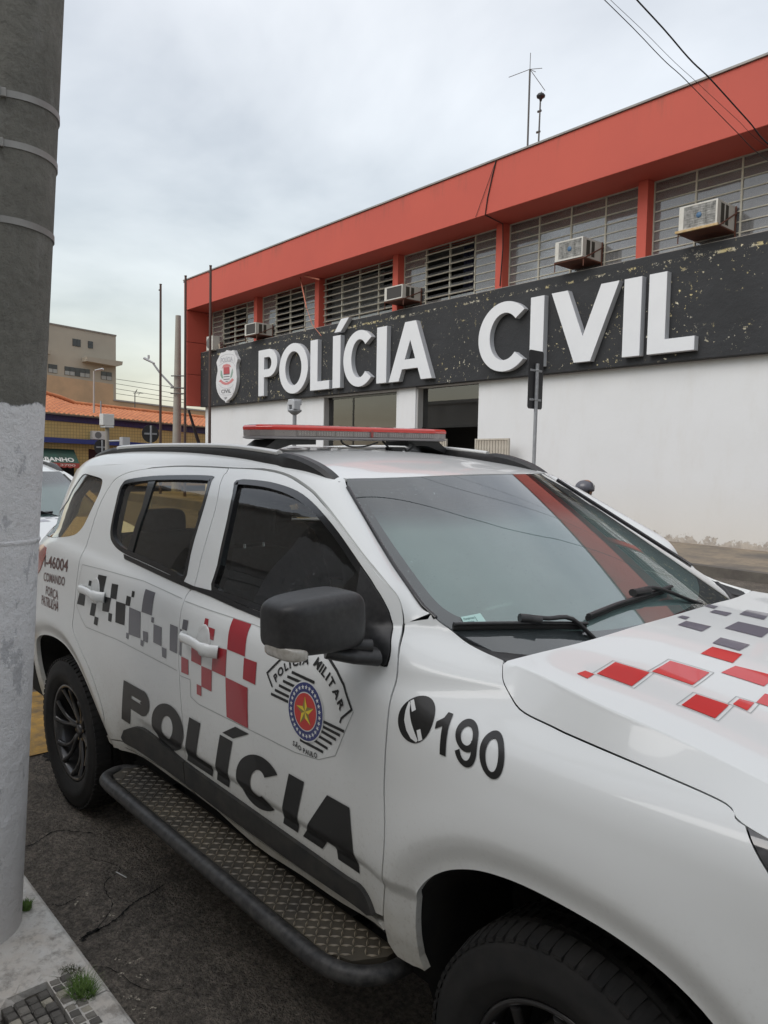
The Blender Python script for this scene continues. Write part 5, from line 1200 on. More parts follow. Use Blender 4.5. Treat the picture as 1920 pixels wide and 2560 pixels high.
# emblem shield
SH=empty('shield_sign',(0,0,.195),(0,-.0075,BE),'white shield-shaped emblem sign with red and green crest on the black band','sign')
def shp(l): return [(a,b_) for a,b_ in l]
SHO=[(-24.15,5.915),(-23.9667,5.913),(-23.769,5.933),(-23.6552,5.985),(-23.5078,5.926),(-23.314,5.906),(-23.0908,5.923),(-22.9448,5.712),(-22.7754,5.541),(-22.8605,5.394),(-22.8944,5.181),(-22.8348,4.835),(-22.8926,4.544),(-23.0618,4.259),(-23.283,4.083),(-23.5084,4.0),(-23.6223,3.975),(-23.7195,3.884),(-23.8099,3.968),(-24.0374,4.044),(-24.3097,4.236),(-24.4833,4.472),(-24.5488,4.735),(-24.4914,5.022),(-24.4091,5.209),(-24.446,5.405),(-24.5132,5.572),(-24.3325,5.749)]
def extr(nm,loop,y0,y1,m,par,sm=False):
    vs,fs=tri2d([np.array(loop,float)],.5,False); n=len(vs); V=[(x,y0,z) for x,z in vs]+[(x,y1,z) for x,z in vs]; F=[]
    for f in fs:
        f=[int(i) for i in f]; a,b_,c=[vs[i] for i in f]
        if (b_[0]-a[0])*(c[1]-a[1])-(b_[1]-a[1])*(c[0]-a[0])<0: f=f[::-1]
        F+=[tuple(f),tuple(n+i for i in f[::-1])]
    L_=dens(loop,.5); k=len(L_)
    for i in range(k): F.append((i,(i+1)%k,n+(i+1)%k,n+i))
    return mesh(nm,V,F,m,par)
M_sh=mat('shield_white',(.66,.66,.67),.5,noise=(5,(.55,.55,.56),.6,5))
extr('shield_plate',rnd(SHO,2),12.78,12.925,M_sh,SH)
q17=lambda *a:a
def sp(nm,pts,col,y=12.776): 
    return extr(nm,pts,y,y+.003,mat(*col),SH)
CO=dict(red=('crest_red',(.42,.07,.08),.6),pink=('crest_faded_red',(.55,.20,.20),.6),grn=('crest_green',(.22,.33,.27),.6),blk=('crest_black',(.10,.10,.11),.6),ln=('crest_line',(.38,.38,.41),.6),wht=('crest_white',(.7,.7,.7),.6))
sp('crest_field',[(-23.9168,5.32),(-23.4188,5.294),(-23.3982,5.033),(-23.9058,5.044)],CO['red'])
sp('crest_crown',[(-24.0656,5.261),(-23.9183,5.416),(-23.6552,5.433),(-23.3945,5.386),(-23.2637,5.265),(-23.4189,5.302),(-23.9169,5.328)],CO['pink'])
for k,(ya) in enumerate((1150,1210,1275,1330)):
    sp('crest_stripe',[[(a,b_) for a,b_ in q] for q in ([[(-23.9058,5.044),(-23.4046,5.028),(-23.4138,4.997),(-23.8986,5.012)],[(-23.9043,4.949),(-23.403,4.933),(-23.4122,4.902),(-23.8971,4.916)],[(-23.9026,4.845),(-23.4013,4.831),(-23.4105,4.8),(-23.8955,4.813)]]+[[(-23.7754,4.749),(-23.5133,4.74),(-23.5781,4.716),(-23.6927,4.721)]])][k],CO['blk'])
sp('laurel',[(-24.1486,5.22),(-24.0477,5.188),(-23.995,5.016),(-23.9096,4.866),(-24.043,4.884),(-24.1622,5.013)],CO['grn']); sp('laurel',[(-23.1669,5.218),(-23.1479,5.045),(-23.225,4.879),(-23.3692,4.843),(-23.307,4.979),(-23.2451,5.115)],CO['grn'])
sp('ribbon',[(-24.3103,4.775),(-24.1261,4.85),(-23.9409,4.749),(-23.6757,4.683),(-23.4156,4.72),(-23.1921,4.827),(-23.0474,4.757),(-23.2534,4.662),(-23.511,4.601),(-23.7731,4.602),(-24.0396,4.668),(-24.1074,4.721)],CO['pink'])
for pth in ([(-24.1866,5.511),(-24.1732,5.733),(-23.6288,5.816),(-23.0481,5.706),(-23.0747,5.413)],[(-24.3196,5.394),(-24.0521,5.467),(-23.624,5.524),(-23.2029,5.455),(-22.9457,5.277)],[(-24.3429,4.689),(-24.0374,4.524),(-23.6392,4.451),(-23.2505,4.489),(-23.1241,4.591)],[(-24.2722,4.491),(-24.2352,4.279),(-23.7006,4.193),(-23.1496,4.217),(-23.1057,4.449)]):
    V=stroke([tuple(p) for p in cr(pth,5)],.014)[0]; extr('crest_outline',V,12.776,12.779,mat(*CO['ln']),SH)
def wallq(nm,tx,Q,m,par,y,off_=.02):
    V,F,sz=bfont(tx,off_); Q=[(q[0],q[-1]) for q in Q]; P=quadmap(Q)(V); mesh(nm,[(a,y,b_) for a,b_ in P],F,m,par)
wallq('shield_text','POLÍCIA',[(-24.1401,5.754),(-23.1758,5.733),(-23.1556,5.49),(-24.1365,5.522)],mat(*CO['ln']),SH,12.7755)
wallq('shield_text','CIVIL',[(-24.0861,4.431),(-23.2973,4.406),(-23.2949,4.264),(-24.0838,4.279)],mat(*CO['blk']),SH,12.7755)
wallq('shield_text','SP',[(-23.8148,4.112),(-23.6008,4.108),(-23.5994,4.021),(-23.8134,4.024)],mat(*CO['blk']),SH,12.7755)
# upper windows: bays of louvres
M_cream=mat('cream_window_steel',(.46,.44,.37),.7,noise=(4,(.30,.28,.22),.6,6)); G_lv=glassmat('louvre_glass',(.60,.61,.62),1.6,.05,.32)
cent=[-26.05,-21.95,-17.86,-13.75,-9.61,-5.49,-1.37,2.75,6.87,10.99]
for c in cent[1:]:
    bbox('pillar',M_or,c-.12,c+.12,13.08,13.44,6.142,7.858,bv=.006)
bbox('window_sill',M_or,-26.2,XR,13.30,13.36,6.0,6.20)
bme=None
def blade(): 
    me=bpy.data.meshes.new('louvre_blade'); b=MB(); b.box(-.485,.485,-.003,.003,-.105,.105); k=len(b.f); b.box(-.488,.488,-.016,.012,-.112,-.090)
    me.from_pydata(b.v,[],b.f); me.materials.append(G_lv); me.materials.append(M_cream)
    for i,p_ in enumerate(me.polygons): p_.material_index=0 if i<k else 1
    return me
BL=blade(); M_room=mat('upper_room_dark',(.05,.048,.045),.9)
OPEN={0:(1,2),1:(1,2),2:(0,1,2,3),3:(1,2),4:(),5:()}
for bi in range(len(cent)-1):
    x0,x1=cent[bi]+.13,cent[bi+1]-.13; w=x1-x0; n=4; cw=w/n
    wn=empty('louvre_window'); wn.parent=PS; wn.location=(x0,13.36,6.2)
    for k in range(n+1):
        if bi>6 and k%2: continue
        bbox('mullion',M_cream,k*cw-.018,k*cw+.018,-.03,.03,0,1.655,wn)
    bbox('top_rail',M_cream,0,w,-.02,.02,1.63,1.66,wn); bbox('bottom_rail',M_cream,0,w,-.02,.02,.0,.03,wn)
    bbox('fixed_pane',glassmat('pale_pane',(.6,.62,.64),2.6,.05,.35) if 'pale_pane' not in MATS else MATS['pale_pane'],.02,w-.02,-.004,.004,.03,.14,wn)
    if bi>6: continue
    rr=random.Random(bi+20)
    for k in range(n):
        op=k in OPEN.get(bi,()); a=radians(-48 if op else -3)
        for r in range(7):
            o=link('louvre_blade',BL,wn); o.location=((k+.5)*cw,-.005,.25+r*.2115); o.rotation_euler=(a+rr.uniform(-.04,.04),0,0); o.scale=(cw/.985,1,1)
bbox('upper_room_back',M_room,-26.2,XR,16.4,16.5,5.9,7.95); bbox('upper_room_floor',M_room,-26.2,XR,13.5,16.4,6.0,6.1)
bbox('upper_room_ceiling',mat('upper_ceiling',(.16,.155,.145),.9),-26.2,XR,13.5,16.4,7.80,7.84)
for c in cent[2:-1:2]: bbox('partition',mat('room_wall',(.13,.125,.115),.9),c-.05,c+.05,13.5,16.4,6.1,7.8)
def curtain(x0,x1,y,m,f=9,am=.035,z0=6.25,z1=7.7):
    n=int((x1-x0)/.02); V=[];
    for i in range(n+1):
        x=x0+(x1-x0)*i/n; yy=y+am*sin(x*2*pi*f/1.0*.35)+am*.5*sin(x*17.3); V+=[(x,yy,z0),(x,yy,z1)]
    mesh('curtain',V,[(2*i,2*i+2,2*i+3,2*i+1) for i in range(n)],m,PS,True)
M_cw=mat('pale_curtain',(.42,.42,.46),.9); M_cbl=mat('dark_blue_curtain',(.02,.022,.05),.9); M_cg=mat('grey_blind',(.20,.20,.19),.9); M_crd=mat('red_curtain',(.28,.06,.05),.9)
curtain(-6.55,-5.7,13.52,M_cw,10); curtain(-9.4,-7.6,13.60,M_cg,2,.01); curtain(-5.25,-4.3,13.62,mat('blue_grey_curtain',(.14,.15,.22),.9),7); curtain(-4.2,-2.4,13.62,mat('blue_grey_curtain',(.14,.15,.22),.9),5,.02); curtain(-1.2,2.,13.6,M_cg,3,.02)
curtain(-13.2,-12.9,13.6,M_cbl,12); curtain(-11.35,-10.6,13.55,M_cbl,14,.03); curtain(-10.6,-9.8,13.58,mat('blue_grey_curtain',(.14,.15,.22),.9),6,.02); curtain(-13.5,-13.2,13.55,mat('blue_grey_curtain',(.14,.15,.22),.9),6,.02)
curtain(-17.7,-14.9,13.62,M_cg,2,.008); curtain(-18.7,-18.1,13.55,M_crd,12); curtain(-21.7,-21.1,13.55,M_crd,9); curtain(-25.9,-24.9,13.6,M_cg,2,.01); curtain(-23.2,-22.2,13.6,M_cg,4,.02)
# air conditioners
M_acw=mat('aged_white_metal',(.58,.57,.53),.55,noise=(4,(.42,.39,.33),.6,7)); M_acg=mat('dirty_grille',(.10,.10,.095),.7,noise=(9,(.45,.44,.42),.9,9)); M_rust=mat('rusty_bracket',(.085,.035,.025),.8,noise=(9,(.17,.06,.03),.7,5)); M_acs=mat('ac_shadow_grille',(.05,.045,.035),.8)
def aircon(x0,x1,z0,z1,lab,dark=False,ledge=False,vents=0):
    a=empty('air_conditioner',bw((x0+x1)/2,12.9,z0),(0,0,BE),lab,'air conditioner','window air conditioners below the louvres')
    w=x1-x0; h=z1-z0; y0,y1=-.33,.42
    q=lambda nm,m,*c,bv=0:bbox(nm,m,*c,par=a,bv=bv)
    q('ac_case',M_acw,-w/2,w/2,y0+.02,y1,0,h,bv=.008)
    q('ac_front_frame',M_acw,-w/2,-w/2+.10,y0,y0+.019,.0,h); q('ac_front_frame',M_acw,w/2-.035,w/2,y0,y0+.019,0,h); q('ac_front_frame',M_acw,-w/2+.101,w/2-.036,y0,y0+.019,h-.03,h); q('ac_front_frame',M_acw,-w/2+.101,w/2-.036,y0,y0+.019,0,.03)
    q('ac_grille',mat('dark_dirty_grille',(.045,.042,.04),.8,noise=(5,(.5,.48,.45),.0,8)) if dark else M_acg,-w/2+.101,w/2-.036,y0+.008,y0+.016,.031,h-.031)
    if not dark:
        b=MB()
        for i in range(1,9): b.box(-w/2+.102,w/2-.037,y0+.001,y0+.007,.03+(h-.06)*i/9-.002,.03+(h-.06)*i/9+.002)
        for i in range(1,6): xx=-w/2+.10+(w-.135)*i/6; b.box(xx-.003,xx+.003,y0-.002,y0+.0005,.031,h-.031)
        tag(b.build('grille_bars',mat('grille_bar_grey',(.32,.32,.30),.6),a),kind='stuff')
        b=MB(); b.lathe([(0,-.004),(.055,-.004),(.06,.002)],8,'y',(0.02,y0-.003,h*.52)); b.build('grille_badge',mat('badge_blue',(.05,.12,.22),.5),a)
    q('side_vent',M_acs,w/2,w/2+.003,y0+.14,y0+.28,.05,h-.05); q('side_vent',M_acs,w/2,w/2+.003,y0+.34,y0+.46,.05,h-.05)  # dark plates for the side vents
    q('bracket_shelf',M_rust,-w/2-.04,w/2+.02,y0+.02,y1,-.035,-.006)
    if ledge: q('shelf_edge',mat('ochre_wood_edge',(.42,.27,.10),.8,noise=(8,(.6,.5,.35),.7,6)),-w/2-.06,w/2+.03,y0-.03,y0+.018,-.03,.015)
    b=MB(); b.tube([(w/2+.03,y0+.06,-.02),(w/2+.04,y1,h*.75)],.016,6); b.tube([(w/2+.02,y1-.02,-.2),(w/2+.02,y1-.02,h)],.018,6); b.tube([(-w/2-.03,y0+.05,-.03),(-w/2-.03,y0+.05,-.22)],.014,6); b.tube([(w/2+.0,y0+.05,-.03),(w/2+.0,y0+.05,-.2)],.014,6) if ledge is False else None
    b.build('bracket_arm',M_rust,a); return a
aircon(-4.38,-3.58,6.55,7.04,'aged window air conditioner on ochre-edged shelf, nearest the right edge',ledge=True)
aircon(-7.47,-6.70,6.50,6.95,'window air conditioner with blue badge on rusty frame above the letter V')
aircon(-13.68,-12.88,6.47,6.86,'window air conditioner with dark speckled grille above the A of POLÍCIA',dark=True)
aircon(-21.91,-21.11,6.34,6.765,'window air conditioner with dark louvred side above the P of POLÍCIA',dark=True)
a=empty('air_conditioner',bw(-25.1,13.12,6.11+.005),(0,0,BE),'white split condenser with round grey fan standing beside the left orange fin','air conditioner')
bbox('condenser_case',M_acw,-.27,.27,-.38,-.05,0,.58,a,.012); b=MB(); b.lathe([(0,-.006),(.20,-.006),(.215,0)],28,'y',(-.05,-.382,.30)); b.build('fan_grille',mat('fan_grey',(.14,.14,.135),.7),a)
b=MB(); b.tube([(.27,-.1,.22),(.36,-.12,.24),(.42,-.14,.15),(.43,-.14,.0)],.03,8); b.build('refrigerant_pipe',mat('beige_pipe_wrap',(.45,.38,.30),.8),a)
# pipe, cable runs and antennas
b=MB(); P=[(-17.0896,12.6,7.6706),(-18.0888,12.6,7.968),(-18.2206,12.6,7.8975),(-17.816,12.6,6.8421),(-17.474,12.6,6.2496),(-16.9319,12.6,5.814)]; b.tube([P[0],P[1],P[2],P[3]],.022,8); b.tube([P[3],P[4],P[5]],.010,6); o=b.build('conduit_pipe',mat('faded_orange_pipe',(.55,.20,.13),.7)); o.rotation_euler=(0,0,BE); tag(o,'thin bent orange conduit hanging loose under the fascia','pipe')
b=MB(); P=[(-9.1579,12.28,9.2182),(-9.277,12.28,8.8209),(-9.4021,12.28,8.3713),(-9.4647,12.28,7.9742)]+[(-9.5523,13.06,7.9403),(-9.5256,13.06,7.333),(-9.5839,13.06,6.3592)]; b.tube(P,.014,6); o=b.build('wall_cable',M_rub); o.rotation_euler=(0,0,BE); tag(o,'dark cable running down the orange fascia and pillar','cable')
b=MB(); P=[(-9.1579,12.28,9.2182),(-9.4168,12.28,8.7127),(-9.7896,12.28,7.9981)]; b.tube(P,.006,6); o=b.build('wall_cable',M_rub); o.rotation_euler=(0,0,BE); tag(o,'thin slack wire slanting across the orange fascia','cable')
an=[(-11.2555,16.0,11.1359),(-11.2854,16.0,13.4206),(-11.2846,16.0,13.8885),(-11.9253,16.0,13.3528),(-10.6712,16.0,13.1588),(-11.4789,16.0,13.5818),(-11.0922,16.0,12.9007)]
aa=empty('roof_antenna',(0,0,0),(0,0,BE),'tall thin ground-plane radio antenna on the station roof','antenna'); M_an=mat('antenna_grey',(.09,.085,.08),.5,metal=.3)
b=MB(); b.tube([(an[0][0],16,7.9),an[1]],.028,8); b.build('mast',M_an,aa)
b=MB(); b.tube([an[1],an[2]],.010,6); b.build('whip',M_an,aa)
for k in(3,4,5,6): b=MB(); b.tube([an[1],(an[k][0],16+(.5 if k>4 else -.2),an[k][2])],.009,6); b.build('radial',M_an,aa)
an=[(-10.8945,16.0,11.1448),(-10.8516,16.0,12.4142),(-10.8408,16.0,12.4946),(-10.8725,16.0,12.0847),(-10.889,16.0,11.4989),(-10.8249,16.0,12.6178)]
aa=empty('roof_antenna',(0,0,0),(0,0,BE),'shorter antenna mast with a round black top on the station roof','antenna')
b=MB(); b.tube([(an[0][0],16,7.9),an[1]],.03,8,rr=[.034,.022]); b.build('mast',M_an,aa)
b=MB(); b.lathe([(0,.09),(.09,.07),(.13,.02),(.12,-.03),(.05,-.07),(.03,-.14)],16,'z',an[2]); b.cyl(an[2],an[5],.012); b.build('antenna_head',mat('antenna_black',(.015,.015,.017),.4),aa)
b=MB(); 
for k in(3,4): b.cyl((an[k][0]-.06,16,an[k][2]),(an[k][0]+.06,16,an[k][2]),.035,n=8)
b.build('clamp',M_an,aa)
# ================================================================== POLES AND SIGNS
M_rp=mat('rust_brown_pole',(.060,.035,.028),.7,noise=(3,(.10,.055,.04),.6,5)); M_gal=mat('galvanised_steel',(.33,.34,.35),.5,metal=.3,noise=(8,(.22,.22,.23),.6,5))
for lab,top in (('rightmost of the three rusty brown flagpoles, in front of the shield sign',[(-21.3443,11.6,8.6218)][0]),('middle rusty flagpole, standing at the left end of the fascia',[(-23.2662,11.6,8.5681)][0]),('leftmost rusty flagpole, standing clear against the sky',[(-25.3999,11.6,8.5818)][0])):
    f=empty('flagpole',(top[0],top[1],.1),(0,0,0),lab,'flagpole','rusty flagpoles in front of the station'); h=top[2]-.1
    MB().tube([(0,0,0),(0,0,h*.5),(0,0,h)],.05,12,True,[.058,.05,.042]).build('pole',M_rp,f); b=MB(); b.box(-.14,-.03,-.02,.02,h-.22,h-.17); b.lathe([(0,.04),(.05,.03),(.055,0)],10,'z',(0,0,h)); b.build('pulley_bracket',M_rp,f)
P=[(-29.1309,14.2378,8.1826),(-28.7854,13.9939,2.2375)]
up=empty('utility_pole',(P[1][0],P[1][1],-.3),(0,0,0),'grey tapered concrete utility pole with street lamp arm, left of the station','utility pole'); h=P[0][2]+.3; M_cp=mat('pole_concrete_far',(.30,.28,.24),.9,noise=(2,(.22,.2,.18),.6,5))
MB().tube([(0,0,0),(P[0][0]-P[1][0],P[0][1]-P[1][1],h)],.2,14,True,[.24,.125]).build('pole',M_cp,up)
A=[(-29.0651,13.9624,4.885),(-29.5245,13.5194,5.5337),(-29.7535,13.3088,5.9545)]; H=[(-29.7249,13.3407,5.9554),(-30.041,13.0125,6.1804),(-29.9182,13.1588,6.2703)]
lo=Vector(up.location); b=MB(); b.tube([Vector(q)-lo for q in A],.045,8); b.build('lamp_arm',M_gal,up)
b=MB(); b.tube([Vector(H[0])-lo,Vector(H[1])-lo],.1,8,True,[.10,.16],flat=(1,.4)); b.cyl(Vector(H[2])-lo-Vector((0,0,.1)),Vector(H[2])-lo+Vector((0,0,.06)),.05); b.build('lamp_head',mat('lamp_grey',(.42,.43,.44),.5),up)
b=MB()
for q in [(-28.7696,14.0439,5.3823),(-28.7464,14.0113,4.8292),(-28.7291,14.0036,4.5741)]: 
    q=Vector(q)-lo; b.cyl(q-Vector((.26,.2,0)),q+Vector((.26,.2,0)),.03,n=6)
b.build('clamp',M_an,up)
# overhead wires far left
for i,(l) in enumerate(([(-55.6569,22.1496,7.6261),(-53.4359,24.5804,7.2231),(-51.8819,26.2813,6.941),(-50.1906,28.1204,6.52)],[(-55.6323,22.1386,7.2634),(-53.4068,24.5674,6.7936),(-51.8496,26.2668,6.4638),(-50.1582,28.106,6.0428)],[(-55.6051,22.1265,6.8626),(-53.381,24.5558,6.4119),(-51.8237,26.2553,6.082),(-50.1324,28.0944,5.661)],[(-55.5793,22.1149,6.4809),(-53.3583,24.5457,6.0778),(-51.8075,26.248,5.8434),(-50.1194,28.0886,5.4702)])):
    tag(MB().tube([tuple(q) for q in cr(l,3)],.018,5).build('power_line',M_rub),['topmost','second highest','third highest','lowest'][i]+' of four faint wires beside the tan building','wire','far wires')
# power lines crossing the top right
for lab,l,r in (('left thin power line crossing the top right corner',[(0.3207,3.6718,5.3286),(0.4033,4.2273,5.1705),(0.5578,4.9399,4.8908),(0.6831,5.3604,4.7098)],.0035),
    ('faint middle power line crossing the top right corner',[(-0.1829,4.6709,5.8904),(-0.02,5.2762,5.6424),(0.1533,5.8186,5.3992),(0.3039,6.2648,5.194)],.0022),
    ('thick dark power line crossing the top right corner',[(1.0092,2.8793,4.773),(1.1051,3.2684,4.6045),(1.1938,3.7232,4.4234),(1.2637,4.0867,4.2868)],.0055)):
    P=[Vector(q) for q in l]; d0=(P[0]-P[-1]); P=[P[0]+d0*3+Vector((0,0,1.2)),P[0]+d0*1+Vector((0,0,.15))]+P+[P[-1]-d0*1+Vector((0,0,.25)),P[-1]-d0*3+Vector((0,0,1.5))]
    tag(MB().tube([tuple(q) for q in cr(P,8)],r,6).build('power_line',M_rub),lab,'wire','overhead wires at top right')
# traffic sign seen from behind
P=[(-5.9778,10.6,4.1075),(-5.8711,10.6,1.7322),(-6.2295,10.6,4.1301),(-5.6914,10.6,2.6879),(-5.9636,10.6,3.7929)]
ts=empty('traffic_sign',(P[1][0],10.6,.15),(0,0,radians(1)),'tall black rectangular sign back on galvanised post in front of the letter I','traffic sign'); zt=P[0][2]-.15
b=MB(); V=[];n=0; lp=[]
hh=.60; cz=zt-.01-hh; hw=.255
for (cx_,cy,a0) in ((hw-.06,hh-.06,0),(-hw+.06,hh-.06,90),(-hw+.06,-hh+.06,180),(hw-.06,-hh+.06,270)):
    for k in range(5): a=radians(a0+k*22.5); lp.append((cx_+.06*cos(a),cz+cy+.06*sin(a)))
V=[(-.03,y,z) for y,z in lp]+[(-.033,y,z) for y,z in lp]; n=len(lp); mesh('sign_plate',V,[tuple(range(n)),tuple(range(n,2*n))[::-1]]+[(i,(i+1)%n,n+(i+1)%n,n+i) for i in range(n)],mat('sign_back_black',(.015,.015,.017),.45),ts)
MB().tube([(0,0,-.1),(0,0,zt-.28)],.038,12).build('post',M_gal,ts)
for dz in(.42,1.02):
    b=MB(); b.box(-.029,-.018,-.20,.20,zt-dz-.022,zt-dz+.022); b.tube([(-.02,-.05,zt-dz),(.045,-.03,zt-dz),(.045,.03,zt-dz),(-.02,.05,zt-dz)],.012,6); b.build('clamp',M_gal,ts)
for lab,c,r,dep in (('round black traffic sign back with grey cross bracket, near the leftmost flagpole',[(-17.2011,7.4025,2.367)][0],.262,0),('small faint round sign back behind the camera post',[(-23.1026,8.2914,1.9784)][0],.28,0)):
    s_=empty('traffic_sign',(c[0],c[1],0),(0,0,0),lab,'traffic sign'); b=MB(); V=[(0,r*cos(a),c[2]+r*sin(a)) for a in np.linspace(0,2*pi,33)[:-1]]+[(-.004,r*cos(a),c[2]+r*sin(a)) for a in np.linspace(0,2*pi,33)[:-1]]; n=32
    mesh('sign_plate',V,[tuple(range(n)),tuple(range(n,2*n))[::-1]]+[(i,(i+1)%n,n+(i+1)%n,n+i) for i in range(n)],MATS['sign_back_black'],s_); b=MB(); b.tube([(.03,0,-.3),(.03,0,c[2]+r*.9)],.032,8); b.build('post',M_gal,s_); b=MB(); b.box(.002,.02,-r*.72,r*.72,c[2]-.025,c[2]+.025); b.build('clamp',M_gal,s_)
# small camera posts
P=[(-16.0648,5.6756,2.4488),(-16.0239,5.6573,1.8443),(-16.1138,5.631,2.5428),(-15.9392,5.8025,2.3255),(-16.1267,5.6301,2.6699),(-16.0053,5.7488,2.5146)]
cp=empty('camera_post',(P[0][0],P[0][1],-.2),(0,0,0),'slim post with white floodlight box and small camera, before the yellow shop','camera post'); l0=Vector(cp.location); z0=P[0][2]+.2
MB().tube([(0,0,0),(0,0,z0)],.06,10,True,[.075,.05]).build('post',M_cp,cp); b=MB(); b.box(-.16,.16,-.12,.12,z0,z0+.05); b.box(-.13,.13,-.16,.14,z0+.06,z0+.36); bevel(b.build('equipment_box',mat('box_white',(.55,.55,.53),.5),cp),.01)
b=MB(); b.tube([(0,0,z0-.35),(.35,.30,z0-.33)],.025,6); b.box(.27,.47,.22,.42,z0-.46,z0-.24); b.build('side_camera',mat('lamp_grey',(.42,.43,.44),.5),cp); MB().tube([(-.12,-.12,z0),(-.12,-.12,z0+.7)],.018,6).build('stub_aerial',M_gal,cp)
P=[(-7.8048,5.8894,2.6159),(-7.7888,5.8823,2.379),(-7.8004,5.9052,2.7179)]
cp=empty('camera_post',(P[0][0],P[0][1],0),(0,0,BE),'grey sensor head on a thin post just behind the light bar','camera post'); z0=P[0][2]
MB().tube([(0,0,0),(0,0,z0)],.038,10).build('post',M_gal,cp); b=MB(); b.lathe([(0,-.06),(.05,-.04),(.13,.02),(.13,.05),(0,.05)],14,'z',(0,0,z0)); b.build('bracket_cup',M_gal,cp); b=MB(); b.box(-.10,.10,-.09,.09,z0+.13,z0+.24); b.box(-.13,-.07,-.08,.02,z0+.05,z0+.2); b.box(.05,.13,-.1,.04,z0+.05,z0+.21); bevel(b.build('sensor_head',mat('lamp_grey',(.42,.43,.44),.5),cp),.01)
P=[(-30.0,15.2294,3.9382),(-30.0,15.7852,2.3378)]; tag(MB().tube([P[0],P[1]],.08,8,True,[.06,.09]).build('leaning_post',mat('dark_wood',(.03,.027,.03),.8)),'dark leaning post between the flagpoles and the station corner','post')
# ================================================================== BACKGROUND BUILDINGS (facing the cross street)
def px(nm,x,pts,dep,m,par): 
    n=len(pts); V=[(x,y,z) for y,z in pts]+[(x-dep,y,z) for y,z in pts]
    return mesh(nm,V,[tuple(range(n)),tuple(range(n,2*n))[::-1]]+[(i,n+i,n+(i+1)%n,(i+1)%n) for i in range(n)],m,par)
yz=lambda l:[(a[1],a[2]) for a in l]
def f_ytile(c1,c2,joint,s):
    def f(t,p,co):
        v=_n(t,'ShaderNodeSeparateXYZ',{0:co.outputs['Object']}); cb=_n(t,'ShaderNodeCombineXYZ',{0:v.outputs[1],1:v.outputs[2]})
        br=_n(t,'ShaderNodeTexBrick',{'Vector':cb.outputs[0],'Color1':(*c1,1),'Color2':(*c2,1),'Mortar':(*joint,1),'Scale':s,'Mortar Size':.035,'Brick Width':.5,'Row Height':.5},offset=0.)
        c=_mix(t,_mul(t,_mask(t,co.outputs['Object'],.7,.4,.7,6,.6),.35),br.outputs[0],joint); t.links.new(c,p.inputs['Base Color'])
    return f
M_yt=mat('yellow_glazed_tile',(.6,.45,.15),.45,build=f_ytile((.62,.45,.17),(.56,.41,.16),(.30,.22,.09),3.2))
M_nt=mat('navy_glazed_tile',(.03,.03,.10),.4,build=f_ytile((.030,.030,.10),(.036,.034,.12),(.05,.05,.10),3.2))
SHP=empty('yellow_shop',(0,0,0),(0,0,0),'single-storey shop in yellow tiles with navy band and terracotta tile roof','building')
top=[(-36.0,10.4006,3.3482),(-36.0,19.3312,3.0012)]; ev=[(-36.0,10.4036,3.6905),(-36.0,19.3289,3.3491)]
def lin(P,y): return P[0][2]+(P[1][2]-P[0][2])*(y-P[0][1])/(P[1][1]-P[0][1])
y0,y1=3.,24.
px('tiled_wall',-36,[(y0,-.4),(y1,-.4),(y1,lin(top,y1)),(y0,lin(top,y0))],7,M_yt,SHP)
px('navy_band',-35.95,[(y0,lin(top,y0)),(y1,lin(top,y1)),(y1,lin(ev,y1)-.03),(y0,lin(ev,y0)-.03)],6.9,M_nt,SHP)
px('eave_gutter',-35.7,[(y0,lin(ev,y0)-.03),(y1,lin(ev,y1)-.03),(y1,lin(ev,y1)+.03),(y0,lin(ev,y0)+.03)],.25,mat('gutter_grey',(.28,.26,.24),.7),SHP)
bs=[(-35.5,10.1772,2.4947),(-35.5,15.4155,2.3581),(-35.5,10.1749,2.2389),(-35.5,15.4156,2.1434)]
px('blue_canopy',-35.5,[(y0,lin(bs[2:],y0)),(y1,lin(bs[2:],y1)),(y1,lin(bs[:2],y1)),(y0,lin(bs[:2],y0))],.5,mat('royal_blue_strip',(.025,.04,.17),.5),SHP)
rd_=[(-39.5,11.5265,4.9194),(-39.5,12.4161,4.721),(-39.5,13.2655,4.4453),(-39.5,21.1812,4.0877)]
# roof: rows of barrel tiles from eave to ridge
def ridge(y):
    return float(np.interp(y,[q[1] for q in rd_],[q[2] for q in rd_])) if y<rd_[-1][1] else rd_[-1][2]
b=MB(); ny=int((y1-8.5)/.04); V=[];F=[];K=13
for i in range(ny+1):
    y=8.5+i*.04; ph=(i%6)/6.; bump=.055*abs(sin(pi*ph))
    for k in range(K):
        t=k/(K-1); x=-35.55+(-39.5+35.55)*t; yr=y+ (0); z=lin(ev,y)+.03+(ridge(y*1.02)-lin(ev,y)-.03)*t; V.append((x,yr,z+bump+.02*((k*1.0)%1)))
for i in range(ny):
    for k in range(K-1): F.append((i*K+k,i*K+k+1,(i+1)*K+k+1,(i+1)*K+k))
def f_tile(t,p,co):
    v=co.outputs['Object']; a=_mask(t,v,1.8,.35,.7,6,.65); b=_mask(t,v,6,.5,.7,5,.7); s=_n(t,'ShaderNodeSeparateXYZ',{0:v})
    w=_n(t,'ShaderNodeTexWave',{'Vector':v,'Scale':.85,'Distortion':.3},bands_direction='X').outputs[0]; ed=_n(t,'ShaderNodeMapRange',{0:w,1:.12,2:.02}).outputs[0]
    c=_mix(t,a,(.52,.19,.075),(.38,.125,.05)); c=_mix(t,_mul(t,b,.5),c,(.16,.07,.04)); c=_mix(t,_mul(t,ed,.6),c,(.10,.045,.03)); t.links.new(c,p.inputs['Base Color'])
o=mesh('roof_tiles',V,F,mat('terracotta_tile',(.5,.18,.07),.85,build=f_tile),SHP,False); tag(o,kind='stuff')
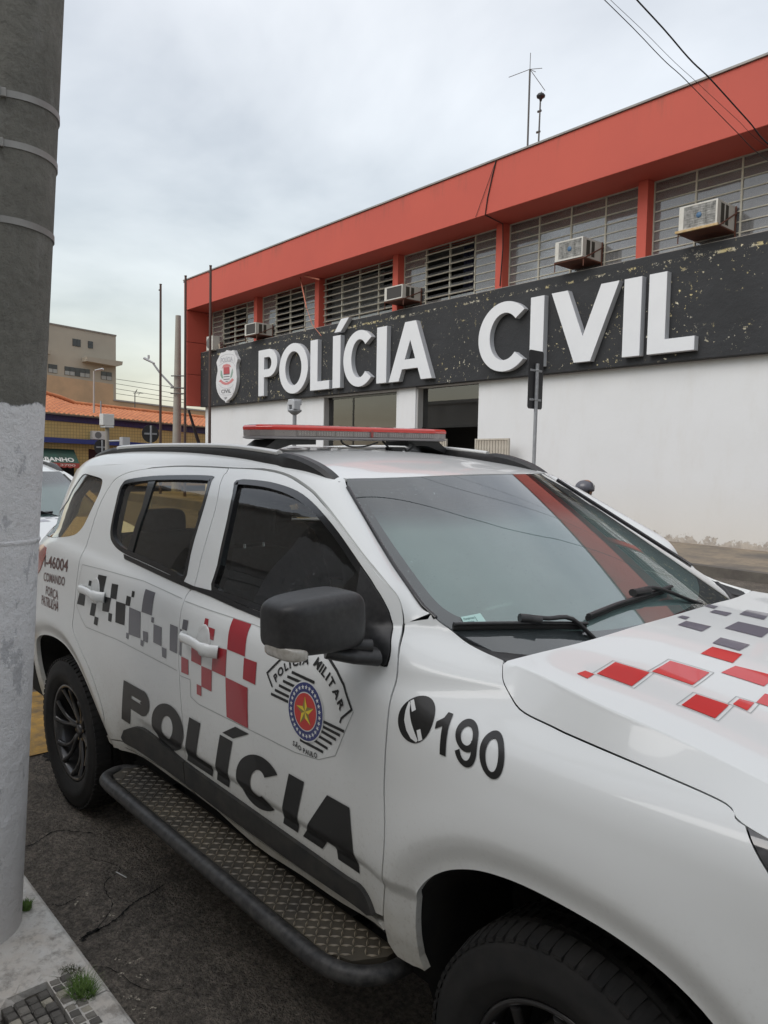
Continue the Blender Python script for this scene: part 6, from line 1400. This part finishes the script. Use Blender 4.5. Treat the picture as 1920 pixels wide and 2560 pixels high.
# cornice ridge tiles
V=[];F=[]; P=[(q[1],q[2]) for q in rd_]; MBx=MB(); MBx.tube([(-39.5,y,z+.05) for y,z in P],.12,8); MBx.build('ridge_tiles',MATS['terracotta_tile'],SHP)
dw=[(-35.99,12.6435,1.9596),(-35.99,14.0861,1.8355),(-35.99,14.0839,0.9337),(-35.99,12.6383,0.9223)]; px('shop_window',-35.98,[(dw[0][1],dw[3][2]-1),(dw[1][1],dw[3][2]-1),(dw[1][1],dw[1][2]),(dw[0][1],dw[0][2])],.2,mat('shop_dark_glass',(.02,.02,.022),.15),SHP)
px('shop_doorway',-35.98,[(8,-.3),(11.9,-.3),(11.9,1.5),(8,1.5)],.2,M_dark,SHP)
# awning
AW=empty('awning',(0,0,0),(0,0,0),'dark green sloping shop awning with white lettering and scalloped red valance','awning')
at=[(-36.0,10.3306,1.9611),(-36.0,11.8865,1.897)]; ab=[(-34.8,9.945,1.2827),(-34.8,11.7416,1.2115)]
dy=-3.
A0=(-35.98,at[0][1]+dy,at[0][2]+.07);A1=(-35.98,at[1][1],at[1][2]);B0=(-34.8,ab[0][1]+dy,ab[0][2]+.04);B1=(-34.8,ab[1][1],ab[1][2])
M_grn=mat('awning_green',(.022,.075,.055),.7,noise=(2,(.05,.06,.045),.7,5))
n_=8;V=[];F=[]
for i in range(n_+1):
    t=i/n_
    for q0,q1 in ((A0,A1),(B0,B1)): V.append(tuple(q0[k]+(q1[k]-q0[k])*t for k in range(3)))
F=[(2*i,2*i+1,2*i+3,2*i+2) for i in range(n_)]; o=mesh('awning_cloth',V,F,M_grn,AW); o.modifiers.new('s','SOLIDIFY').thickness=.02
def aw_pt(u,v,off=.012):  # u along, v down
    a=Vector(A0)+(Vector(A1)-Vector(A0))*u; b_=Vector(B0)+(Vector(B1)-Vector(B0))*u; p=a+(b_-a)*v; n=Vector((1,0,1.1)).normalized(); return p+n*off
V,F,sz=bfont('SSA·BANHO',.03); P=[]
u1=([(2.6873,-1.9556,2.3936)] and .955)
for x,y in V:
    P.append(tuple(aw_pt(.50+.455*x,.93-.30*y)))
mesh('awning_text',P,F,mat('awning_white',(.62,.62,.58),.6),AW)
V=[];F=[]; n_=64
for i in range(n_+1):
    t=i/n_; q=Vector(B0)+(Vector(B1)-Vector(B0))*t; dz=.20+.05*abs(sin(pi*t*16)); V+=[tuple(q),(q.x,q.y,q.z-dz)]
mesh('valance',V,[(2*i,2*i+1,2*i+3,2*i+2) for i in range(n_)],mat('valance_red',(.42,.07,.055),.7),AW)
V,F,sz=bfont('7653 3700',.03); P=[]
for x,y in V: q=Vector(B0)+(Vector(B1)-Vector(B0))*(.62+.34*x); P.append((q.x+.01,q.y,q.z-.17+.12*y))
mesh('valance_text',P,F,mat('valance_pink',(.72,.50,.46),.7),AW)
# condenser on the yellow wall
P=[(-35.6,12.7195,2.8977),(-35.6,13.4772,2.866),(-35.6,13.4759,2.4437),(-35.6,12.7175,2.4622),(-35.6,13.0193,2.6601)]
ac=empty('air_conditioner',(-35.98,P[0][1],P[3][2]),(0,0,0),'white condenser unit mounted on the yellow tiled wall','air conditioner'); w=P[1][1]-P[0][1]; h=P[0][2]-P[3][2]
MB().box(0,.35,0,w,0,h).build('condenser_case',M_acw,ac); b=MB()
V=[(.353,P[4][1]-P[0][1]+h*.40*cos(a),h*.5+h*.40*sin(a)) for a in np.linspace(0,2*pi,25)[:-1]]; mesh('fan_grille',V,[tuple(range(24))],mat('fan_grey',(.14,.14,.135),.7),ac)
# peach building behind the shop
PB=empty('peach_building',(0,0,0),(0,0,0),'blotchy peach rendered building rising behind the tiled shop roof','building'); xp=-46
M_pe=mat('peach_render',(.52,.33,.19),.9,noise=(.9,(.36,.25,.15),.8,8))
a=[(-46.0,13.7142,6.5183),(-46.0,18.0621,6.3126),(-46.0,18.0594,5.2953),(-46.0,23.1797,5.0327),(-46.0,24.6961,4.9687)]
px('wall',xp,[(a[0][1]-12,-.4),(a[-1][1]+14,-.4),(a[-1][1]+14,a[-1][2]-.5),(a[-1][1],a[-1][2]),(a[3][1],a[3][2]),(a[2][1],a[2][2]),(a[1][1],a[1][2]),(a[0][1]-12,a[0][2]+.8)],3.5,M_pe,PB)
px('coping',xp+.06,[(a[2][1],a[2][2]-.06),(a[3][1],a[3][2]-.06),(a[-1][1]+14,a[-1][2]-.56),(a[-1][1]+14,a[-1][2]-.46),(a[3][1],a[3][2]+.04),(a[2][1],a[2][2]+.04)],.3,mat('coping_grey',(.33,.30,.27),.8),PB)
# tan building
TB=empty('tan_building',(0,0,0),(0,0,0),'taller olive-tan block with small dark windows behind the shops','building'); xt=-50
M_tan=mat('tan_render',(.37,.335,.275),.9,noise=(.5,(.32,.29,.24),.8,7)); M_tw=mat('dark_window_glass',(.035,.04,.045),.12); M_tf=mat('dark_window_frame',(.05,.047,.045),.6); M_blind=mat('pale_blind',(.30,.31,.30),.7)
a=[(-50.0,15.1051,10.3802),(-50.0,19.8791,10.1707),(-50.0,19.7978,2.3682)]
px('wall',xt,[(a[0][1]-10,-.4),(a[1][1],-.4),(a[1][1],a[1][2]),(a[0][1]-10,a[0][2]+.6)],9,M_tan,TB)
px('roof_edge',xt+.05,[(a[0][1]-10,a[0][2]+.5),(a[1][1]+.03,a[1][2]-.08),(a[1][1]+.03,a[1][2]+.02),(a[0][1]-10,a[0][2]+.62)],9.1,mat('roof_edge_grey',(.20,.18,.16),.8),TB)
for pts,nx,nz in (([(-50.0,14.9435,9.6791),(-50.0,15.2396,9.6681),(-50.0,15.2354,9.1693),(-50.0,14.9392,9.1823)],1,1),([(-50.0,16.8282,9.5712),(-50.0,17.3782,9.5552),(-50.0,17.3754,9.0589),(-50.0,16.8251,9.0784)],2,1),([(-50.0,17.8857,9.533),(-50.0,18.2305,9.524),(-50.0,18.2283,9.039),(-50.0,17.8832,9.0501)],1,2),([(-50.0,15.1995,7.6829),(-50.0,15.7917,7.6604),(-50.0,15.7874,7.0901),(-50.0,15.1947,7.117)],2,2),([(-50.0,16.2801,7.6265),(-50.0,18.002,7.5596),(-50.0,17.9992,6.9812),(-50.0,16.2761,7.0526)],5,2),([(-50.0,18.7929,7.5158),(-50.0,19.5648,7.4936),(-50.0,19.5632,6.9209),(-50.0,18.7908,6.9571)],2,2)):
    Q=[np.array((p_[1],p_[2])) for p_ in pts]; T=lambda u,v: (1-u)*(1-v)*Q[3]+u*(1-v)*Q[2]+(1-u)*v*Q[0]+u*v*Q[1]
    w=px('window',xt+.03,[tuple(T(0,0)),tuple(T(1,0)),tuple(T(1,1)),tuple(T(0,1))],.1,M_tf,TB)
    for i in range(nx):
        for j in range(nz):
            e=.04; u0=(i+e*1.5)/nx;u1=(i+1-e*1.5)/nx;v0=(j+e)/nz;v1=(j+1-e)/nz
            px('pane',xt+.045,[tuple(T(u0,v0)),tuple(T(u1,v0)),tuple(T(u1,v1)),tuple(T(u0,v1))],.01,M_blind if (j==0 and nz==2 and (i*7+nx)%3!=1) else M_tw,w)
a=[(-49.0,17.4649,8.3383),(-49.0,20.012,8.2529),(-49.0,19.9677,7.9949),(-49.0,19.6185,7.8764),(-49.0,17.4633,8.0354)]; px('concrete_ledge',-49.1,[(q[1],q[2]) for q in a],.9,mat('ledge_concrete',(.32,.285,.23),.9),TB)
a=[(-49.0,14.2729,8.4948),(-49.0,15.1293,8.4879),(-49.0,15.0963,8.2305),(-49.0,14.2708,8.2593)]; px('concrete_ledge',-49.1,[(q[1],q[2]) for q in a],.9,mat('ledge_concrete',(.32,.285,.23),.9),TB)
# lamp post in front of the tan building and TV aerial
P=[(-36.4632,13.1022,3.7177),(-36.6142,13.183,6.0721),(-36.5738,13.2315,6.1054),(-36.2987,13.5477,6.1976)]; s_=empty('street_lamp',(P[0][0],P[0][1],-.3),(0,0,0),'thin pale street lamp with horizontal head before the tan building','street lamp'); l0=Vector(s_.location)
MB().tube([(0,0,0),Vector(P[1])-l0],.05,8,True,[.07,.045]).build('post',mat('pale_pole',(.36,.33,.30),.7),s_); b=MB(); b.tube([Vector(P[2])-l0,Vector(P[3])-l0],.1,8,True,[.08,.12],flat=(1,.5)); b.build('lamp_head',mat('lamp_grey',(.42,.43,.44),.5),s_)
P=[(-42.8426,18.1412,5.0381),(-42.8711,18.1699,5.6111),(-42.7539,18.3171,5.7681),(-42.5015,18.5796,5.593),(-42.8039,18.2596,5.7511),(-42.9467,18.0839,5.5932),(-42.668,18.3985,5.6332),(-42.7077,18.3364,5.4635),(-42.7846,18.2909,5.8436)]; s_=empty('tv_antenna',(0,0,0),(0,0,0),'small television aerial on the roofs beside the tan building','antenna'); MB().tube([Vector(P[0])-Vector((0,0,2)),P[1],P[4]],.03,6).build('mast',M_an,s_); b=MB(); b.tube([P[5],P[3]],.02,5); b.tube([P[1],P[8]],.02,5); b.tube([P[6],P[7]],.015,5); b.build('elements',M_an,s_)
# unseen building added behind the camera to shade and reflect in the car
NB=empty('near_side_building',(0,0,0),(0,0,0),'plain rendered building on the near pavement behind the camera','building')
M_nb=mat('cream_render',(.40,.385,.35),.9,noise=(.8,(.32,.30,.27),.7,7))
MB().box(-34,-6.6,-12,-5.0,-.4,5.4).build('wall',M_nb,NB); MB().box(-1.6,24,-12,-5.0,-.4,5.4).build('wall',M_nb,NB); MB().box(-6.6,-1.6,-12,-5.0,3.2,5.4).build('wall',M_nb,NB)
for k in range(16): MB().box(-6.59,-1.61,-5.20,-5.16,.15+k*.19,.15+k*.19+.175).build('shutter_slat',mat('shutter_grey',(.35,.35,.34),.5,metal=.2),NB)
MB().box(-34.2,24.2,-12,-4.8,5.405,5.6).build('roof_slab',M_nb,NB)
# ================================================================== NEAR CONCRETE POLE
Pb=Vector([(1.1343,-1.5155,0.15)][0]); Pt=Vector([(1.0178,-1.3068,3.3504)][0])
ax=(Pt-Pb).normalized(); Rd=Vector((cos(yaw),sin(yaw),0)); r0=.175
def f_pole(t,p,co):
    v=co.outputs['Object']; s=_n(t,'ShaderNodeSeparateXYZ',{0:v})
    a=_mask(t,v,3,.3,.7,8,.65); b=_mask(t,v,40,.45,.7,6,.7); sc=_mask(t,v,14,.56,.66,8,.75,vs=(1,1,.4))
    con=_mix(t,a,(.135,.132,.115),(.20,.195,.17)); con=_mix(t,_mul(t,b,.45),con,(.07,.068,.06)); con=_mix(t,_mul(t,sc,.35),con,(.27,.265,.25))
    pa=_mask(t,v,6,.35,.75,8,.7); wh=_mix(t,_mul(t,pa,.35),(.80,.80,.81),(.62,.625,.635)); ch=_mask(t,v,12,.565,.60,9,.78,vs=(1,1,.6)); wh=_mix(t,_mul(t,ch,.42),wh,(.20,.21,.24)); 
    low=_n(t,'ShaderNodeMapRange',{0:s.outputs[2],1:.45,2:.0}).outputs[0]; wh=_mix(t,_mul(t,low,.35),wh,(.40,.34,.29))
    nn=_n(t,'ShaderNodeTexNoise',{'Vector':v,'Scale':9.,'Detail':6,'Roughness':.7}).outputs[0]; h=_n(t,'ShaderNodeMath',{0:s.outputs[2],1:_mul(t,nn,.10)},operation='ADD').outputs[0]
    m=_n(t,'ShaderNodeMapRange',{0:h,1:ZP+.052,2:ZP+.046}).outputs[0]
    t.links.new(_mix(t,m,con,wh),p.inputs['Base Color'])
    hh=_n(t,'ShaderNodeMath',{0:_mask(t,v,16,.3,.75,9,.72),1:_mul(t,m,1.5)},operation='ADD').outputs[0]
    bm=_n(t,'ShaderNodeBump',{'Strength':1.,'Distance':.010,'Height':hh}); t.links.new(bm.outputs[0],p.inputs['Normal'])
def edge_z(Q): return Q
# height of the paint line and of the bands, measured along the right edge
EZ=[1.958,2.949,2.784,2.536,1.491]
ZP=EZ[0]-.15
cp=empty('concrete_pole',tuple(Pb-Rd*r0),(0,0,0),'thick concrete utility pole, dark above and painted white below, at the left edge','utility pole')
M_pole=mat('painted_pole_concrete',(.15,.15,.13),.9,build=f_pole)
def axp(h): q=ax*(h/ax.z); tp=(r0-.0052*h*1.0); return Vector((q.x,q.y,h))-Rd*(tp-r0), tp
V=[];F=[];n=72; hs=list(np.arange(-.3,9.,.15)); rr=random.Random(9)
for h in hs:
    c,rad=axp(h)
    for k in range(n): a=2*pi*k/n; V.append((c.x+rad*cos(a)*(1+.003*sin(3*a+h)),c.y+rad*sin(a),h))
for i in range(len(hs)-1):
    for k in range(n): F.append((i*n+k,i*n+(k+1)%n,(i+1)*n+(k+1)%n,(i+1)*n+k))
mesh('shaft',V,F,M_pole,cp,True)
b=MB(); c,rad=axp(EZ[4]-.15); b.lathe([(rad+.0005,-.010),(rad+.0035,-.004),(rad+.004,.003),(rad+.0005,.008)],60,'z',(c.x,c.y,EZ[4]-.15)); b.build('paint_ridge',M_pole,cp)
for bi,(ez) in enumerate(EZ[1:4]):
    h=ez-.15+.01; c,rad=axp(h); b=MB(); V=[];F=[]; w=.011
    for k in range(n):
        a=2*pi*k/n; wob=.004*sin(2*a+bi)
        for rr_,hh in ((rad+.001,-w),(rad+.004,-w),(rad+.004,w),(rad+.001,w)): V.append((c.x+rr_*cos(a),c.y+rr_*sin(a),h+hh+wob))
    for k in range(n):
        for j in range(3): F.append((k*4+j,((k+1)%n)*4+j,((k+1)%n)*4+j+1,k*4+j+1))
    st=mesh('steel_band',V,F,mat('dull_steel_band',(.30,.295,.28),.5,metal=.35,noise=(9,(.18,.17,.16),.6,6)),cp,False)
    if bi<2:
        d=Vector((3.8-1.3,-2.26+1.6,0)).normalized(); a0=atan2(d.y,d.x)+radians(-12); q=Vector((c.x+(rad+.006)*cos(a0),c.y+(rad+.006)*sin(a0),h+.004*sin(2*a0+bi)))
        b=MB(); b.box(-.005,.007,-.028,.028,-.014,.014); b.box(-.004,.011,-.012,.012,-.018,.018); o=b.build('band_buckle',MATS['dull_steel_band'],st); o.location=q; o.rotation_euler=(0,0,a0); bevel(o,.002)
# ================================================================== OFFICER beyond the bonnet
pp=[(-2.1462,6.8287,1.5657)][0]
of=empty('person',(pp[0],pp[1],0),(0,0,radians(20)),'officer in dark uniform and grey helmet standing beyond the windshield','person')
H=pp[2]; k=H/1.62
def skin(nm,pts,edges,rad,m,par,root=0):
    me=bpy.data.meshes.new(nm); me.from_pydata(pts,edges,[]); o=link(nm,me,par,m); s=o.modifiers.new('s','SKIN')
    for i,r in enumerate(rad): me.skin_vertices[0].data[i].radius=(r,r) if not isinstance(r,tuple) else r
    me.skin_vertices[0].data[root].use_root=True; o.modifiers.new('ss','SUBSURF').levels=2; o.modifiers['ss'].render_levels=2
    for p_ in me.polygons: p_.use_smooth=True
    s.use_smooth_shade=True; return o
z=lambda v:v*k
pts=[(0,0,z(.92)),(0,0,z(1.10)),(0,0,z(1.28)),(.0,0,z(1.38)),(.01,0,z(1.46)),(0,.17,z(1.33)),(.03,.22,z(1.08)),(.16,.19,z(.98)),(0,-.17,z(1.33)),(.03,-.22,z(1.08)),(.16,-.18,z(.96)),(0,.09,z(.86)),(.01,.11,z(.48)),(-.01,.12,z(.09)),(0,-.09,z(.86)),(.01,-.11,z(.48)),(-.01,-.12,z(.09)),(.12,.13,z(.05)),(.12,-.13,z(.05))]
ed=[(0,1),(1,2),(2,3),(3,4),(2,5),(5,6),(6,7),(2,8),(8,9),(9,10),(0,11),(11,12),(12,13),(0,14),(14,15),(15,16),(13,17),(16,18)]
rad=[.14,.135,.16,.09,.055,.07,.05,.035,.07,.05,.035,.10,.065,.05,.10,.065,.05,.04,.04]
skin('body',pts,ed,rad,mat('dark_uniform',(.03,.033,.042),.9,noise=(30,(.05,.052,.06),.5,3)),of)
V,F=superbox((.02,0,z(1.50)),(.095,.075,.12),.9,20,14,lambda a,b_,c:(a*(1-.1*(c<0)*abs(c)),b_*(1-.18*max(-c,0)),c)); mesh('head',V,F,mat('skin_tone',(.30,.17,.11),.6),of,True)
b=MB(); V,F=superbox((.0,0,H-.115),(.135,.118,.115),.95,24,14,lambda a,b_,c:(a,b_,c if c>-.35 else -.35)); mesh('helmet',V,F,mat('helmet_grey',(.075,.075,.09),.35,coat=.3),of,True)
V,F=superbox((.115,0,H-.09),(.02,.035,.035),.8,12,8); mesh('helmet_badge',V,F,mat('badge_pale',(.35,.35,.33),.5),of,True)
b=MB(); b.tube([(.08,.10,H-.13),(.07,.08,z(1.42)),(.08,0,z(1.385)),(.07,-.08,z(1.42)),(.08,-.10,H-.13)],.012,6); b.build('chin_strap',M_rub,of)
for s in(-1,1):
    V,F=superbox((.01,s*.15,z(1.375)),(.05,.07,.02),.7,14,8); mesh('shoulder_pad',V,F,mat('dark_uniform',(.03,.033,.042),.9),of,True)
    V,F=superbox((.19,s*.19,z(.95)),(.045,.022,.03),.8,12,8); mesh('hand',V,F,mat('skin_tone',(.30,.17,.11),.6),of,True)
# ================================================================== SECOND PATROL CAR and a red car far behind
S2=copy_tree(SUV); S2.location=(-6.25,-.02,-.14); S2.rotation_euler=(radians(.6),0,0)
S2['label']='second white police SUV parked behind the first, half hidden by the pole'
tag(SUV,'nearest white police SUV, the large foreground one with red-topped light bar')
for c in list(S2.children):
    if c.name.startswith('light_bar'):
        for d in c.children_recursive: bpy.data.objects.remove(d)
        bpy.data.objects.remove(c)

# red hatchback parked further back, only a sliver shows above the second car
rp=[(-10.2223,2.7703,1.4184)][0]
rc=empty('parked_car',(rp[0]-1.4,rp[1]-.55,-.15),(0,0,0),'small red car parked far behind, only a sliver of roof visible','car')
M_rc=mat('red_car_paint',(.35,.02,.02),.3,coat=1)
V,F=superbox((0,0,.62),(1.95,.82,.32),.35,32,16,lambda a,b_,c:(a,b_*(1-.08*a*a),c*(1-.12*max(a,0)))); mesh('body',V,F,M_rc,rc,True)
V,F=superbox((-.25,0,1.10),(1.25,.70,.42),.45,32,16,lambda a,b_,c:(a*(1-.30*max(c,0)),b_*(1-.18*max(c,0)),c)); mesh('cabin',V,F,mat('car_dark_glass',(.02,.022,.025),.08),rc,True)
V,F=superbox((-.30,0,1.49),(.85,.60,.045),.5,28,10); mesh('roof',V,F,M_rc,rc,True)
for x in(-1.25,1.25):
    for sy in(-1,1): b=MB(); b.lathe([(0,-.10),(.20,-.10),(.22,-.11),(.30,-.10),(.31,-.05),(.31,.08),(0,.08)],28,'y',(x,sy*.72,.30)); b.build('wheel',M_rub,rc)
